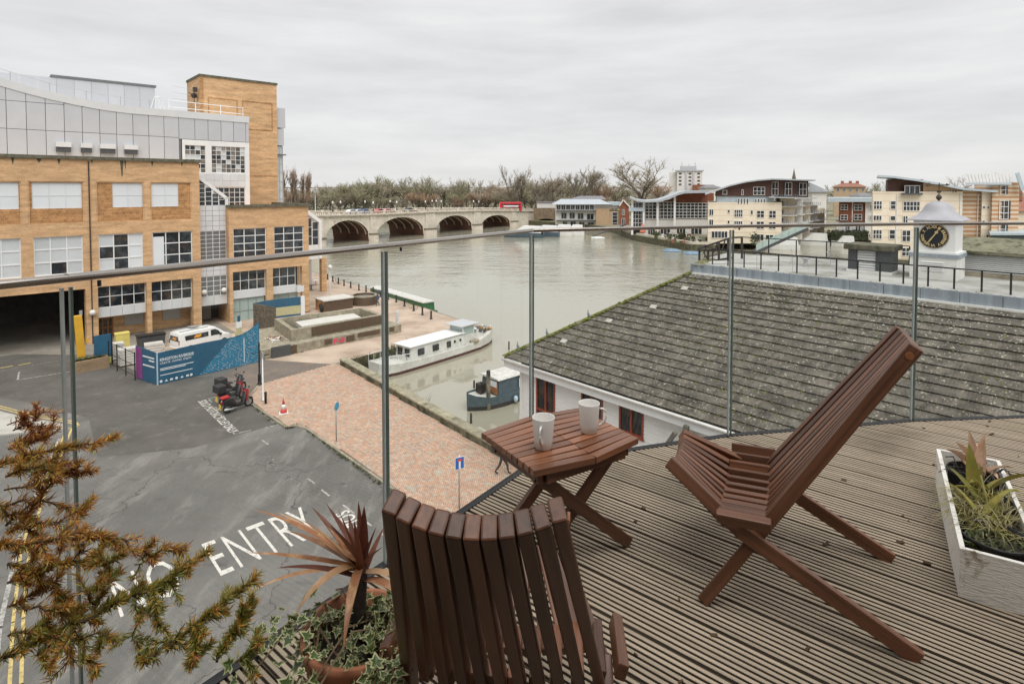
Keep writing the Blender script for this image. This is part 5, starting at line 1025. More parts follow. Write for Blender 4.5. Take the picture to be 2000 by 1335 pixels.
for px, py in ((1338, 565), (1277, 601), (1190, 628), (1102, 668)):
    c = inv @ hitp(px, py, P0, nrm); mt = Matrix.Translation(c) @ Matrix.Rotation(TH, 4, 'X'); mb = MB(); mb.obox(mt @ Matrix.Translation((0, 0, .06)), .36, .26, .09); mb.build('vent_tile', M['vent_grey'], BH)
# upstand with lead panels, flat roof
m = MB(); m.box(WL(16.55), 6.62, 10.93, 30, 6.78, 11.06); m.build('flashing', M['white_dirty'], BH)
x = WL(16.45); k = 0
while x < 29: link('lead_panel', boxmesh('lead_panel', 1.28, .09, .46, M['lead']), BH, loc=(x, 6.72 + .004 * (k % 3), 11.05)); x += 1.3; k += 1
m = MB(); m.box(WL(16.4), 6.80, 9, 30, 6.9, 11.47); m.build('upstand_core', M['lead'], BH)
zf = 11.45; inv2 = lambda px, py, z=zf: (lambda p: (p.x, p.y))(inv @ gz(px, py, z))
M['felt'] = mk('pale_roof_felt', (.40, .395, .375), .85, .22, .45, spots=((.20, .195, .165), .5, .48, .70), spots2=((.20, .20, .10), 2.2, .66, .78))
fl = [inv2(1352, 517), inv2(1378, 503), inv2(1418, 493), inv2(1655, 508), inv2(2000, 531), (30, 14), (30, 6.82), (WL(16.4), 6.82)]
m = MB(); m.prism(fl, 9.5, zf); m.build('flat_roof', M['felt'], BH); m = MB()
for a, b in zip(fl[1:4], fl[2:5]): m.beam((a[0], a[1], zf + .05), (b[0], b[1], zf + .05), .2, .12)
m.build('roof_kerb', M['coping'], BH); m = MB()
for _ in range(500): x = R.uniform(WL(16.2), 26); dome(m, Vector((x, 6.95 + abs(R.gauss(0, .12)), zf + .01)), R.uniform(.03, .11), .03)
for _ in range(160): t = R.random(); dome(m, Vector((fl[0][0] + (fl[1][0] - fl[0][0]) * t + R.uniform(0, .6), fl[0][1] + (fl[1][1] - fl[0][1]) * t, zf + .01)), R.uniform(.05, .15), .03)
m.build('roof_moss', M['hip'], BH, kind='stuff')
def rail(lab, name, base, h, z=zf, cables=False, m_='black'):
    t = thing(name, lab, 'railing', base[0]); ps = [p - base[0] for p in base]
    for p in ps: MB().box(p.x - .025, p.y - .025, 0, p.x + .025, p.y + .025, h).build('post', M[m_], t)
    for a, b in zip(ps[:-1], ps[1:]): m = MB(); m.beam((a.x, a.y, h), (b.x, b.y, h), .06, .05); m.build('rail', M[m_], t)
    return t
fb = [(1424, 526), (1488, 530), (1557, 535), (1634, 543), (1675, 545), (1719, 549), (1766, 554), (1813, 559), (1865, 564), (1919, 569), (1976, 574)]
ft = [uvof(gz(x, y, zf)) for x, y in fb]; ue = sum(p[0] for p in ft[2:]) / 9; v0, v1 = ft[4][1], ft[-1][1]; sp = (v0 - v1) / 6
rail('black steel railing along the front edge of the flat roof, just behind the lead panels', 'roof_railing', [W(ue, v1 + sp * k, zf) for k in range(14, -4, -1)], .84)
rail('black steel railing along the far edge of the flat roof, left of the clock turret', 'roof_railing', [gz(x, y, zf) for x, y in ((1449, 493), (1501, 497), (1555, 501), (1614, 505), (1690, 511), (1776, 517))], 1.0)
rail('black steel railing along the far edge of the flat roof, right of the clock turret', 'roof_railing', [gz(x, y, zf) for x, y in ((1862, 522), (1905, 525), (1950, 528), (1998, 531), (2050, 534))], 1.15)
m = MB(); t = thing('wire_bracing', 'thin crossed wires stretched between short rods on the flat roof', 'bracing', gz(1478, 522, zf))
for k, (x0, y0, x1, y1) in enumerate(((1478, 527, 1545, 514), (1548, 531, 1622, 516))):
    a = gz(x0, y0, zf) - t.location; b = gz(x1, y1, zf) - t.location; up = Vector((0, 0, .8)); m.tube([a, b + up], .008, 3); m.tube([a + up, b], .008, 3)
    for p in (a, b): m.tube([p, p + up], .012, 4)
m.build('wires', M['steel'], t)
t = thing('steel_gantry', 'dark steel gantry with sloping rail and braces at the river corner of the roof', 'gantry', gz(1372, 512, zf))
G = lambda px, py, Y: Vector((hy(px, py, Y)[0], Y, hy(px, py, Y)[1])) - t.location
Y0 = t.location.y + .6; B = lambda a, b, w=.09: MB().beam(a, b, w, w).build('steel_member', M['rust'], t)
for a, b in (((1366, 485), (1428, 464)), ((1428, 464), (1449, 463)), ((1366, 488), (1440, 489)), ((1374, 512), (1430, 503))): B(G(*a, Y0), G(*b, Y0 + .5))
for x, a, b in ((1366, 485, 513), (1383, 488, 513), (1404, 472, 508), (1422, 466, 510), (1449, 463, 505)): B(G(x, a, Y0 + .2), G(x, b, Y0 + .2), .10)
for a, b in (((1374, 492), (1384, 511)), ((1398, 489), (1376, 478)), ((1401, 474), (1393, 494)), ((1416, 470), (1408, 495)), ((1381, 479), (1375, 494))): B(G(*a, Y0), G(*b, Y0), .06)
# vent housing, louvred plant room, roof cap
def locface(a, b, z): pa, pb = gz(*a, z), gz(*b, z); return pa, (pb - pa).length
p, L = locface((1653, 529), (1733, 537), zf)
t = thing('roof_vent_house', 'small grey roof vent house with white louvres under a flat dark cap', 'vent', p, ANG - rad(90))
MB().box(0, 0, 0, 1.95, 1.3, .12).build('plinth', M['white_dirty'], t); m = MB(); m.box(.05, .05, .12, .42, 1.2, 1.1); m.box(1.25, .05, .12, 1.9, 1.2, 1.1); m.split('grey_panel', M['darkgrey'], t)
bevel(MB().box(-.12, -.15, 1.1, 2.05, 1.4, 1.38).build('cap', M['coping'], t), .05, 2)
def louvre(t, x0, x1, z0, z1, y, n): 
    for k in range(n):
        z = z0 + (z1 - z0) * k / n; m = MB(); m.add([(x0, y, z), (x1, y, z), (x1, y + .06, z + (z1 - z0) / n * .85), (x0, y + .06, z + (z1 - z0) / n * .85)], [(0, 1, 2, 3)]); m.add([(x0, y, z), (x1, y, z), (x1, y - .012, z + .012), (x0, y - .012, z + .012)], [(0, 1, 2, 3)]); m.build('louvre_slat', M['white'], t)
    MB().box(x0, y + .08, z0, x1, y + .12, z1).build('louvre_backing', M['darkgrey'], t)
louvre(t, .44, 1.23, .14, 1.08, .1, 8)
p, L = locface((1864, 537), (2000, 549), zf)
t = thing('plant_room', 'long louvred plant room with mossy sloping roof at the right of the clock turret', 'plant room', p, ANG - rad(90))
MB().box(.02, .3, 0, 7, 2.8, 1.05).build('room_wall', M['white_dirty'], t); louvre(t, .05, 4.2, .22, 1.02, .15, 9); MB().box(.0, .1, 0, 7, .29, .2).build('plinth', M['concrete'], t); MB().box(3.0, .12, .2, 3.08, .25, 1.04).build('mullion', M['white'], t)
m = MB(); m.add([(-.2, -.1, 1.06), (7.2, -.1, 1.06), (7.2, -.1, 1.2), (-.2, -.1, 1.2), (-.2, 1.6, 1.75), (7.2, 1.6, 1.75), (-.2, 1.6, 1.06), (7.2, 1.6, 1.06)], [(0, 1, 2, 3), (3, 2, 5, 4), (4, 5, 7, 6), (6, 7, 1, 0), (0, 3, 4, 6), (1, 7, 5, 2)]); m.build('roof', mk('mossy_felt', (.20, .19, .13), .95, .3, 2, spots=((.07, .075, .04), 3, .5, .65)), t)
m = MB(); t2 = thing('vent_pipe', 'small grey capped pipe standing on the flat roof', 'vent', gz(1573, 520, zf)); MB().lathe([(.1, 0), (.1, .35), (.18, .37), (.18, .45)], 10).build('pipe', M['steel'], t2)
t2 = thing('roof_cowl', 'grey round cowl beside the vent house', 'vent', gz(1737, 530, zf)); m.lathe([(.16, -.12), (.2, 0), (.16, .12)], 12); m.xf(Matrix.Translation((0, 0, .22)) @ Euler((rad(90), 0, rad(20))).to_matrix().to_4x4()); m.build('cowl', M['steel'], t2)
# clock turret
p, L = locface((1776, 541), (1862, 549), zf); CW = 1.75; M['zinc_dull'] = mk('dull_zinc', (.36, .36, .385), .5, .1, 2)
CT = thing('clock_turret', 'white clock turret with a black and gold dial, leaded bell roof and weathervane', 'clock tower', p, ANG - rad(90))
MB().box(0, 0, 0, CW, CW, 1.0).build('turret_base', M['white_dirty'], CT); MB().box(-.06, -.06, 1.0, CW + .06, CW + .06, 1.16).build('ledge', M['lead'], CT); MB().box(-.03, -.03, 1.16, CW + .03, CW + .03, 1.24).build('upper_ledge', M['white'], CT)
MB().box(.09, .09, 1.24, CW - .09, CW - .09, 2.68).build('turret_body', M['white'], CT); louvre(CT, .45, 1.3, .38, .85, -.04, 5)
m = MB(); N_ = 10
prf = [(1.03, 2.64), (1.03, 2.68), (.86, 2.78), (.68, 2.95), (.56, 3.12), (.50, 3.27), (.42, 3.38), (.30, 3.46), (.14, 3.51), (.02, 3.53)]
rings = []
for r, z in prf:
    c = CW / 2; ring = []
    for s in range(4):
        for k in range(5):
            q = (k / 5 - .5) * 2; pt = [(q, -1), (1, q), (-q, 1), (-1, -q)][s]; rr = r if z < 3.1 else r; l = math.hypot(*pt); f = 1 if z < 2.9 else (1 / l) * 1.08 + .0; f = f if z > 2.9 else 1
            ring.append((c + pt[0] * rr * f, c + pt[1] * rr * f, z))
    rings.append(ring)
loft(m, rings); smooth_by(m.build('bell_roof', M['zinc_dull'], CT), 50)
c = CW / 2; zc = 1.95
D = MB(); D.lathe([(.56, 0), (.56, .05), (.53, .052), (.52, .045)], 40); D.xf(Matrix.Translation((c, .10, zc)) @ Matrix.Rotation(rad(90), 4, 'X')); dial = D.build('clock_dial', mk('dial_black', (.008, .012, .016), .6, .1, 5), CT)
m = MB(); m.lathe([(.535, .055), (.547, .055), (.547, .062), (.535, .062)], 40, cap=False); m.xf(Matrix.Translation((c, .10, zc)) @ Matrix.Rotation(rad(90), 4, 'X')); m.build('dial_ring', M['gold'], dial)
for k, s in enumerate(('XII', 'I', 'II', 'III', 'IIII', 'V', 'VI', 'VII', 'VIII', 'IX', 'X', 'XI')):
    g = fit(text_mb(s, 1, .95, off=.03), -.035 * len(s) ** .8 - .02, .355, .035 * len(s) ** .8 + .02, .48); a = -k * math.pi / 6
    g.v = [(c + x * math.cos(a) - y * math.sin(a), .034, zc + x * math.sin(a) + y * math.cos(a)) for x, y, _ in g.v]; g.build('numeral', M['gold'], dial)
def hand(pts, ang, name, y):
    a = -rad(ang); m = MB(); m.add([(c + x * math.cos(a) - z * math.sin(a), y, zc + x * math.sin(a) + z * math.cos(a)) for x, z in pts], [tuple(range(len(pts)))]); m.build(name, M['gold'], dial)
hand([(-.02, -.06), (.02, -.06), (.025, .15), (.075, .2), (.03, .27), (0, .36), (-.03, .27), (-.075, .2), (-.025, .15)], 31, 'hour_hand', .022); hand([(-.022, -.08), (.022, -.08), (.03, .2), (.012, .46), (-.012, .46), (-.03, .2)], 214, 'minute_hand', .012)
m = MB(); m.lathe([(.05, 3.45), (.03, 3.55), (.10, 3.62), (.12, 3.7), (.08, 3.78), (.02, 3.82), (.02, 4.36)], 8, (c, c, 0)); m.tube([(c - .75, c, 4.24), (c + .35, c, 4.24)], .012, 4); m.tube([(c, c, 4.0), (c, c + .0, 4.0)], .01, 3)
wa = rad(40) - (ANG - rad(90)); dx, dy = math.cos(wa) * .9, math.sin(wa) * .9
m.build('weathervane_mast', M['rust'], CT); ex = Vector((1, 0, 0)); Rw = Matrix.Rotation(-(ANG - rad(90)), 4, 'Z')
VM = Matrix.Translation((c, c, 0)) @ Rw
m = MB(); m.tube([(-.42, 0, 4.27), (.35, 0, 4.27)], .012, 4); m.add([(.32, 0, 4.2), (.48, 0, 4.27), (.32, 0, 4.34), (.32, .02, 4.27)], [(0, 1, 2), (0, 3, 1), (1, 3, 2)]); m.tube([(-.5 + .09 * math.cos(q), 0, 4.27 + .09 * math.sin(q)) for q in frange(0, 6.283, 10)], .014, 4, cap=False); m.tube([(-.5 + .04 * math.cos(q), 0, 4.27 + .04 * math.sin(q)) for q in frange(0, 6.283, 8)], .012, 4, cap=False); m.xf(VM); m.build('weathervane_arrow', M['rust'], CT)
m = MB(); m.tube([(-.55, 0, 3.97), (.62, 0, 3.97)], .012, 4); m.box(-.06, -.06, 3.9, .06, .06, 4.0); m.xf(VM); m.build('compass_arm', M['rust'], CT)
g = fit(text_mb('N', 1, off=.03), .62, 3.9, .80, 4.06); g.v = [(p[0], 0, p[1]) for p in g.v]; b2 = MB(); b2.merge(g); b2.xf(VM); b2.build('compass_letter', M['rust'], CT)
# birds on the hip, old timber fender on the wall
M['bird'] = mk('grey_feathers', (.20, .21, .23), .8, .2, 20)
for px, lab in ((1147, 'grey pigeon on the mossy hip, highest of the three up the roof'), (1067, 'grey pigeon on the mossy hip, in the middle of the three'), (1010, 'grey pigeon on the mossy hip, lowest of the three near the eave')):
    tt = min(frange(0, 1, 400), key=lambda t: abs(proj(BH.matrix_basis @ ea.lerp(eb, t))[0] - px)); t = thing('pigeon', lab, 'bird', BH.matrix_basis @ (ea.lerp(eb, tt) + Vector((0, 0, .12))), rad(150), 'birds on the roof hip'); t.rotation_euler = (0, rad(-38), rad(150))
    m = MB(); loft(m, [[(x, r * math.cos(q) * .8, z + r * math.sin(q)) for q in frange(0, 6.283, 8)[:8]] for x, z, r in ((-.24, .06, .012), (-.12, .10, .05), (0, .14, .085), (.1, .17, .075), (.15, .23, .045), (.18, .29, .042), (.22, .29, .02), (.25, .28, .005))]); m.build('body', M['bird'], t, True); m = MB(); m.tube([(0, .03, 0), (0, .03, .08)], .008, 4); m.tube([(0, -.03, 0), (0, -.03, .08)], .008, 4); m.build('legs', M['rust'], t)
M['old_wood'] = mk('grey_weathered_timber', (.155, .14, .115), .9, .35, 5, stretch=(1, 1, .3)); t = thing('timber_fender', 'weathered grey timber bracket of crossed beams fixed to the white boathouse wall', 'bracket', W(21.2, 12.6, 5.3), ANG - rad(90))
for a, b, w in (((-.62, -.45, -.55), (-.12, -.45, .25), .16), ((.1, -.3, -.5), (.3, -.3, .62), .2), ((-.05, -.75, -.75), (.35, -.6, .1), .14), ((.55, -.55, -.65), (.8, -.55, -.05), .18)): MB().beam(a, b, w, w).build('timber', M['old_wood'], t)
MB().tube([(-.4, -.45, -.3), (.75, -.5, -.35)], .02, 5).build('iron_rod', M['rust'], t); MB().tube([(.25, -.3, .1), (.25, .25, .1)], .03, 5).build('iron_rod', M['rust'], t)
t = thing('lifebuoy', 'red and white lifebuoy hanging at the corner of the white boathouse', 'lifebuoy', W(21.9, 22.95, 1.2), ANG); n = 16
for k in range(4):
    m = MB(); m.tube([(0, .34 * math.cos(q), .34 * math.sin(q)) for q in frange(k * 1.5708, (k + 1) * 1.5708, 5)], .075, 8); m.build('ring_segment', M['red' if k % 2 else 'print'], t, True)
# ================================================================ BALCONY: deck, glass balustrade, furniture, plants
DZ = 14.21
RAILP = [Vector(p) for p in ((-2.42, -.79), (-1.5, .486), (-.957, 1.235), (-.433, 1.957), (.091, 2.680), (1.141, 2.997), (2.236, 3.192), (3.35, 3.28), (4.5, 3.30))]
POLY = RAILP + [Vector((4.5, -.8)), Vector((-2.42, -.8))]
DA = rad(140.7); dm = Matrix.Rotation(DA, 4, 'Z'); dmi = dm.inverted()
def board_mat():
    m = mk('grooved_deck_board', (.37, .30, .22), .8, .26, 2.2, stretch=(1, 14, 14), objc=True, rnd=.12, spots=((.12, .10, .07), 1.1, .56, .76), spots2=((.26, .25, .13), .8, .60, .80), bump=.25, bscale=14); return m
M['deck'] = board_mat(); M['groove'] = mk('dirty_groove', (.095, .075, .052), .95, .4, 4); M['deck_side'] = mk('deck_edge_black', (.018, .018, .02), .6, .2, 5)
DK = thing('deck', 'grey weathered grooved timber balcony deck', 'deck', (0, 0, DZ), DA)
prof = []; BW = .144; ng = 7; pw = BW / ng
for k in range(ng): a = k * pw; prof += [(a + .0034, -.010), (a + .0042, -.0012), (a + .0054, 0), (a + pw - .0054, 0), (a + pw - .0042, -.0012), (a + pw - .0034, -.010)]
prof = [(.0, -.028), (.0, -.010)] + prof + [(BW, -.010), (BW, -.028)]
pl = [dmi @ p.to_3d() for p in POLY]
for k in range(-39, 12):
    y0 = k * .1505; m = MB(); m.extr([(p[0], p[1]) for p in prof], Matrix.Identity(4), 1)        # profile in xz, along y
    m.v = [((p[1] * 2 - 1) * 6, y0 + p[0], p[2]) for p in m.v]
    me = m.mesh('deck_board', [M['deck'], M['groove']])
    for p in me.polygons:
        if max(me.vertices[i].co.z for i in p.vertices) < -.008 and p.normal.z > .5 or (abs(p.normal.z) < .5 and len(p.vertices) == 4 and min(me.vertices[i].co.z for i in p.vertices) < -.008): p.material_index = 1
    bm = bmesh.new(); bm.from_mesh(me)
    for a, b in zip(pl, pl[1:] + pl[:1]):
        d = (b - a); n = Vector((-d.y, d.x, 0)); a = a + n.normalized() * .004; bmesh.ops.bisect_plane(bm, geom=bm.verts[:] + bm.edges[:] + bm.faces[:], plane_co=a, plane_no=n, clear_outer=True)
    if len(bm.faces) == 0: bm.free(); bpy.data.meshes.remove(me); continue
    bm.to_mesh(me); bm.free(); link('deck_board', me, DK)
m = MB(); m.prism([(p.x, p.y) for p in pl], -.24, -.034); m.build('deck_joist_bed', M['deck_side'], DK)
pl2 = [dmi @ p.to_3d() for p in RAILP]
for a, b in zip(pl2[:-1], pl2[1:]): m = MB(); m.beam((a.x, a.y, -.1), (b.x, b.y, -.1), .03, .208); m.build('edge_channel', M['deck_side'], DK)
R = random.Random(77); M['debris'] = mk('leaf_litter', (.09, .055, .025), .9, .5, 20); m = MB()
for _ in range(120):
    p = Vector((R.uniform(-.9, 3.6), R.uniform(.2, 3.2), 0))
    if all((b - a).to_2d().cross((p.to_2d() - a)) < -.03 for a, b in zip(RAILP[:-1], RAILP[1:])): q = dmi @ p; s = R.uniform(.004, .012); m.obox(Matrix.Translation((q.x, q.y, .003)) @ Euler((R.uniform(-.4, .4), R.uniform(-.4, .4), R.uniform(0, 6))).to_matrix().to_4x4(), s * 2, s, s * .4)
m.build('litter', M['debris'], kind='stuff').matrix_world = Matrix.Translation((0, 0, DZ)) @ dm
# glass balustrade
def clear_glass():
    m = bpy.data.materials.new('clear_glass'); m.use_nodes = True; nt = m.node_tree; nt.nodes.clear()
    o = N(nt, 'ShaderNodeOutputMaterial'); t = N(nt, 'ShaderNodeBsdfTransparent'); t.inputs['Color'].default_value = (.955, .97, .955, 1); g = N(nt, 'ShaderNodeBsdfGlossy', Roughness=.02); g.inputs['Color'].default_value = (1, 1, 1, 1)
    f = N(nt, 'ShaderNodeFresnel', IOR=1.45); q = N(nt, 'ShaderNodeMath', operation='MULTIPLY'); q.inputs[1].default_value = .8; x = N(nt, 'ShaderNodeMixShader')
    nt.links.new(f.outputs[0], q.inputs[0]); nt.links.new(q.outputs[0], x.inputs[0]); nt.links.new(t.outputs[0], x.inputs[1]); nt.links.new(g.outputs[0], x.inputs[2]); nt.links.new(x.outputs[0], o.inputs['Surface']); return m
M['clear'] = clear_glass(); M['glass_edge'] = mk('green_glass_edge', (.10, .15, .13), .15, .2, 8, spec=.8); M['glass_edge2'] = mk('pale_glass_edge', (.42, .47, .46), .15, .15, 8, spec=.8); M['rail'] = mk('brushed_stainless_rail', (.42, .38, .34), .2, .12, 6, metal=1.)
GB = thing('glass_balustrade', 'frameless clear glass balustrade with a slim steel handrail along the deck edge', 'balustrade', (0, 0, DZ))
RT = 1.10
for i, (a, b) in enumerate(zip(RAILP[:-1], RAILP[1:])):
    d = (b - a).normalized(); n = Vector((-d.y, d.x)); a2, b2 = a + d * .004, b - d * .004
    m = MB(); m.quad((a2.x, a2.y, -.1), (b2.x, b2.y, -.1), (b2.x, b2.y, RT - .03), (a2.x, a2.y, RT - .03)); m.build('glass_panel', M['clear'], GB)
    for p, mt in ((a2, 'glass_edge'), (b2, 'glass_edge2')):
        m = MB(); q = p + d * (.004 if mt == 'glass_edge' else -.004); m.beam((q.x, q.y, -.1), (q.x, q.y, RT - .02), .012, .005, (d.x, d.y, 0)); m.build('panel_edge', M[mt], GB)
for a, b in zip(RAILP[:-1], RAILP[1:]):
    d = (b - a).normalized() * .012; m = MB(); m.beam(((a - d).x, (a - d).y, RT), ((b + d).x, (b + d).y, RT), .032, .017); o = bevel(m.build('handrail', M['rail'], GB), .009, 3)
for p in RAILP[2:6]: m = MB(); m.lathe([(.004, RT - .022), (.004, RT - .009)], 8, (p.x + .05, p.y + .03, 0)); m.build('rail_fixing', M['black'], GB)
# own building behind the viewpoint: it shades the deck from behind
M['render'] = mk('dark_brick_render', (.09, .065, .05), .9, .1, 1); HB = thing('apartment_wall', 'rear apartment wall with sliding glass doors that the balcony belongs to', 'building', (0, -.82, 0))
m = MB(); wall(m, -9, 9, 0, 18.4, [(-1.3, 1.6, DZ + .02, DZ + 2.2)], 0, .15); m.v = [(p[0], -p[1], p[2]) for p in m.v]; m.f = [f[::-1] for f in m.f]; m.build('wall', M['render'], HB); MB().box(-1.3, -.2, DZ, 1.6, -.15, DZ + 2.2).build('sliding_door', M['glass'], HB); MB().box(-4.5, -.001, DZ + 2.55, 5.5, .25, DZ + 2.8).build('added_shade_slab', M['render'], HB)  # unseen slab overhead, added to darken the deck and the chair back
# ---------- folding slat chairs
def wood(name, c, v=.28, rough=.42): return mk(name, c, rough, v, 3., stretch=(1.5, 1.5, 1.5), objc=False, rnd=.22, bump=.12, bscale=40, spec=.45, detail=8)
def grain(name, c, rough=.42):
    m, nt, p = base(name); p.inputs['Roughness'].default_value = rough; p.inputs['Specular IOR Level'].default_value = .5
    tc = N(nt, 'ShaderNodeTexCoord'); mp = N(nt, 'ShaderNodeMapping'); mp.inputs['Scale'].default_value = (3, 60, 60); nt.links.new(tc.outputs['Object'], mp.inputs['Vector'])
    oi = N(nt, 'ShaderNodeObjectInfo'); ad = N(nt, 'ShaderNodeVectorMath', operation='ADD'); nt.links.new(mp.outputs[0], ad.inputs[0]); sc = N(nt, 'ShaderNodeMath', operation='MULTIPLY'); sc.inputs[1].default_value = 90; nt.links.new(oi.outputs['Random'], sc.inputs[0]); nt.links.new(sc.outputs[0], ad.inputs[1])
    n = N(nt, 'ShaderNodeTexNoise', Scale=1., Detail=7, Roughness=.65); nt.links.new(ad.outputs[0], n.inputs['Vector'])
    r = N(nt, 'ShaderNodeValToRGB'); e = r.color_ramp.elements; e[0].position = .3; e[0].color = c4([x * .55 for x in c]); e[1].position = .72; e[1].color = c4([x * 1.35 for x in c]); nt.links.new(n.outputs['Fac'], r.inputs['Fac'])
    q = N(nt, 'ShaderNodeMapRange'); q.inputs['To Min'].default_value = .62; q.inputs['To Max'].default_value = 1.35; nt.links.new(oi.outputs['Random'], q.inputs['Value']); x = N(nt, 'ShaderNodeMixRGB', blend_type='MULTIPLY'); x.inputs['Fac'].default_value = 1; nt.links.new(r.outputs[0], x.inputs['Color1']); nt.links.new(q.outputs[0], x.inputs['Color2'])
    nt.links.new(x.outputs[0], p.inputs['Base Color']); b = N(nt, 'ShaderNodeBump', Strength=.12, Distance=.004); nt.links.new(n.outputs['Fac'], b.inputs['Height']); nt.links.new(b.outputs[0], p.inputs['Normal']); return m
M['teak'] = grain('stained_hardwood', (.15, .062, .031), .38); M['plug'] = mk('wood_plug', (.30, .12, .05), .5, .2, 30)
def stick(name, par, p0, p1, w, h, up=(0, 0, 1), mat='teak', bv=.0035, side=False, roll=0.0):
    """one slat as its own object, its length along its own x axis"""
    p0, p1 = Vector(p0), Vector(p1); x = (p1 - p0); L = x.length; x.normalize(); y = Vector(up).cross(x)
    if side: y = Vector((0, 1, 0)); y -= x * x.dot(y)
    y.normalize(); z = x.cross(y); y, z = y * math.cos(roll) + z * math.sin(roll), z * math.cos(roll) - y * math.sin(roll)
    Mx = Matrix((x, y, z)).transposed().to_4x4(); Mx.translation = p0
    o = MB().box(0, -w / 2, -h / 2, L, w / 2, h / 2).build(name, M[mat], par); o.matrix_local = Mx; bevel(o, bv, 2); return o
def chair(lab, loc, rz, HW=.262, HB=.215):
    t = thing('folding_chair', lab, 'chair', loc, rz, 'folding slat chairs on the deck'); tk = .0232; dp = .037; p = 2 * HW / 22; pb = HB / 5
    sag = lambda y, s: s * (1 - (y / HW) ** 2)
    for k in range(11):
        yb = (k - 5) * pb; yt = (k - 5) * (tk + .0004); ys = (k - 5) * 2 * p; e = k in (0, 10)
        top = Vector((.02 - sag(yb, .030), yt, .848 - sag(yb, .030)))
        hin = Vector((.398, yb, .275 - sag(yb, .045)))
        if e: d = (hin - top); hin = hin + d * (hin.z - .004) / -d.z
        stick('back_slat' if not e else 'back_leg_slat', t, top, hin, tk, dp, side=True, roll=rad(23) * (k - 5) / 5 * (0 if e else 1) or rad(14) * (k - 5) / 5)
        fr = Vector((.705 - sag(yb, .012), (k - 5) * (tk + .0012), .372 - sag(yb, .03))); bo = Vector((.505, ys, .262 - sag(yb, .045)))
        if e: y2 = ys * .99; bo = Vector((.43, y2, .222)); d = bo - fr; bo = Vector((.004, y2, .006)); stick('seat_slat', t, fr, (.46, y2, .24), tk, .042, side=True, roll=-rad(12) * (k - 5) / 5); stick('rear_leg', t, (.47, y2, .248), bo, tk, .046, side=True)
        else: stick('seat_slat', t, fr, bo, tk, .040, side=True, roll=-rad(16) * (k - 5) / 5)
        if e:
            s = -1 if k == 0 else 1
            for c, q in ((top + (hin - top).normalized() * .03, 0), (fr + (bo - fr).normalized() * .025, 1)): m = MB(); m.lathe([(.011, 0), (.011, .004)], 12); m.xf(Matrix.Translation((c.x, c.y + s * tk / 2, c.z)) @ Matrix.Rotation(rad(-90 * s), 4, 'X')); m.build('dowel_plug', M['plug'], t)
    for j in range(12):
        y = (j - 5.5) * 2 * p; z = .292 - sag(y, .045); stick('spacer_slat', t, (.378, y, z + .002), (.532, y, z - .003), tk, .036, side=True, roll=-rad(17) * (j - 5.5) / 5.5)
    return t
c1_ = chair('dark hardwood folding slat chair in side view, right of the table', (1.222, 1.752, DZ), rad(154.4))
c2_ = chair('dark hardwood folding slat chair seen from behind, left of the other chair', (-.055, .805, DZ), rad(85), .25, .203)
# ---------- folding slat table with two mugs
TB = thing('folding_table', 'small dark hardwood folding table with slatted top on crossed legs', 'table', (.169, 2.046, DZ), rad(32.3)); TH_ = .41
M['teak2'] = grain('stained_hardwood_top', (.23, .095, .048), .28)
for k in range(10):
    ye = (k - 4.5) * .034; ym = (k - 4.5) * .0415
    for s in (-1, 1): stick('table_slat', TB, (s * .0006, ym, TH_ - .011), (s * .223, ye, TH_ - .011), .0315, .022, mat='teak2', bv=.002)
for s in (-1, 1):
    stick('apron', TB, (s * .185, -.15, TH_ - .043), (s * .185, .15, TH_ - .043), .022, .04); stick('apron', TB, (-.17, s * .152, TH_ - .043), (.17, s * .152, TH_ - .043), .022, .04)
    stick('crossed_leg', TB, (-.19, s * .125, TH_ - .04), (.222, s * .125, .01), .022, .042); stick('crossed_leg', TB, (.19, s * .100, TH_ - .04), (-.222, s * .100, .01), .022, .042)
stick('stretcher', TB, (0, -.12, .19), (0, .12, .19), .02, .02)
M['mug'] = mk('white_glazed_ceramic', (.72, .70, .665), .16, .02, 10, spec=.6)
def mug(lab, loc, rz):
    t = thing('mug', lab, 'mug', loc, rz, 'mugs on the table')
    o = MB().lathe([(.001, .0), (.027, .0), (.0295, .003), (.0325, .03), (.0385, .106), (.0382, .1075), (.0365, .1075), (.0355, .106), (.030, .03), (.027, .008), (.001, .007)], 40, cap=False).build('cup', M['mug'], t, True)
    m = MB(); m.tube([(.0365, 0, .088), (.050, 0, .0885), (.0605, 0, .080), (.0635, 0, .066), (.059, 0, .050), (.049, 0, .036), (.0405, 0, .028), (.0335, 0, .026)], [.0042, .0042, .0042, .0042, .0045, .0048, .005, .0055], 10); o = m.build('handle', M['mug'], t, True); sd = o.modifiers.new('s', 'SUBSURF'); sd.levels = sd.render_levels = 1; return t
mug('white mug on the table with its handle towards the viewer', (.107, 1.945, DZ + TH_), rad(-104)); mug('white mug on the table with its handle out to the right', (.280, 2.075, DZ + TH_), rad(-8))
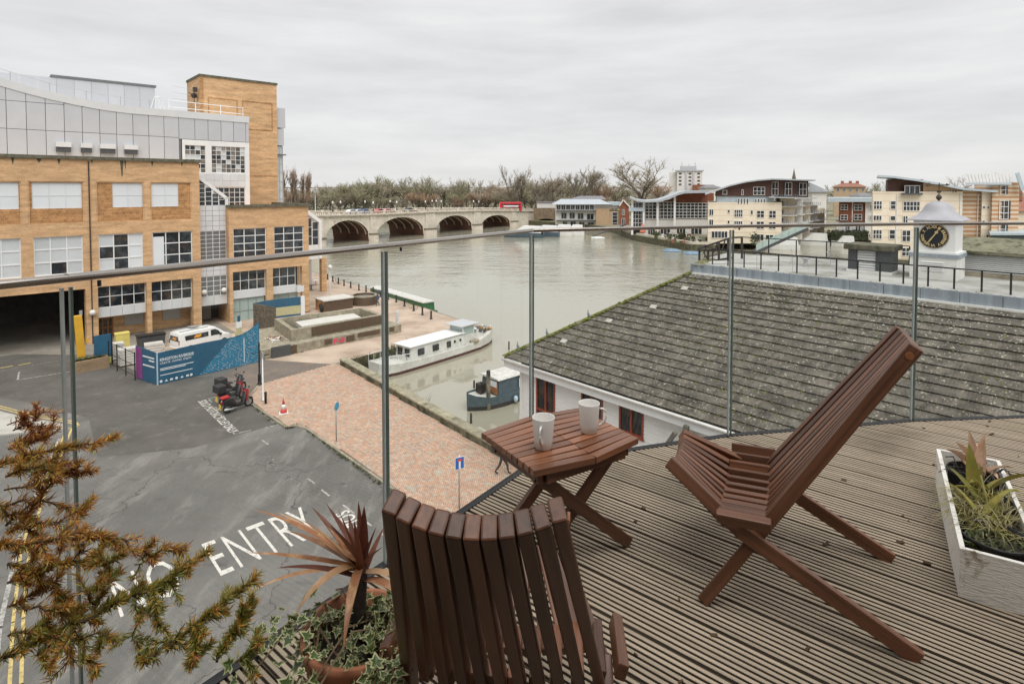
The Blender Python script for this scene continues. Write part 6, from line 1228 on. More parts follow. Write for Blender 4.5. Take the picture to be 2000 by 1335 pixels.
# ---------- leaves
def blade(mb, b, d, L, w, droop=.5, fold=.25, n=7, mi=0, tip=1.0, twist=0.0):
    b = Vector(b); d = Vector(d).normalized(); p = b.copy(); vs = []
    for i in range(n + 1):
        t = i / n; s = d.cross(Vector((0, 0, 1)))
        if s.length < .05: s = Vector((1, 0, 0))
        s.normalize()
        if twist: s = Matrix.Rotation(twist * t, 3, d) @ s
        up = s.cross(d); ww = w * (math.sin(math.pi * min(.999, (.12 + .88 * t ** (.7 * tip)))) ** .8 if t < 1 else .02)
        vs += [p - s * ww / 2 + up * ww * fold, p.copy(), p + s * ww / 2 + up * ww * fold]
        d = (d + Vector((0, 0, -droop / n)) * (.4 + 1.2 * t)).normalized(); p = p + d * L / n
    mb.add(vs, [(i * 3 + k, i * 3 + k + 1, i * 3 + k + 4, i * 3 + k + 3) for i in range(n) for k in (0, 1)], mi); return mb
def leafmat(name, c, c2, rough=.45, sc=25, st=(1, 1, 1)):
    m = mk(name, c, rough, .25, 12, stretch=st, spots=(c2, sc, .5, .68), rnd=.2); nt = m.node_tree; p = nt.nodes['Principled BSDF']; p.inputs['Subsurface Weight'].default_value = 0.0
    tr = N(nt, 'ShaderNodeBsdfTranslucent'); x = N(nt, 'ShaderNodeMixShader'); x.inputs[0].default_value = .22; src = p.inputs['Base Color'].links[0].from_socket; nt.links.new(src, tr.inputs['Color']); o = [n for n in nt.nodes if n.type == 'OUTPUT_MATERIAL'][0]
    nt.links.new(p.outputs[0], x.inputs[1]); nt.links.new(tr.outputs[0], x.inputs[2]); nt.links.new(x.outputs[0], o.inputs['Surface']); return m
M['cord'] = leafmat('bronze_red_leaf', (.17, .058, .036), (.26, .10, .05)); M['cord_old'] = leafmat('dry_tan_leaf', (.60, .36, .19), (.42, .21, .10)); M['cord_mid'] = leafmat('fading_bronze_leaf', (.36, .165, .08), (.56, .34, .17))
M['terracotta'] = mk('terracotta', (.34, .13, .065), .75, .2, 8, spots=((.20, .10, .06), 10, .55, .7)); M['soil'] = mk('potting_soil', (.028, .02, .014), .95, .5, 60, bump=.6, bscale=90)
PC = Vector((-.355, 1.30, DZ))
CP = thing('potted_cordyline', 'bronze red spiky cordyline in a terracotta pot with ivy, left of the rear view chair', 'plant pot', PC)
MB().lathe([(.085, 0), (.098, .20), (.112, .205), (.127, .27), (.127, .285), (.116, .285), (.110, .25)], 40, cap=False).build('pot', M['terracotta'], CP, True); m = MB(); m.lathe([(.112, .238), (.06, .255), (.001, .262)], 20, cap=False); m.build('soil', M['soil'], CP, True)
m = MB(); m.tube([(0, 0, .24), (.0, .005, .32), (.004, .01, .395), (.004, .012, .43)], [.0175, .0165, .016, .008], 10); m.build('stem', mk('dark_stem', (.03, .02, .014), .8, .4, 60, bump=.4), CP, True)
def toward(px, py, Yo=0.0): x, z = hy(px, py, 1.30 + Yo); return Vector((x, 1.30 + Yo, z)) - PC
tp = Vector((.004, .012, .405)); R = random.Random(15)
tips = [((480, 1086), .02, 'cord_mid', .10), ((497, 1010), .0, 'cord_mid', .25), ((540, 1000), .05, 'cord_old', .25), ((588, 1008), -.03, 'cord_old', .30), ((632, 995), .05, 'cord', .05), ((656, 985), -.02, 'cord', 0), ((682, 1004), .08, 'cord', .02), ((698, 985), .03, 'cord', 0), ((706, 991), -.05, 'cord', .05), ((719, 1008), .06, 'cord', .05), ((733, 1022), 0, 'cord', .1), ((747, 1015), .08, 'cord', .1), ((747, 1073), -.04, 'cord', .15), ((646, 1040), -.10, 'cord', .05), ((612, 1000), .1, 'cord', .1), ((660, 1010), .14, 'cord_mid', .05),
        ((490, 1170), -.03, 'cord_old', .45), ((587, 1228), -.10, 'cord_old', .95), ((540, 1095), -.06, 'cord', .25), ((800, 1150), .0, 'cord_old', .5), ((812, 1215), -.06, 'cord_mid', .9), ((676, 1290), -.14, 'cord_mid', 1.0), ((690, 1000), -.08, 'cord', .02), ((640, 1025), .02, 'cord_mid', .1), ((560, 1045), .1, 'cord_mid', .2)]
for (px, py), yo, mt, dr in tips:
    t = toward(px, py, yo); d = t - tp; L = d.length * (1 + dr * .12); m = MB(); blade(m, tp + Vector((R.uniform(-.006, .006), R.uniform(-.006, .006), R.uniform(-.02, .02))), d.normalized() + Vector((0, 0, dr * .75)), L, R.uniform(.017, .024), dr * 1.5, .28, 9); m.build('leaf', M[mt], CP, True)
M['ivy'] = leafmat('ivy_green', (.085, .13, .035), (.05, .085, .03), .4, 40); M['ivy_rim'] = leafmat('ivy_cream_margin', (.50, .50, .27), (.36, .40, .18), .45, 40); M['vine'] = mk('vine', (.16, .11, .06), .8, .3, 40)
mb = MB(); ol = [(0, -.02), (.26, -.28), (.62, -.22), (.42, .08), (.78, .36), (.36, .42), (.0, 1.0), (-.36, .42), (-.78, .36), (-.42, .08), (-.62, -.22), (-.26, -.28)]
vs = [(x * .5, y * .5, .10 * abs(x) - .06 * y * y) for x, y in ol] + [(x * .36, y * .36 + .03, .07 * abs(x) - .03 * y * y + .004) for x, y in ol] + [(0, .12, -.03)]; nn = 12
mb.add(vs, [(i, (i + 1) % nn, nn + (i + 1) % nn, nn + i) for i in range(nn)], 1); mb.add(vs, [(nn + i, nn + (i + 1) % nn, 2 * nn) for i in range(nn)], 0); ivy = mb.mesh('ivy_leaf', [M['ivy'], M['ivy_rim']])
R = random.Random(41); vines = []
for k in range(22):
    a = R.uniform(0, 6.283); p = Vector((.09 * math.cos(a), .09 * math.sin(a), .26)); tx = R.uniform(-.30, .02) if k < 15 else R.uniform(.02, .2); q = Vector((tx, R.uniform(-.25, .12), R.uniform(.02, .27) if tx < -.1 else R.uniform(.2, .3)))
    mid = (p + q) / 2 + Vector((0, 0, R.uniform(.02, .09))); pts = [p, mid, q]; vines.append(pts)
m = MB()
for v in vines: m.tube(v, .0022, 4)
for k in range(10): a = R.uniform(0, 6.28); r = R.uniform(.02, .1); p = Vector((r * math.cos(a), r * math.sin(a), .262)); q = p + Vector((R.uniform(-.06, .06), R.uniform(-.06, .06), .05)); m.tube([p, q, q + Vector((R.uniform(-.05, .05), R.uniform(-.05, .05), -.03))], .0025, 4)
m.build('vines', M['vine'], CP)
for k in range(300):
    v = R.choice(vines); t = R.random(); p = v[0].lerp(v[1], t * 2) if t < .5 else v[1].lerp(v[2], t * 2 - 1); s = R.uniform(.028, .056)
    o = link('ivy_leaf', ivy, CP, loc=p + Vector((R.gauss(0, .022), R.gauss(0, .022), R.gauss(.008, .014))), rot=(R.gauss(.35, .5), R.gauss(0, .5), R.uniform(0, 6.283))); o.scale = (s, s, s)
# ---------- white timber trough with fading plants
TR = thing('wooden_trough', 'long white painted wooden trough with finger joints and handle slot, planted with fading plants', 'planter', (1.417, 1.792, DZ), math.atan2(.706, .443)); L_, W_, Hh, tk = .833, .215, .158, .014
M['trough'] = mk('chipped_white_timber', (.76, .74, .69), .7, .08, 6, stretch=(1, 1, 5), spots=((.36, .30, .22), 12, .64, .72), spots2=((.16, .12, .08), 30, .67, .74), bump=.3, bscale=40); M['trough_in'] = mk('bare_timber', (.42, .33, .23), .8, .25, 8); M['npot'] = mk('black_plastic_pot', (.012, .012, .012), .4, .1, 9)
for s, y in ((0, 0), (1, -W_ + tk)):
    m = MB(); m.box(tk, y - tk, 0, L_ - tk, y, Hh)
    for j in range(7):
        z0, z1 = Hh * j / 7, Hh * (j + 1) / 7
        if j % 2 == 0: m.box(0, y - tk, z0 + .0006, tk - .0004, y, z1 - .0006); m.box(L_ - tk + .0004, y - tk, z0 + .0006, L_, y, z1 - .0006)
    m.build('side_board', M['trough'], TR)
def cut(mb, hole, name, mat, par):
    a = mb.build(name, mat, par); b = hole.build('cutter', mat); md = a.modifiers.new('b', 'BOOLEAN'); md.operation = 'DIFFERENCE'; md.object = b; md.solver = 'EXACT'
    par_l = a.parent; a.parent = None; dg = bpy.context.evaluated_depsgraph_get(); me = bpy.data.meshes.new_from_object(a.evaluated_get(dg)); a.modifiers.clear(); a.data = me; a.parent = par_l; bpy.data.objects.remove(b); return a
for x in (0, L_ - tk):
    cy, cz, hw, hr = -W_ / 2, .108, .040, .0125; n = 10; h = MB()
    pl_ = [(cy + hw + hr * math.sin(a), cz + hr * math.cos(a)) for a in frange(0, math.pi, n)] + [(cy - hw - hr * math.sin(a), cz + hr * math.cos(a)) for a in frange(math.pi, 0, n)]
    k = len(pl_); h.add([(x - .03, *p) for p in pl_] + [(x + tk + .03, *p) for p in pl_], [tuple(range(k))[::-1], tuple(range(k, 2 * k))] + [(i, (i + 1) % k, k + (i + 1) % k, k + i) for i in range(k)])
    m = MB(); m.box(x, -W_ + tk + .0004, 0, x + tk, -tk - .0004, Hh); cut(m, h, 'end_board', M['trough'], TR); m = MB()
    for j in (1, 3, 5):
        for yy in (0, -W_ + tk): m.box(x, yy - tk, Hh * j / 7 + .0006, x + tk, yy, Hh * (j + 1) / 7 - .0006)
    m.build('finger_joint', M['trough'], TR, kind='stuff')
MB().box(tk, -W_ + tk, .004, L_ - tk, -tk, .018).build('bottom_board', M['trough_in'], TR)
for k, (x, r) in enumerate(((.15, .098), (.42, .092), (.66, .088))):
    m = MB(); m.lathe([(r * .8, .02), (r * .97, .145), (r, .147), (r, .157), (r * .95, .157), (r * .93, .13)], 26, (x, -W_ / 2, 0), cap=False); m.build('nursery_pot', M['npot'], TR, True); m = MB(); m.lathe([(r * .94, .125), (r * .5, .14), (.001, .143)], 16, (x, -W_ / 2, 0), cap=False); m.build('soil', M['soil'], TR)
M['dry'] = leafmat('dry_pinkish_leaf', (.55, .36, .24), (.40, .22, .12)); M['olive'] = leafmat('yellowing_leaf', (.27, .25, .05), (.36, .27, .06)); M['straw'] = leafmat('straw_grass', (.46, .40, .20), (.30, .30, .10)); M['dgreen'] = leafmat('low_green_leaf', (.07, .09, .025), (.12, .12, .04))
R = random.Random(19)
for x, a, L, w, dr, mt, el in ((.74, 2.2, .10, .045, .8, 'dry', .9), (.70, 2.9, .11, .05, .9, 'dry', .8), (.76, 1.5, .08, .05, .4, 'dry', 1.1), (.66, .4, .14, .03, .6, 'dry', 1.3), (.62, -.3, .15, .035, .4, 'dry', 1.2), (.63, -1.1, .12, .03, .9, 'dry', .7), (.70, 3.6, .09, .04, .9, 'dry', .6), (.72, -.2, .10, .035, .7, 'dry', .9),
                               (.50, -1.5, .15, .042, .9, 'olive', .9), (.52, 2.6, .10, .03, .8, 'olive', .8), (.45, 2.0, .10, .03, 1., 'olive', .7), (.5, .2, .14, .035, .3, 'olive', 1.3), (.44, -2.4, .12, .03, .6, 'olive', .9), (.4, 1.2, .11, .026, .6, 'olive', 1.0), (.30, -.9, .13, .025, .8, 'olive', .9), (.28, 1.0, .12, .022, .8, 'olive', .9)):
    m = MB(); blade(m, (x, -W_ / 2 + R.uniform(-.03, .03), .14), (math.cos(a) * math.cos(el), math.sin(a) * math.cos(el), math.sin(el)), L * 1.25, w * 1.25, dr, .3, 8, twist=R.uniform(-1, 1)); m.build('leaf', M[mt], TR, True)
for x0, y0, x1, y1, z1 in ((.45, -.10, .48, -.11, .25), (.33, -.12, .42, -.10, .24), (.24, -.10, .28, -.13, .20)): m = MB(); m.tube([(x0, y0, .13), (x1, y1, z1)], .005, 6); m.build('plant_stem', M['olive'], TR)
m = MB()
for _ in range(420):
    x = R.uniform(.16, .46); y = -W_ / 2 + R.uniform(-.07, .07); a = R.uniform(0, 6.283); el = R.uniform(.25, 1.3)
    if R.random() < .3: a = math.pi / 2 + R.gauss(0, .5); x = R.uniform(.32, .46); el = R.uniform(.1, .7)
    blade(m, (x, y, .138), (math.cos(a) * math.cos(el), math.sin(a) * math.cos(el), math.sin(el)), R.uniform(.05, .16), .0035, R.uniform(.8, 2.4), .1, 5, R.choice((0, 0, 1)))
m.build('dry_grass', [M['straw'], M['olive']], TR, kind='stuff'); m = MB()
for _ in range(300): x = R.uniform(.07, .25); y = -W_ / 2 + R.uniform(-.075, .075); a = R.uniform(0, 6.28); el = R.uniform(.2, 1.2); blade(m, (x, y, .13), (math.cos(a) * math.cos(el), math.sin(a) * math.cos(el), math.sin(el)), R.uniform(.02, .05), .008, 1., .2, 3)
m.build('low_foliage', M['dgreen'], TR, kind='stuff'); m = MB()
for _ in range(40): x = R.uniform(.55, .74); y = -W_ / 2 + R.uniform(-.06, .06); q = Vector((x + R.uniform(-.05, .05), y + R.uniform(-.05, .05), .16 + R.uniform(0, .03))); m.tube([(x, y, .14), q, q + Vector((R.uniform(-.04, .04), R.uniform(-.04, .04), -.02))], .0025, 4)
m.build('air_roots', mk('dark_roots', (.05, .045, .04), .8, .4, 40), TR)
# ---------- potted fir leaning in from the left
FT = thing('potted_fir', 'potted fir with browning needles reaching in from the left edge of the deck', 'fir', (-1.15, .62, DZ)); FO = FT.location.copy()
MB().lathe([(.13, 0), (.17, .3), (.18, .3), (.18, .34), (.15, .34), (.14, .28)], 24, cap=False).build('pot', M['terracotta'], FT, True); m = MB(); m.tube([(0, 0, .2), (.02, .03, .5), (.0, .05, .9), (.01, .06, 1.3)], [.022, .018, .013, .006], 8); m.build('trunk', M['rust'], FT)
M['nd'] = [leafmat('needle_' + n, a, b, .5, 30) for n, a, b in (('green', (.27, .30, .07), (.20, .25, .07)), ('olive', (.44, .38, .09), (.33, .33, .08)), ('orange', (.70, .38, .07), (.55, .25, .05)), ('red_brown', (.46, .19, .08), (.34, .14, .055)))]
BR = [([(-60, 940, 1.0), (0, 915, .98), (90, 898, .98), (168, 880, 1.0)], 6, (0, 3, 5, 2), 1.25), ([(-20, 895, 1.05), (30, 868, 1.05), (58, 850, 1.06)], 3, (0, 0, 2, 6), .6), ([(-20, 862, 1.05), (25, 838, 1.05), (40, 822, 1.06)], 3, (0, 0, 2, 6), .55), ([(-30, 850, 1.1), (20, 828, 1.1), (85, 824, 1.1)], 2.2, (0, 1, 2, 6), .12), ([(-30, 900, 1.05), (20, 885, 1.05), (50, 880, 1.06)], 3, (0, 0, 3, 5), .6),
      ([(-60, 1110, .92), (40, 1095, .92), (110, 1084, .92), (175, 1083, .93), (215, 1098, .94), (248, 1118, .95), (290, 1112, .96), (332, 1098, .97)], 6, (1, 2, 3, 4), .62), ([(-60, 1100, .90), (30, 1096, .90), (110, 1080, .91), (160, 1076, .92)], 4, (1, 2, 4, 5), 1.2), ([(248, 1118, .95), (232, 1150, .94), (222, 1172, .93)], 3, (3, 2, 1, 0), .5),
      ([(-60, 1340, .84), (60, 1282, .86), (140, 1247, .88), (215, 1206, .90), (290, 1172, .92), (362, 1126, .94)], 7, (4, 4, 2, 0), 1.5), ([(215, 1206, .90), (265, 1195, .90), (300, 1170, .91), (330, 1140, .92)], 4, (5, 3, 1, 0), 1.3), ([(140, 1247, .88), (128, 1205, .88), (168, 1180, .89), (172, 1140, .9), (150, 1110, .9)], 3.5, (2, 2, 1, 1), .7), ([(225, 1205, .9), (228, 1260, .88), (222, 1310, .87)], 3.5, (5, 2, 1, 0), 1.0), ([(250, 1200, .9), (270, 1250, .89), (295, 1300, .88)], 3.5, (5, 2, 1, 0), .9), ([(90, 1262, .87), (110, 1310, .86), (130, 1345, .85)], 3.5, (3, 3, 2, 1), 1.1),
      ([(235, 1345, .84), (300, 1303, .86), (345, 1265, .87), (395, 1234, .88), (430, 1204, .89), (468, 1166, .90)], 5, (4, 4, 2, 0), .95), ([(390, 1345, .84), (412, 1305, .85), (440, 1265, .86), (458, 1245, .87)], 4, (5, 4, 1, 0), 1.1), ([(345, 1265, .87), (350, 1310, .86), (340, 1345, .85)], 3.5, (5, 4, 1, 0), 1.0), ([(430, 1345, .84), (460, 1318, .85), (480, 1300, .86)], 3, (5, 4, 1, 0), 1.0), ([(300, 1303, .86), (250, 1310, .85), (235, 1345, .84)], 3, (5, 3, 1, 0), 1.1),
      ([(-60, 1012, .96), (20, 1013, .96), (75, 1014, .97), (112, 1026, .98)], 4, (1, 2, 3, 4), .35), ([(70, 1014, .97), (95, 1022, .97), (112, 1040, .97)], 3, (1, 2, 3, 4), 1.2), ([(-40, 1060, .94), (30, 1010, .95), (62, 960, .96), (70, 930, .97)], 4, (0, 1, 3, 4), .7), ([(-40, 985, 1.), (30, 972, 1.), (62, 958, 1.), (105, 945, 1.02), (140, 948, 1.03)], 3, (0, 1, 3, 5), .55), ([(-40, 1180, .88), (40, 1150, .89), (90, 1135, .9), (120, 1100, .91)], 4, (2, 2, 3, 3), 1.3), ([(-40, 1230, .87), (30, 1225, .87), (100, 1240, .88), (150, 1260, .89)], 4, (2, 2, 3, 3), 1.2), ([(-40, 960, .95), (10, 940, .95), (45, 935, .96), (70, 950, .96)], 4, (2, 3, 3, 2), 1.2), ([(-40, 1290, .85), (30, 1270, .86), (70, 1300, .86), (90, 1340, .86)], 4, (3, 3, 2, 2), 1.2), ([(-40, 1140, .89), (20, 1160, .89), (60, 1200, .9), (80, 1250, .9)], 4, (2, 2, 3, 3), 1.1), ([(-40, 1075, .93), (10, 1055, .93), (60, 1060, .94), (98, 1085, .94)], 3.5, (1, 2, 4, 5), 1.0), ([(-50, 1020, .95), (0, 1050, .94), (20, 1100, .93), (10, 1150, .92)], 3.5, (2, 2, 4, 4), 1.0), ([(20, 1330, .85), (60, 1310, .86), (120, 1290, .87), (180, 1290, .88)], 3.5, (4, 3, 2, 1), 1.0)]
R = random.Random(55); nb = MB(); tb = MB()
def needles(a, b, n, cw, f0, f1, fat=1.0):
    Ls = (b - a).length; ax = (b - a).normalized(); o = ax.orthogonal().normalized()
    for _ in range(int(n)):
        t = R.random(); p = a.lerp(b, t); q = Matrix.Rotation(R.uniform(0, 6.283), 3, ax) @ o; d = (q + ax * R.uniform(.35, 1.5) + Vector((R.gauss(0, .12), R.gauss(0, .12), R.gauss(.1, .12)))).normalized(); L = R.uniform(.009, .021) * fat; w = d.cross(Vector((R.gauss(0, 1), R.gauss(0, 1), R.gauss(0, 1)))).normalized() * .00085
        mi = R.choices(range(4), cw)[0]
        if f0 + (f1 - f0) * t > .85 and R.random() < .5: mi = 2 if R.random() < .65 else 3
        m_ = p + d * L * .55; e = p + d * L + Vector((R.gauss(0, .0015), R.gauss(0, .0015), R.gauss(0, .0015)))
        nb.add([p - w * .7, p + w * .7, m_ + w, e, m_ - w], [(0, 1, 2, 4), (4, 2, 3)], mi)
for pts, thick, cw, dens in BR:
    P = []
    for px, py, Y in pts: x, z = hy(px, py, Y); P.append(Vector((x, Y + .05, z)) - FO)
    Q = [P[0]]
    for a, b in zip(P[:-1], P[1:]):
        for k in (1, 2, 3): Q.append(a.lerp(b, k / 3) + Vector((R.gauss(0, .0025), R.gauss(0, .004), R.gauss(0, .0025))))
    P = Q; NP = len(P) - 1; tb.tube(P, [thick * .00055 * (1 - .6 * i / NP) for i in range(NP + 1)], 5)
    for i, (a, b) in enumerate(zip(P[:-1], P[1:])):
        clump = max(.15, min(1.6, .85 + 1.3 * mnoise.noise(a * 22))); needles(a, b, (b - a).length * 3300 * dens * clump, cw, i / NP, (i + 1) / NP)
        if dens > .5 and R.random() < .72:
            ax = (b - a).normalized(); q = Matrix.Rotation(R.uniform(0, 6.283), 3, ax) @ ax.orthogonal().normalized(); d = (q + ax * R.uniform(.5, 1.1)).normalized(); l = R.uniform(.015, .05) * (1 - .5 * i / NP); e = b + d * l; tb.tube([b, b.lerp(e, .5) + Vector((0, 0, .002)), e], [.0011, .0009, .0006], 4); needles(b, e, l * 4200 * clump, cw, .4, 1.0, .9)
tb.build('branches', mk('fir_bark', (.10, .06, .035), .9, .35, 50), FT); nb.build('needles', M['nd'], FT, kind='stuff')
# ================================================================ FAR BANK: bridge, buildings, boats, trees
FX = lambda px, Y: hy(px, 400, Y)[0]
FZ = lambda py, Y: hy(1000, py, Y)[1]
M['water_stain'] = mk('tide_stain', (.16, .14, .10), .9, .3, .8)
M['stone_wet'] = mk('stained_cornice', (.38, .335, .27), .9, .25, .6, spots=((.17, .15, .10), .7, .52, .7)); BO = Vector((-47, 193, -1.6)); BA = math.atan2(.855, .52); bd = Vector((math.cos(BA), math.sin(BA), 0)); bn = Vector((-math.sin(BA), math.cos(BA), 0))
BX = lambda px, py: (hitp(px, py, BO, bn) - BO).dot(bd)
BRG = thing('stone_bridge', 'pale stone arched road bridge with balustrade crossing the river', 'bridge', BO, BA)
def lin(T, x):
    for (a, p), (b, q) in zip(T[:-1], T[1:]):
        if a <= x <= b: return p + (q - p) * (x - a) / (b - a)
    return T[0][1] if x < T[0][0] else T[-1][1]
ztop = lambda x: lin([(-60, 10.9), (-26, 10.4), (0, 9.85), (33, 9.7), (64, 9.2), (92, 8.3), (113.6, 7.5)], x)
arches = [(BX(632, 455), BX(722, 462), 7.3), (BX(733, 460), BX(829, 452), 7.3), (BX(849.5, 452), BX(923, 447), 6.7), (BX(939, 445), BX(997, 440), 5.7)]
arches.insert(0, (arches[0][0] - 34, arches[0][0] - 4, 7.0)); BW_ = 17.0; XE = 113.6
def under(x):
    for a, b, c in arches:
        if a < x < b: t = (x - (a + b) / 2) / ((b - a) / 2); return .6 + (c - .6) * math.sqrt(max(0, 1 - t * t))
    return -2
xs = sorted({-60.0, XE, *[a + (b - a) * k / 24 for a, b, c in arches for k in range(25)], *[a - 1e-3 for a, b, c in arches], *[b + 1e-3 for a, b, c in arches]}); xs = [x for x in xs if -60 <= x <= XE]
m = MB(); s = MB()
for a, b in zip(xs[:-1], xs[1:]):
    u0, u1 = under(a), under(b); t0, t1 = ztop(a) - 1.15, ztop(b) - 1.15
    m.quad((a, 0, u0), (b, 0, u1), (b, 0, t1), (a, 0, t0)); m.quad((b, BW_, u1), (a, BW_, u0), (a, BW_, t0), (b, BW_, t1)); m.quad((a, 0, t0), (b, 0, t1), (b, BW_, t1), (a, BW_, t0))
    if u0 > -1 or u1 > -1: s.quad((a, .02, max(u0, -2)), (a, BW_ - .02, max(u0, -2)), (b, BW_ - .02, max(u1, -2)), (b, .02, max(u1, -2)))
m.quad((XE, 0, -2), (XE, BW_, -2), (XE, BW_, 6.3), (XE, 0, 6.3)); m.build('spandrel_wall', M['stone'], BRG)
M['soffit'] = brick_mat('dark_vault_brick', (.17, .09, .06), (.12, .065, .045), (.17, .13, .1), 1.2, .4); s.build('arch_vault', M['soffit'], BRG); m = MB()
for a, b, c in arches:
    for y in (.8, 4.5, 8.5, 12.5):
        pts = [(a + (b - a) * k / 16, under(a + (b - a) * k / 16) if 0 < k < 16 else .6) for k in range(17)]
        for p, q in zip(pts[:-1], pts[1:]): m.quad((p[0], y, p[1] - .12), (q[0], y, q[1] - .12), (q[0], y + .5, q[1] - .12), (p[0], y + .5, p[1] - .12)); m.quad((p[0], y, p[1] - .12), (p[0], y, p[1]), (q[0], y, q[1]), (q[0], y, q[1] - .12))
m.build('vault_rib', M['stone'], BRG, kind='stuff'); m = MB()
for a, b, c in arches:          # voussoir ring
    for k in range(22):
        q0, q1 = math.pi * k / 22 + .006, math.pi * (k + 1) / 22 - .006; cx, rx = (a + b) / 2, (b - a) / 2; P = lambda q, e: (cx - (rx + e) * math.cos(q), .6 + (c - .6 + e) * math.sin(q))
        f = [P(q0, 0), P(q1, 0), P(q1, .75), P(q0, .75)]; m.add([(x, -.10, z) for x, z in f] + [(x, .01, z) for x, z in f], [(0, 1, 2, 3)[::-1], (0, 1, 5, 4), (1, 2, 6, 5), (2, 3, 7, 6), (3, 0, 4, 7)])
m.build('voussoir', M['stone'], BRG, kind='stuff')
piers = [((arches[i][1] + arches[i + 1][0]) / 2, (arches[i + 1][0] - arches[i][1]) / 2) for i in range(4)] + [(arches[4][1] + 2.4, 2.2)]
for x, w in piers:
    m = MB(); pl = [(x + (w + .3) * math.cos(q), .5 - 3.0 * math.sin(q)) for q in frange(0, math.pi, 8)]; m.prism(pl, -2, 2.1); m.build('cutwater', M['stone'], BRG); m = MB(); m.prism([(x + (p[0] - x) * 1.08, p[1] * 1.08) for p in pl], 2.1, 2.5); m.build('cutwater_cap', M['water_stain'], BRG)
    MB().box(x - w * .9, -.35, 2.5, x + w * .9, -.003, ztop(x) - 1.2).build('pier_panel', M['stone'], BRG); MB().box(x - w * .5, -.42, 3.6, x + w * .5, -.352, ztop(x) - 2.0).build('pier_inset', M['stone'], BRG)
for y0, nm in ((-.3, 'parapet'), (BW_ - .3, 'parapet')):
    q = frange(-60, XE, 58); m = MB(); m2 = MB()
    for a, b in zip(q[:-1], q[1:]):
        for z0, z1, e in ((1.30, .98, .25), (.98, .86, .1), (.16, 0, .12)): m.beam((a, y0 + .3, (ztop(a) + ztop(b)) / 2 - (z0 + z1) / 2), (b, y0 + .3, (ztop(a) + ztop(b)) / 2 - (z0 + z1) / 2), .5 + 2 * e, abs(z0 - z1))
        for k in range(4): x = a + (b - a) * (k + .5) / 4; z = ztop(x); m2.box(x - .13, y0 + .2, z - .86, x + .13, y0 + .42, z - .15)
    m4 = MB()
    for a, b in zip(q[:-1], q[1:]): m4.beam((a, y0 + .3, (ztop(a) + ztop(b)) / 2 - 1.33), (b, y0 + .3, (ztop(a) + ztop(b)) / 2 - 1.33), 1.3, .32)
    m4.build('cornice', M['stone_wet'], BRG)
    m.build('parapet', M['stone'], BRG); m2.build('balusters', M['stone'], BRG, kind='stuff'); m3 = MB()
    for x in frange(-60, XE, 29): m3.box(x - .55, y0 - .05, ztop(x) - .98, x + .55, y0 + .65, ztop(x) + .06)
    m3.split('pedestal', M['stone'], BRG)
l0 = thing('bridge_lamp', 'black bridge lamp on the near parapet, second from the left end', 'lamp', BO + bd * BX(729, 410) + Vector((0, 0, ztop(0))), BA, 'lamps along the bridge')
MB().lathe([(.25, 0), (.25, .5), (.12, .7), (.09, 2.4)], 8).build('lamp_post', M['black'], l0); MB().lathe([(.14, 2.4), (.32, 2.9), (.05, 3.3)], 8).build('lantern', M['white_dirty'], l0)
for k, px in enumerate((650, 665, 713, 762, 775, 831, 844, 852, 862, 925, 935)):
    x = BX(px, 410); far = k in (1, 2, 3, 6, 7, 10); p = BO + bd * x + bn * (BW_ if far else 0) + Vector((0, 0, ztop(x)))
    if far: x2 = ((hitp(px, 405, BO + bn * BW_, bn)) - BO).dot(bd); p = BO + bd * x2 + bn * BW_ + Vector((0, 0, ztop(min(x2, XE))))
    dup(l0, p, None, 'black bridge lamp on the %s parapet, %s from the left' % ('far' if far else 'near', ORD[[0, 0, 1, 2, 3, 1, 3, 4, 5, 5, 4, 5][k + 1]]) if False else 'black bridge lamp on the %s parapet, %s from the left end' % (('far', ORD[(1, 2, 3, 6, 7, 10).index(k)]) if far else ('near', ORD[[0, 4, 5, 8, 9].index(k) + (0 if k == 0 else 1)])))
MB().lathe([(.12, 0), (.08, 5)], 6).build('mast', M['white_dirty'], thing('flagpole', 'tall thin white mast at the near end of the bridge', 'pole', BO + bd * BX(616, 415) + Vector((0, 0, ztop(-26)))))
def car(lab, loc, rz, mat):
    t = thing('car', lab, 'car', loc, rz, 'cars crossing the bridge'); m = MB(); loft(m, [sect(0, .35, .7, .85, .7, .8, .7), sect(.5, .25, .75, 1.0, .8, .88, .75), sect(1.1, .25, .8, 1.42, .8, .88, .62), sect(2.6, .25, .8, 1.45, .8, .88, .62), sect(3.4, .25, .78, .98, .8, .88, .75), sect(4.2, .35, .62, .78, .7, .8, .65)]); m.build('body', mat, t)
    for s in (-1, 1): m = MB(); m.add([(.85, s * .80, 1.0), (3.1, s * .80, 1.0), (2.6, s * .68, 1.36), (1.2, s * .68, 1.36)], [(0, 1, 2, 3)]); m.build('side_window', M['glass'], t)
    for x in (.85, 3.35):
        for s in (-1, 1): w = MB().lathe([(.1, -.1), (.32, -.1), (.32, .1), (.1, .1)], 10); w.xf(Matrix.Rotation(rad(90), 4, 'X')); w.build('wheel', M['tyre'], t, loc=(x, s * .8, .32))
    t.scale = (1.25,) * 3
for px, c, lab in ((692, (.7, .72, .74), 'white car crossing the bridge, nearest the department store'), (706, (.5, .58, .68), 'pale silver blue car crossing the bridge'), (718, (.1, .18, .4), 'dark blue car crossing the bridge'), (747, (.5, .12, .12), 'red car crossing the bridge'), (762, (.6, .3, .3), 'pale red car crossing the bridge behind the red one'), (806, (.05, .05, .06), 'black car crossing the bridge, nearest its middle')):
    x = BX(px, 405); car(lab, BO + bd * x + bn * 4 + Vector((0, 0, ztop(x) - 1.25)), BA, mk('car_paint_' + lab[:9], c, .3, .05, 2))
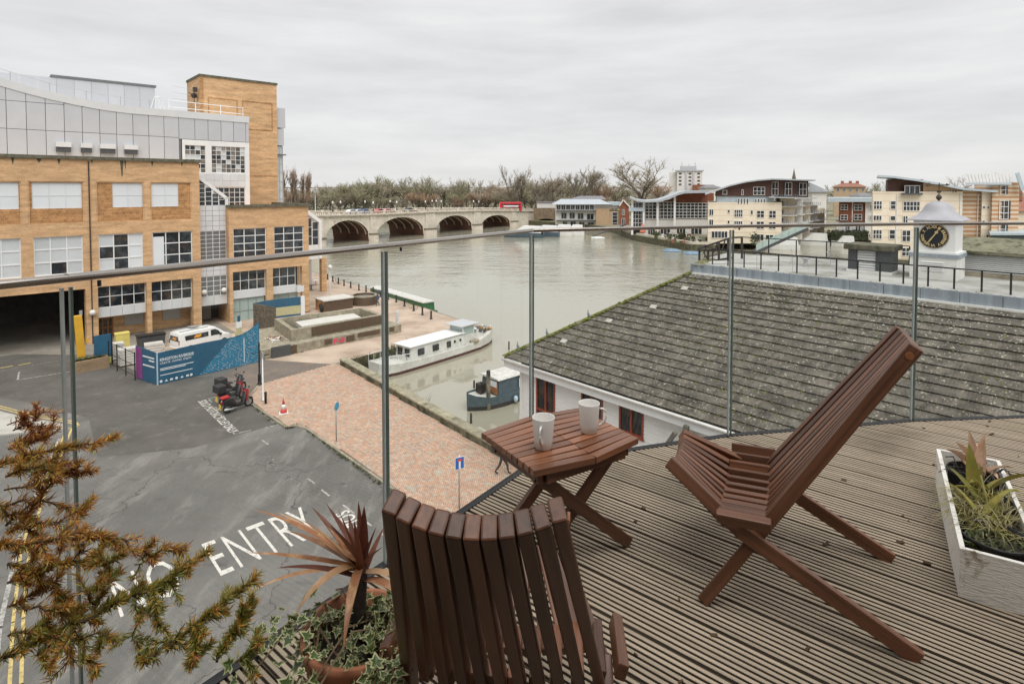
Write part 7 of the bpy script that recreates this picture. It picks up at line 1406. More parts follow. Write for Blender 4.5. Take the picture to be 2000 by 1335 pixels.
M['bus'] = mk('bus_red', (.55, .02, .03), .35, .06, 2); xb = BX(1016, 405); bl = BO + bd * (xb - 3) + bn * 3.5 + Vector((0, 0, ztop(xb) - 1.5))
BUS = thing('double_decker_bus', 'red double decker bus at the far end of the bridge', 'bus', bl, rad(4)); bevel(MB().box(-5.3, -1.25, .4, 5.3, 1.25, 4.5).build('body', M['bus'], BUS), .2, 2)
for z0, z1 in ((1.5, 2.25), (2.95, 3.75)):
    for k in range(7): MB().box(-4.6 + k * 1.33, -1.27, z0, -3.45 + k * 1.33, -1.25, z1).build('side_window', M['glass'], BUS)
MB().box(-3.4, -1.28, 2.35, 3.6, -1.252, 2.9).build('side_advert', M['print'], BUS); MB().box(-5.35, -1.0, 1.2, -5.3, 1.0, 4.0).build('rear_panel', M['white_dirty'], BUS)
for x in (-3.2, 3.4): w = MB().lathe([(.2, -.15), (.5, -.15), (.5, .15), (.2, .15)], 14); w.xf(Matrix.Rotation(rad(90), 4, 'X')); w.build('wheel', M['tyre'], BUS, loc=(x, -1.15, .5))
# ---------- buildings
def bld(name, lab, px, Y, rz=0, z=.3): return thing(name, lab, 'building', (FX(px, Y), Y, z), rad(rz))
def FR(px, Y): x0 = FX(px, Y); return (lambda p: FX(p, Y) - x0), (lambda y: FZ(y, Y) - .3)
def wins(par, lst, X, Zf, y=-.17, fm='white', pm='glass', c=2, r=1, fw=.12):
    for it in lst: a, b, t, e = it[:4]; window(par, X(a), X(b), Zf(e), Zf(t), y, it[4] if len(it) > 4 else c, it[5] if len(it) > 5 else r, fw, fm, pm, .14)
def stripes(name, c1, c2, per, duty):
    m, nt, p = base(name); p.inputs['Roughness'].default_value = .85; tc = N(nt, 'ShaderNodeTexCoord'); sx = N(nt, 'ShaderNodeSeparateXYZ'); nt.links.new(tc.outputs['Object'], sx.inputs[0]); d = N(nt, 'ShaderNodeMath', operation='DIVIDE'); d.inputs[1].default_value = per; nt.links.new(sx.outputs[2], d.inputs[0])
    f = N(nt, 'ShaderNodeMath', operation='FRACT'); nt.links.new(d.outputs[0], f.inputs[0]); g = N(nt, 'ShaderNodeMath', operation='LESS_THAN'); g.inputs[1].default_value = duty; nt.links.new(f.outputs[0], g.inputs[0]); n = N(nt, 'ShaderNodeTexNoise', Scale=.5, Detail=5); nt.links.new(tc.outputs['Object'], n.inputs['Vector'])
    x = N(nt, 'ShaderNodeMixRGB'); x.inputs['Color1'].default_value = c4(c2); x.inputs['Color2'].default_value = c4(c1); nt.links.new(g.outputs[0], x.inputs['Fac']); q = N(nt, 'ShaderNodeMapRange'); q.inputs['To Min'].default_value = .82; q.inputs['To Max'].default_value = 1.15; nt.links.new(n.outputs['Fac'], q.inputs['Value']); y = N(nt, 'ShaderNodeMixRGB', blend_type='MULTIPLY'); y.inputs['Fac'].default_value = 1; nt.links.new(x.outputs[0], y.inputs['Color1']); nt.links.new(q.outputs[0], y.inputs['Color2']); nt.links.new(y.outputs[0], p.inputs['Base Color']); return m
M['seam'] = mk('pale_seamed_metal', (.47, .47, .45), .6, .1, 1); M['cream'] = stripes('cream_banded_stone', (.80, .71, .57), (.73, .60, .46), 1.6, .82); M['orange_band'] = stripes('orange_banded_brick', (.50, .27, .14), (.66, .55, .42), .95, .5); M['brownwood'] = mk('dark_brown_cladding_boards', (.085, .04, .03), .7, .3, 1.2, stretch=(.4, 1, 5)); M['zinc'] = mk('zinc_roof', (.42, .45, .48), .45, .08, .8); M['slate'] = mk('slate_roof', (.20, .20, .21), .8, .2, 1.5); M['redroof'] = mk('red_tile_roof', (.28, .13, .09), .9, .25, 1.5); M['bluegrey'] = mk('blue_grey_metal', (.45, .52, .57), .45, .08, 1); M['balc'] = mk('balcony_metal', (.30, .34, .38), .5, .1, 2, metal=.3); M['redbrick_far'] = mk('brown_red_brick', (.24, .085, .045), .85, .25, .8); M['white_far'] = mk('off_white_render', (.72, .70, .66), .7, .06, .5)
# riverside pub, buff annex, gabled house
Y = 250; X, Zf = FR(1085, Y); B_ = bld('riverside_pub', 'white three storey riverside pub with grey hipped roof and balconies beyond the moored cruisers', 1085, Y)
MB().box(X(1085), 0, 0, X(1163), 16, Zf(398)).build('wall', M['white_far'], B_); m = MB(); a, b, z0, z1 = X(1078), X(1196), Zf(399), Zf(389.5); m.add([(a, -2, z0), (b, -2, z0), (b, 18, z0), (a, 18, z0), (a + 4, 4, z1), (b - 5, 4, z1), (b - 5, 14, z1), (a + 4, 14, z1)], [(0, 1, 5, 4), (1, 2, 6, 5), (2, 3, 7, 6), (3, 0, 4, 7), (4, 5, 6, 7), (3, 2, 1, 0)]); m.build('roof', M['zinc'], B_)
m = MB(); a, b, z0, z1 = X(1112), X(1188), Zf(390), Zf(383); m.add([(a, 6, z0), (b, 6, z0), (b, 14, z0), (a, 14, z0), (a + 5, 10, z1), (b - 2, 10, z1)], [(0, 1, 5, 4), (1, 2, 5), (2, 3, 4, 5), (3, 0, 4)]); m.build('roof', M['slate'], B_)
wins(B_, [(1087 + k * 9.3, 1095 + k * 9.3, 399.5, 409.5) for k in range(8)], X, Zf); wins(B_, [(1096, 1107, 415, 427), (1112, 1123, 415, 427), (1128, 1140, 416, 428), (1146, 1160, 417, 429), (1099, 1108, 432, 444), (1114, 1125, 432, 445), (1131, 1142, 433, 445), (1148, 1160, 434, 446)], X, Zf, fm='white_dirty')
for py in (411, 429.5): MB().box(X(1086), -2.2, Zf(py + 1.6), X(1164), -.2, Zf(py)).build('balcony', M['darkgrey'], B_)
MB().box(X(1163), -1, 0, X(1190), 12, Zf(407)).build('annex_wall', mk('buff_annex_brick', (.46, .32, .20), .85, .12, 1), B_); MB().box(X(1190), 0, 0, X(1212), 12, Zf(412)).build('annex_wall', mk('buff_annex_brick2', (.50, .37, .24), .85, .12, 1), B_); wins(B_, [(1196, 1206, 414, 442)], X, Zf, c=1, r=4); MB().box(X(1161), .5, Zf(407), X(1212), 11, Zf(400)).build('annex_attic', M['white_far'], B_); MB().box(X(1190), -1, Zf(401), X(1213), 12, Zf(395)).build('annex_roof', M['bluegrey'], B_)
Bg = bld('gabled_house', 'narrow red brick gabled house between the pub and the glass fronted restaurant', 1211, 248); X, Zf = FR(1211, 248); m = MB(); m.extr([(0, 0), (X(1229), 0), (X(1229), Zf(403)), (X(1217), Zf(391)), (0, Zf(401))], Matrix.Identity(4), 12); m.build('wall', M['redbrick_far'], Bg); wins(Bg, [(1215, 1220, 409, 420), (1214, 1221, 426, 440)], X, Zf)
m = MB(); m.beam((X(1217), -.3, Zf(391) + .2), (X(1210), -.3, Zf(402)), .6, .5); m.beam((X(1217), -.3, Zf(391) + .2), (X(1230), -.3, Zf(404)), .6, .5); m.build('bargeboard', M['white_dirty'], Bg)
Ba = bld('bridge_approach', 'brown stone approach arch at the end of the pale bridge', 1046, 282, 0, -1.6); X = lambda p: FX(p, 282) - FX(1046, 282); Zg = lambda y: FZ(y, 282) + 1.6
m = MB(); rr = (X(1084) - X(1050)) / 2; cxx = X(1067); arc = [(cxx - rr * math.cos(q), 1.5 + (Zg(427) - 1.5) * math.sin(q)) for q in frange(0, math.pi, 14)]
for (p, q) in zip(arc[:-1], arc[1:]): m.quad((p[0], 0, p[1]), (q[0], 0, q[1]), (q[0], 0, Zg(406)), (p[0], 0, Zg(406))); m.quad((p[0], 0, p[1]), (p[0], 12, p[1]), (q[0], 12, q[1]), (q[0], 0, q[1]))
m.quad((X(1042), 0, -1), (arc[0][0], 0, -1), (arc[0][0], 0, Zg(406)), (X(1042), 0, Zg(406))); m.quad((arc[-1][0], 0, -1), (X(1090), 0, -1), (X(1090), 0, Zg(406)), (arc[-1][0], 0, Zg(406))); m.quad((X(1042), 12, -1), (X(1090), 12, -1), (X(1090), 12, 4), (X(1042), 12, 4)); m.build('approach_wall', mk('brown_stone', (.20, .15, .10), .9, .3, .8), Ba)
MB().box(X(1050), 3, Zg(407), X(1086), 9, Zg(396)).build('gate_lodge', M['white_far'], Ba); MB().box(X(1049), 2.5, Zg(396), X(1088), 9.5, Zg(394)).build('lodge_roof', M['slate'], Ba)
# glass fronted restaurant with wave roof
Y = 196; X, Zf = FR(1232, Y); G_ = bld('glass_restaurant', 'two storey glass fronted riverside restaurant under a wave shaped pale roof', 1232, Y)
wave = [(1230, 384), (1245, 389.5), (1262, 391.5), (1285, 390), (1305, 384), (1325, 375.5), (1340, 372.5), (1382, 372), (1382, 376.5), (1335, 377.5), (1322, 381), (1305, 389), (1285, 394), (1262, 395), (1245, 393.5), (1230, 387)]
for (p, q), (r_, s_) in zip(zip(wave[:7], wave[1:8]), zip(wave[::-1][:7], wave[::-1][1:8])): m = MB(); m.extr([(X(p[0]), Zf(p[1])), (X(r_[0]), Zf(r_[1])), (X(s_[0]), Zf(s_[1])), (X(q[0]), Zf(q[1]))], Matrix.Translation((0, -4, 0)), 22); m.build('roof_sheet', M['zinc'], G_)
MB().box(X(1258), .3, 0, X(1395), 16, Zf(427)).build('lower_wall', M['white_far'], G_); MB().box(X(1237), 1.5, 0, X(1395), 15, Zf(396)).build('interior', M['dark_in'], G_); m = MB(); m.extr([(X(1300), Zf(397)), (X(1395), Zf(397)), (X(1395), Zf(377)), (X(1335), Zf(377.5)), (X(1300), Zf(391))], Matrix.Translation((0, 1, 0)), 12); m.build('brick_attic', M['redbrick_far'], G_)
window(G_, X(1236), X(1258), Zf(443), Zf(395), -.4, 4, 6, .14, 'white', 'glass'); window(G_, X(1260), X(1318), Zf(427), Zf(394), -.2, 8, 5, .14, 'white', 'glass'); window(G_, X(1319), X(1394), Zf(426), Zf(396), -.1, 10, 5, .14, 'white', 'glass')
for px, y0 in ((1235, 386), (1257, 394), (1284, 393), (1317, 382)): MB().box(X(px) - .35, -2.2, 0 if px < 1300 else Zf(447), X(px) + .35, -1.6, Zf(y0)).build('roof_column', M['white'], G_)
MB().box(X(1228), -2.5, Zf(412), X(1258), -.5, Zf(405)).build('balcony', M['bluegrey'], G_); wins(G_, [(1266, 1280, 447, 462), (1290, 1310, 447, 462), (1322, 1340, 446, 460), (1350, 1372, 444, 458)], X, Zf, y=.2, c=3)
# cream apartment block with curved roof
Y = 163; X, Zf = FR(1383, Y); A_ = bld('cream_apartments', 'cream banded apartment block with dark brown curved top storey and stepped balconies', 1383, Y)
MB().box(X(1383), 0, 0, X(1527), 18, Zf(395)).build('wall', M['cream'], A_); MB().box(X(1400), .8, Zf(395), X(1512), 16, Zf(383)).build('metal_storey', M['bluegrey'], A_)
rf = [(1377, 378), (1400, 370), (1425, 361), (1455, 354), (1480, 350.5), (1508, 348.5), (1590, 351)]; m = MB(); m.extr([(X(1398), Zf(383)), (X(1506), Zf(383))] + [(X(p), Zf(q + 1)) for p, q in rf[5:0:-1]], Matrix.Translation((0, .4, 0)), 14); m.build('attic_wall', M['brownwood'], A_); MB().box(X(1506), 1.5, Zf(386), X(1580), 14, Zf(352)).build('attic_wall', M['brownwood'], A_)
for (p, q) in zip(rf[:-1], rf[1:]): m = MB(); m.extr([(X(p[0]), Zf(p[1] + 2.6)), (X(q[0]), Zf(q[1] + 2.6)), (X(q[0]), Zf(q[1])), (X(p[0]), Zf(p[1]))], Matrix.Translation((0, -1.6, 0)), 18); m.build('roof_sheet', M['zinc'], A_)
wins(A_, [(1471, 1494, 365, 381, 3, 2), (1448, 1452, 370, 381, 1, 1), (1411, 1420, 371, 380, 1, 1)], X, Zf, y=.3); wins(A_, [(1508, 1521, 355, 382, 2, 2), (1534, 1548, 356, 382, 2, 2), (1562, 1577, 357, 382, 2, 2)], X, Zf, y=1.4)
wins(A_, [(1440 + k * 6, 1444 + k * 6, 387, 399, 1, 1) for k in range(4)] + [(1474 + k * 5.5, 1478 + k * 5.5, 388, 396, 1, 1) for k in range(4)], X, Zf, y=-.08); wins(A_, [(1385, 1394, 408, 421), (1421, 1426, 409, 416, 1, 1), (1434, 1451, 409, 424, 4, 2), (1466, 1471, 410, 419, 1, 1), (1478, 1493, 411, 425, 2, 2), (1502, 1516, 411, 426, 2, 2), (1385, 1394, 428, 441), (1421, 1426, 430, 437, 1, 1), (1434, 1451, 431, 445, 4, 2), (1466, 1471, 432, 440, 1, 1), (1478, 1493, 432, 447, 2, 2), (1502, 1516, 433, 447, 2, 2), (1390, 1422, 451, 465, 5, 1), (1468, 1474, 457, 468, 1, 1), (1478, 1493, 457, 470), (1496, 1512, 458, 470)], X, Zf)
for k in range(5):        # terraces stepping back to the right
    y0 = 1 + k * 5.5; x0, x1 = 1527 + k * 23, 1550 + k * 23
    MB().box(X(x0), y0 + 3.5, 0, X(x1) + 1, 26, Zf(384 + k * 7)).build('terrace_wall', M['white_far'] if k % 2 else M['cream'], A_)
    for j, py in enumerate((386, 403, 421, 437, 453)):
        if py < 381 + k * 7: continue
        MB().box(X(x0) - 1, y0, Zf(py + 1), X(x1) + 1.2, y0 + 3.5, Zf(py)).build('balcony_slab', M['white_dirty'], A_); m = MB(); m.box(X(x0) - 1, y0, Zf(py - 5.5), X(x1) + 1.2, y0 + .1, Zf(py - 5.2))
        for x in frange(X(x0) - 1, X(x1) + 1.1, 9): m.box(x, y0 + .02, Zf(py), x + .12, y0 + .08, Zf(py - 5.2))
        m.build('balcony_railing', M['balc'], A_, kind='stuff'); window(A_, X(x0) + .3, X(x0) + 2.6, Zf(py), Zf(py - 11), y0 + 3.3, 2, 1, .14, 'white', 'glass', .14)
m = MB(); m.extr([(X(1500), Zf(386)), (X(1594), Zf(388)), (X(1594), Zf(386)), (X(1500), Zf(384))], Matrix.Translation((0, -1.5, 0)), 3); m.build('balcony_slab', M['zinc'], A_); m = MB(); m.add([(X(1592), 8, Zf(356)), (X(1628), 8, Zf(372)), (X(1628), 26, Zf(372)), (X(1592), 26, Zf(356)), (X(1588), 8, Zf(372))], [(0, 1, 2, 3), (0, 4, 1)]); m.build('roof_sheet', M['zinc'], A_)
# brown block
Y = 176; X, Zf = FR(1640, Y); K_ = bld('brown_block', 'small brown clad apartment block with an overhanging flat grey roof between the two cream blocks', 1640, Y)
MB().box(X(1640), 0, Zf(433), X(1690), 14, Zf(393)).build('wall', M['redbrick_far'], K_); MB().box(X(1634), .5, 0, X(1708), 14, Zf(433)).build('wall', M['white_far'], K_); MB().box(X(1690), -.4, 0, X(1708), 13, Zf(393)).build('wall', M['white_far'], K_); MB().box(X(1617), -2.5, Zf(394), X(1708), 14, Zf(386)).build('flat_roof', M['bluegrey'], K_); MB().box(X(1664), -.2, Zf(433), X(1666), 0, Zf(394)).build('downpipe', M['white_dirty'], K_)
wins(K_, [(1642, 1656, 399, 410, 2, 2), (1668, 1684, 399, 411, 2, 2), (1642, 1656, 419, 430, 2, 2), (1668, 1684, 418, 430, 2, 2), (1697, 1704, 400, 412), (1697, 1704, 420, 430), (1650, 1660, 440, 452), (1670, 1682, 440, 452)], X, Zf, y=-.57)
# large cream block on the right
Y = 127; X, Zf = FR(1705, Y); R_ = bld('cream_block', 'large cream and orange banded apartment block with sloping metal roofs behind the clock turret', 1705, Y)
MB().box(X(1705), 0, -1, X(1880), 20, Zf(374)).build('wall', M['cream'], R_); MB().box(X(1880), 1.2, -1, X(1920), 20, Zf(372)).build('banded_wall', M['orange_band'], R_); MB().box(X(1918), .2, -1, X(1936), 20, Zf(372)).build('banded_wall', M['cream'], R_); MB().box(X(1936), -.8, -1, X(1988), 20, Zf(356)).build('banded_wall', M['orange_band'], R_)
MB().box(X(1733), 1, Zf(374), X(1803), 12, Zf(350)).build('attic_wall', M['brownwood'], R_); m = MB(); m.extr([(X(1803), Zf(374)), (X(1878), Zf(374)), (X(1878), Zf(368)), (X(1803), Zf(356))], Matrix.Translation((0, .8, 0)), 10); m.build('attic_wall', mk('orange_render', (.62, .42, .26), .8, .08, 1), R_)
for (p, q) in zip([(1714, 342), (1745, 344), (1790, 350), (1835, 358), (1880, 367)], [(1745, 344), (1790, 350), (1835, 358), (1880, 367), (1945, 372)]): m = MB(); m.extr([(X(p[0]), Zf(p[1] + 4)), (X(q[0]), Zf(q[1] + 4)), (X(q[0]), Zf(q[1])), (X(p[0]), Zf(p[1]))], Matrix.Translation((0, -1.6, 0)), 16); m.build('roof_sheet', M['bluegrey'], R_)
m = MB(); m.add([(X(1884), -2, Zf(358)), (X(1968), -2, Zf(358)), (X(1980), 5, Zf(338)), (X(1890), 5, Zf(339)), (X(1976), 12, Zf(356))], [(0, 1, 2, 3), (1, 4, 2)])
for k in range(14): x = X(1884) + (X(1968) - X(1884)) * k / 13; x2 = X(1890) + (X(1980) - X(1890)) * k / 13; m.beam((x, -2.02, Zf(358) + .06), (x2, 5, Zf(339) + .06), .12, .14)
m.build('seamed_roof', M['seam'], R_); MB().box(X(1884), -2.1, Zf(361), X(1970), -1.8, Zf(357)).build('eaves', M['bluegrey'], R_)
m = MB(); m.beam((X(1980), -2, Zf(338)), (X(1992), -2, Zf(372)), .7, .8); m.build('gable_board', M['bluegrey'], R_)
wins(R_, [(1766, 1796, 362, 379, 3, 1), (1706, 1723, 392, 409, 3, 2), (1739, 1750, 392, 409, 1, 2), (1764, 1797, 393, 412, 5, 2), (1835, 1847, 394, 413, 1, 2), (1706, 1723, 420, 431, 3, 1), (1739, 1750, 421, 431, 1, 1), (1764, 1774, 421, 436, 2, 1), (1706, 1724, 448, 467, 3, 2), (1738, 1750, 448, 467, 1, 2), (1763, 1780, 449, 472, 2, 2), (1763, 1780, 483, 500, 2, 2), (1738, 1746, 483, 500, 1, 1)], X, Zf); wins(R_, [(1950, 1962, 362, 380, 1, 2), (1950, 1968, 391, 428, 2, 3), (1950, 1964, 437, 457, 1, 2)], X, Zf, y=-1.0)
wins(R_, [(1919, 1926, 402, 408, 1, 1), (1928, 1934, 402, 408, 1, 1), (1919, 1926, 430, 436, 1, 1), (1928, 1934, 458, 464, 1, 1)], X, Zf, y=.1); MB().box(X(1760), -1.2, Zf(380), X(1801), 0, Zf(377)).build('balcony', M['darkgrey'], R_)
for px in (1752, 1876, 1912): MB().box(X(px) - .12, -.15 if px != 1912 else 1.0, 0, X(px) + .12, -.002 if px != 1912 else 1.19, Zf(378)).build('downpipe', M['white_dirty'], R_)
Y = 120; X, Zf = FR(1935, Y); D_ = bld('green_shed', 'low dark green flat roofed building at the far right below the cream block', 1935, Y); MB().box(X(1938), 0, -1, X(2060), 8, Zf(458)).build('wall', mk('dark_green_board', (.06, .085, .08), .7, .1, 1), D_); MB().box(X(1935), -.4, Zf(459), X(2062), 8.4, Zf(455)).build('roof', M['bluegrey'], D_); wins(D_, [(1985, 1996, 470, 482)], X, Zf)
Y = 170; X, Zf = FR(1985, Y); E_ = bld('brick_house', 'red roofed brick house with tall chimney at the far right edge', 1985, Y); MB().box(X(1988), 0, 0, X(2060), 10, Zf(410)).build('wall', M['cream'], E_); m = MB(); m.add([(X(1986), -1, Zf(412)), (X(2062), -1, Zf(412)), (X(2062), 5, Zf(385)), (X(1986), 5, Zf(385)), (X(1986), 11, Zf(412)), (X(2062), 11, Zf(412))], [(0, 1, 2, 3), (3, 2, 5, 4), (0, 3, 4)]); m.build('roof', M['redroof'], E_); MB().box(X(1989), 3, Zf(392), X(1997), 6, Zf(362)).build('chimney', M['brick_red'], E_)
Y = 330; X, Zf = FR(1625, Y); H_ = bld('chimneyed_house', 'distant buff house with brown hipped roof and chimneys behind the brown block', 1625, Y); MB().box(X(1628), 0, 0, X(1690), 14, Zf(364)).build('wall', mk('buff_house', (.46, .34, .22), .85, .1, .6), H_); m = MB(); a, b, z0, z1 = X(1624), X(1694), Zf(365), Zf(357); m.add([(a, -1, z0), (b, -1, z0), (b, 15, z0), (a, 15, z0), (a + 6, 7, z1), (b - 6, 7, z1)], [(0, 1, 5, 4), (1, 2, 5), (2, 3, 4, 5), (3, 0, 4)]); m.build('roof', M['redroof'], H_)
for px in (1642, 1658, 1672): MB().box(X(px), 6, Zf(362), X(px + 6), 8, Zf(353)).build('chimney', M['brick_red'], H_)
wins(H_, [(1634 + k * 12, 1639 + k * 12, 367, 374) for k in range(5)], X, Zf)
Y = 450; X, Zf = FR(1551, Y); S_ = bld('church_spire', 'distant slim stone church spire above the cream apartments', 1551, Y); MB().box(X(1548.5), 0, 0, X(1553.5), 2, Zf(347)).build('tower', M['water_stain'], S_); m = MB(); w = (X(1554.5) - X(1547.5)) / 2; m.lathe([(w * 1.1, Zf(348)), (w * .5, Zf(338)), (.1, Zf(329))], 8, (0, 1, 0)); m.build('spire', M['water_stain'], S_)
Y = 430; X, Zf = FR(1300, Y); T_ = bld('white_tower_block', 'distant white tower block with aerials on its roof behind the big bare tree', 1300, Y); MB().box(X(1322), 0, 0, X(1371), 16, Zf(332)).build('tower', M['white_far'], T_); MB().box(X(1328), 3, Zf(332), X(1360), 12, Zf(324)).build('plant_floor', M['panel'], T_); MB().box(X(1318), -1, Zf(334), X(1374), 17, Zf(332)).build('roof_edge', M['panel'], T_); MB().box(X(1306), 4, 0, X(1322), 14, Zf(336)).build('tower', M['white_far'], T_)
for px in (1338, 1352): MB().box(X(px), -.6, 0, X(px + 3.5), 0, Zf(334)).build('stair_strip', M['panel'], T_)
wins(T_, [(a, a + 6, b, b + 4, 1, 1) for a in (1325, 1344, 1361) for b in (337, 344, 351, 358)], X, Zf); MB().box(X(1352), -9, 0, X(1392), -1, Zf(361)).build('brick_wing', M['redbrick_far'], T_)
for px, h in ((1331, 9), (1345, 5), (1357, 8), (1313, 7)): MB().box(X(px), 6, Zf(334 if px < 1320 else 324), X(px) + .5, 6.5, Zf(334 if px < 1320 else 324) + h * .35).build('aerial', M['steel'], T_)
for k, (px, Y, w, py, lab) in enumerate(((1392, 300, 30, 364, 'distant grey roofed building left of the cream apartments'), (1600, 260, 28, 372, 'distant pale house roofs right of the curved roof'), (1700, 300, 40, 380, 'distant dark roofed house behind the right cream block'))):
    t = bld('distant_house', lab, px, Y); X, Zf = FR(px, Y); MB().box(X(px - w / 2), 0, 0, X(px + w / 2), 10, Zf(py + 3)).build('wall', M['white_far'], t); m = MB(); a, b, z0, z1 = X(px - w / 2) - 1, X(px + w / 2) + 1, Zf(py + 3), Zf(py - 3); m.add([(a, -1, z0), (b, -1, z0), (b, 11, z0), (a, 11, z0), (a + 3, 5, z1), (b - 3, 5, z1)], [(0, 1, 5, 4), (1, 2, 5), (2, 3, 4, 5), (3, 0, 4)]); m.build('roof', M['slate'], t)
for b_, px in ((B_, 1085), (Bg, 1211), (G_, 1235), (A_, 1385), (K_, 1640), (R_, 1707), (D_, 1938), (E_, 1988), (H_, 1628), (T_, 1312)): lean(b_, (px - 1000) / 1130 * .97)
M['dinghy_blue'] = mk('faded_blue', (.22, .33, .45), .6, .15, 2)
# ---------- terrace life, ramp, boats, hedge
def cruiser(lab, px, py, L, rz, low='hull_blue', sc=1.0):
    t = thing('motor_cruiser', lab, 'boat', gz(px, py, -1.6), rad(rz), 'boats moored on the far bank'); hull(MB(), [(0, 1.5, 1.4, 1.5), (L * .6, 1.7, 1.5, 1.6), (L * .85, 1.1, .8, 1.9), (L, .1, .05, 2.2)]).build('hull', [M[low], M[low], M['deck_grey']], t)
    m = MB(); loft(m, [[(L * .05, -1.4, 1.5), (L * .05, 1.4, 1.5), (L * .08, 1.2, 3.6), (L * .08, -1.2, 3.6)], [(L * .55, -1.4, 1.5), (L * .55, 1.4, 1.5), (L * .5, 1.2, 3.7), (L * .5, -1.2, 3.7)], [(L * .78, -.9, 1.6), (L * .78, .9, 1.6), (L * .72, .8, 2.0), (L * .72, -.8, 2.0)]]); m.build('cabin', M['white'], t)
    m = MB(); m.add([(L * .52, -1.25, 2.2), (L * .52, -1.3, 3.4), (L * .70, -.9, 2.2)], [(0, 1, 2)]); m.box(L * .2, -1.42, 2.3, L * .45, -1.34, 3.1); m.split('window', M['glass'], t); t.scale = (sc,) * 3
for px, py, L, rz, lw, lab, sc in ((1062, 464, 13, 168, 'hull_blue', 'blue and white covered cruiser, largest and nearest the bridge', 1.12), (1092, 462, 11, 165, 'hull_blue', 'blue and white cruiser second from the bridge', 1.1), (1118, 460, 9, 165, 'white', 'white cruiser third from the bridge', 1.1), (1141, 459, 8, 170, 'white', 'small white cruiser nearest the pub balconies', 1.05)): cruiser(lab, px, py, L, rz, lw, sc)
cruiser('pale motor boat under the glass ramp in the marina', 1560, 488, 9, 170, 'white', 1.0); cruiser('pinkish white motor boat in the middle of the marina', 1617, 480, 9, 172, 'white', 1.05); cruiser('white motor boat beside the hedge in the marina', 1668, 482, 7, 170, 'white', .9)
for px, py, lab in ((1312, 491, 'upturned blue dinghy on the foot of the far quay, left one'), (1352, 496, 'upturned blue dinghy on the foot of the far quay, right one'), (1168, 466, 'small white dinghy tied to the pontoon near the pub')):
    t = thing('dinghy', lab, 'boat', gz(px, py, -1.55), rad(175), 'dinghies on the far bank'); m = MB(); loft(m, [[(x, -w, .05), (x, -w * .7, h), (x, w * .7, h), (x, w, .05)] for x, w, h in ((-2.4, .3, .4), (-1.2, .8, .7), (1, .85, .75), (2.4, .15, .6))]); m.build('hull', M['dinghy_blue'] if 'blue' in lab else M['white'], t)
t = thing('pontoon', 'small pontoon with sloping gangway below the pub', 'pontoon', gz(1165, 464, -1.6)); MB().box(-4, -1, 0, 5, 2, .4).build('float', M['concrete'], t); m = MB(); m.beam((-1, 1, .6), (11, 3, 4.5), 1.2, .3); m.build('gangway', M['darkgrey'], t)
Y = 140; G = lambda px, py: Vector((*[hy(px, py, Y)[0], Y], hy(px, py, Y)[1])); o = G(1473, 492); t = thing('glass_gangway', 'long glass sided gangway sloping down to the marina', 'gangway', o); m = MB(); m.beam((0, 0, 0), G(1574, 446) - o, 2.2, .7); m.build('deck', M['darkgrey'], t)
a, b = Vector((0, -1.1, .4)), G(1574, 446) - o + Vector((0, -1.1, .4)); m = MB(); m.add([a, b, b + Vector((0, 0, 1.6)), a + Vector((0, 0, 1.6))], [(0, 1, 2, 3)]); m.build('side_panel', M['glass_pale'], t)
for k in range(9): p = a.lerp(b, k / 8); MB().tube([p, p + Vector((0, 0, 1.7))], .06, 4).build('rail_post', M['steel'], t)
t = thing('hedge', 'dark clipped hedge along the marina edge before the brown block', 'hedge', (FX(1665, 172), 173, .3)); R = random.Random(3); m = MB(); M['hedge'] = mk('hedge_leaves', (.05, .06, .03), .9, .45, 2)
def leafcloud(mb, n, fn, s, R, mi=0):
    for _ in range(n):
        p = Vector(fn()); q = Euler((R.uniform(0, 3.1), R.uniform(0, 3.1), R.uniform(0, 3.1))).to_matrix(); k = s * R.uniform(.6, 1.3); mb.add([p + q @ Vector((-k, 0, 0)), p + q @ Vector((k, 0, 0)), p + q @ Vector((0, k * 1.4, 0))], [(0, 1, 2)], mi)
m.box(-5.5, 0, 0, 5.5, 1.6, 2.3); leafcloud(m, 1500, lambda: (R.uniform(-6, 6), R.uniform(-.4, 2), R.uniform(0, 2.9)), .28, R); m.build('foliage', M['hedge'], t)
t = thing('parasol', 'closed orange red parasol on the far quay terrace', 'parasol', (FX(1257, 192), 193, .3)); MB().lathe([(.9, .8), (1.0, 1.2), (.6, 3.0), (.05, 4.0)], 10).build('canopy', mk('orange_red_canvas', (.62, .20, .14), .8, .1, 2), t); MB().tube([(0, 0, 0), (0, 0, 1)], .08, 6).build('pole', M['steel'], t)
R = random.Random(14)
for k, (px, c, lab) in enumerate(((1268, 'charcoal', 'person in dark clothes standing next to the orange parasol'), (1288, 'red', 'person in red on the far terrace'), (1304, 'navy', 'person in navy on the far terrace'), (1328, 'charcoal', 'person in black on the far terrace beside the pale wall'), (1344, 'grey', 'person in grey on the far terrace, nearest the cream apartments'))): person('person', lab, (FX(px, 178 if px > 1300 else 190), 178 if px > 1300 else 190, .3), R.uniform(0, 6), joints(.12, .1), [C[c], C['navy'], M['skin'], M['shoe'], M['hair']], 1.9, 1)
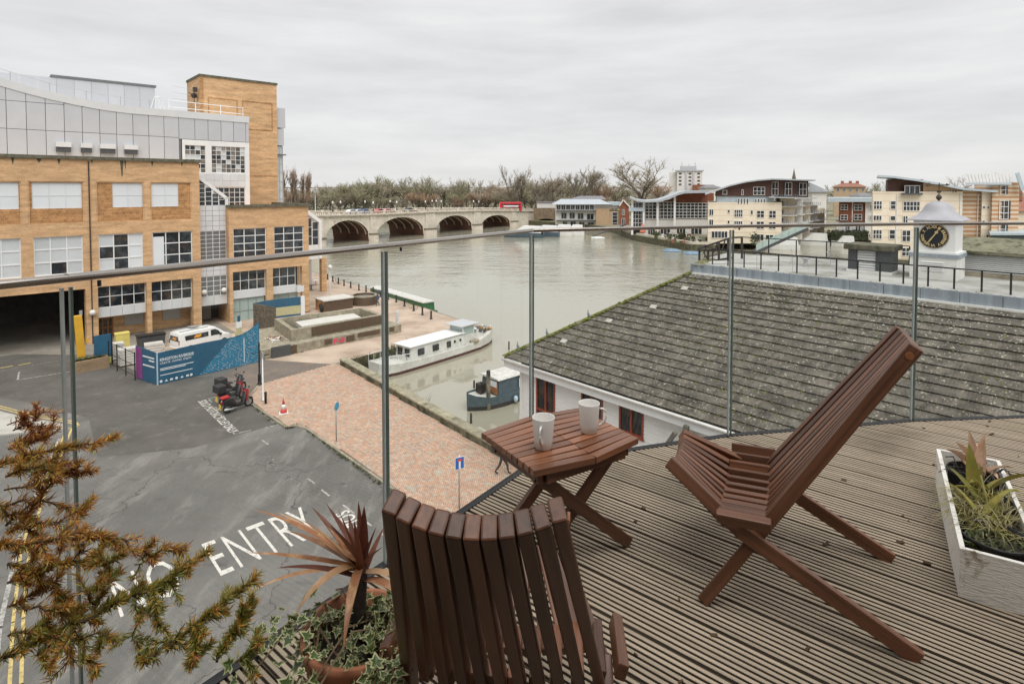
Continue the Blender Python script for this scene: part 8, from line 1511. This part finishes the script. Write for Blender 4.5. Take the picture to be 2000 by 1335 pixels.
for k, (px, w, h, lab) in enumerate(((1282, 1.2, 1.6, 'small green bush on the far terrace, left one'), (1314, 2.0, 1.8, 'green bush on the far terrace before the pale wall'), (1332, 1.2, 2.6, 'tall green bush on the far terrace'), (1214, 2.2, 1.4, 'dark bush drooping over the far quay near the pub'), (1476, 1.4, 3.2, 'spiky yellow green palm beside the cream apartments'), (1960, 2.6, 2.4, 'green bush at the foot of the orange banded wall'))):
    Y = {1214: 212, 1476: 158, 1960: 116}.get(px, 186 if px < 1300 else 172); t = thing('bush', lab, 'bush', (FX(px, Y), Y, .3)); m = MB(); leafcloud(m, 260, lambda: (R.gauss(0, w * .5), R.gauss(0, w * .4), abs(R.gauss(h * .55, h * .25))), .22, R); m.build('foliage', M['leafy'], t); MB().tube([(0, 0, 0), (0, 0, h * .6)], .08, 5).build('stem', M['rust'], t)
t = thing('terrace_wall', 'low pale wall along the far quay terrace', 'wall', (46, 176, .3)); m = MB()
for a, b in (((41.3, 194), (49.6, 161.5)), ((49.6, 161.5), (56, 159.5))): m.beam((a[0] - 46 + .8, a[1] - 176, .25), (b[0] - 46 + .8, b[1] - 176, .25), .8, .7)
m.build('wall_body', M['stone'], t)
R = random.Random(8); m = MB()
for _ in range(70): p = Vector((R.uniform(44, 58), R.uniform(163, 188), .3)); s = R.uniform(.4, 1.0); m.box(p.x, p.y, .3, p.x + s, p.y + s * .7, .3 + R.uniform(.5, 1.2), R.randrange(4))
m.build('terrace_furniture', [M['darkgrey'], M['brick_red'], M['white_dirty'], M['leafy']], kind='stuff')
# ---------- bare winter trees
def bark(name, c): return mk(name, c, .95, .25, .4, rnd=.18)
TM = [bark('grey_brown_twigs', (.33, .285, .215)), bark('olive_twigs', (.32, .305, .195)), bark('russet_twigs', (.38, .265, .18)), bark('pale_twigs', (.41, .365, .29)), bark('dark_bark', (.15, .125, .10))]
def bare_tree(seed, H=20., spread=1.0, kind='round', nt=7, fine=1.0):
    R = random.Random(seed); tb = MB(); tw = MB()
    def grow(p, d, L, r, lev):
        n = 3; pts = [p]; dd = d.copy()
        for i in range(n): dd = (dd + Vector((R.gauss(0, .13), R.gauss(0, .13), .05 if lev else .0))).normalized(); pts.append(pts[-1] + dd * L / n)
        (tb if lev < 3 else tw).tube(pts, [r, r * .88, r * .75, r * .6], 5 if lev < 2 else 3, cap=False)
        if lev >= 3:
            for _ in range(nt):
                b = pts[0].lerp(pts[-1], R.random()); q = (dd + Vector((R.gauss(0, .7), R.gauss(0, .7), R.gauss(.15, .5)))).normalized(); l = H * R.uniform(.035, .075) * fine; s = q.cross(Vector((R.gauss(0, 1), R.gauss(0, 1), R.gauss(0, 1)))).normalized() * H * .0022
                tw.add([b - s, b + s, b + q * l], [(0, 1, 2)])
                c = b + q * l * .5; q2 = (q + Vector((R.gauss(0, .6), R.gauss(0, .6), R.gauss(.1, .5)))).normalized(); tw.add([c - s * .8, c + s * .8, c + q2 * l * .7], [(0, 1, 2)])
            return
        k = R.randint(3, 5) if lev else (R.randint(6, 8) if kind == 'round' else 14)
        for i in range(k):
            t = R.uniform(.35, 1) if lev else R.uniform(.45 if kind == 'round' else .12, 1)
            j = min(n - 1, int(t * n)); b = pts[j].lerp(pts[j + 1], t * n - j); a = i * 2.4 + R.uniform(-.5, .5)
            if kind == 'round': e = R.uniform(.25, .95) if lev == 0 else R.uniform(.2, .8); q = (Vector((math.cos(a), math.sin(a), 0)) * spread * e + dd * (1.1 - .5 * e) + Vector((0, 0, .12))).normalized(); l = L * R.uniform(.62, .92) if lev == 0 else L * R.uniform(.5, .75)
            else: q = (Vector((math.cos(a), math.sin(a), 0)) * .22 + Vector((0, 0, 1))).normalized(); l = (H * .32 if lev == 0 else L * .6) * R.uniform(.7, 1)
            grow(b, q, l, r * (.5 if lev else .42), lev + 1)
    grow(Vector((0, 0, 0)), Vector((0, 0, 1)), H * (.42 if kind == 'round' else .75), H * .024, 0); return tb, tw
protos = []
for s, H, sp, kd, n, fi in ((1, 20, 1.0, 'round', 15, 1.0), (2, 20, 1.2, 'round', 15, 1.0), (3, 20, .8, 'round', 15, 1.0), (4, 20, 1.3, 'round', 16, 1.0), (5, 20, .6, 'round', 14, 1.1), (6, 20, .3, 'poplar', 6, .7)): tb, tw = bare_tree(s, H, sp, kd, n, fi); protos.append((tb, tw, max(v[2] for v in tw.v)))
_tm = {}
def plant(px, Y, ytop, p, mt, lab, wide=1.0, grp='bare trees beyond the river', z=.3):
    tb, tw, h = protos[p]; key = (p, mt)
    if key not in _tm: _tm[key] = (tb.mesh('trunk', TM[4] if mt != 3 else TM[0]), tw.mesh('crown', TM[mt]))
    t = thing('bare_tree' if p < 5 else 'poplar_tree', lab, 'tree', (FX(px, Y), Y, z), R.uniform(0, 6.28), grp); link('trunk', _tm[key][0], t); link('crown', _tm[key][1], t); s = (FZ(ytop, Y) - z) / h; t.scale = (s * wide, s * wide, s); return t
R = random.Random(99)
plant(1252, 285, 303, 3, 0, 'great spreading bare tree behind the glass restaurant, largest of all', 1.35); plant(1128, 330, 317, 1, 0, 'tall bare tree behind the white pub', 1.0); plant(1048, 300, 331, 1, 0, 'dark bare tree just right of the red bus', 1.15); plant(990, 330, 319, 4, 0, 'slim tall bare tree just left of the red bus', .8); plant(1012, 335, 334, 2, 1, 'bare tree between the slim tree and the red bus', .9); plant(1185, 340, 344, 0, 2, 'russet bare tree between the pub roof and the great tree', 1.2); plant(1295, 330, 336, 0, 2, 'russet bare tree right of the great tree', 1.1)
for k, (px, yt) in enumerate(((563, 322), (572, 320), (581, 324), (590, 330), (599, 327), (605, 333))): plant(px, 330, yt, 5, 2, 'tall narrow bare poplar, %s from the brick tower in its row' % ORD[k], .8, 'row of bare poplars')
kinds = ['grey brown bare tree in the wood beyond the bridge', 'olive tinted bare tree in the wood beyond the bridge', 'russet bare tree in the wood beyond the bridge', 'pale bare tree in the wood beyond the bridge']
px = 592
while px < 1215:
    top = lin([(592, 372), (640, 356), (680, 352), (735, 341), (800, 349), (850, 341), (880, 345), (920, 348), (960, 352), (1000, 352), (1080, 352), (1150, 346), (1215, 352)], px); mt = R.choice((0, 0, 1, 1, 1, 2, 3)); plant(px + R.uniform(-4, 4), R.uniform(350, 430), top + R.uniform(-5, 9), R.choice((0, 1, 2, 3, 4, 0)), mt, kinds[mt], R.uniform(1.0, 1.45)); px += R.uniform(8, 13)
for px in range(600, 1200, 30): mt = R.choice((1, 3, 2, 0)); plant(px + R.uniform(-8, 8), R.uniform(335, 345), R.uniform(366, 380), R.choice((0, 1, 3)), mt, kinds[mt].replace('bare tree in', 'low bare tree before'), 1.6)
for px, Y, yt, lab in ((1905, 190, 334, 'bare tree behind the seamed metal roof'), (1695, 380, 352, 'bare bushy tree behind the distant chimneyed house'), (1726, 260, 350, 'dark bare tree left of the curved metal roof'), (1968, 140, 440, 'small bare tree before the orange banded wall'), (1640, 400, 356, 'thin bare tree left of the chimneyed house')): plant(px, Y, yt, R.choice((0, 1, 3)), R.choice((0, 1)), lab, 1.2)
m = MB(); leafcloud(m, 42000, lambda: (lambda x: (x, R.uniform(438, 470), min(17, abs(R.gauss(0, 1)) * 6 + R.uniform(0, 9))))(R.uniform(-205, 120)), .5, R); leafcloud(m, 9000, lambda: (R.uniform(-175, 95), R.uniform(336, 352), abs(R.gauss(0, 1)) * 2.2), .4, R, 1); leafcloud(m, 3000, lambda: (lambda c: (c + R.gauss(0, 5), R.uniform(340, 360), abs(R.gauss(4, 3))))(R.choice((-150, -92, -35, 20, -120))), .45, R, 2)
m.build('woodland_undergrowth', [TM[0], TM[1], mk('evergreen', (.05, .065, .035), .95, .3, .5)], kind='stuff')
m = MB(); leafcloud(m, 9000, lambda: (lambda x: (x, 620 + R.uniform(0, 60), abs(R.gauss(0, 1)) * 5))(R.uniform(-100, 900)), 1.0, R); m.build('distant_woodland', TM[0], kind='stuff')
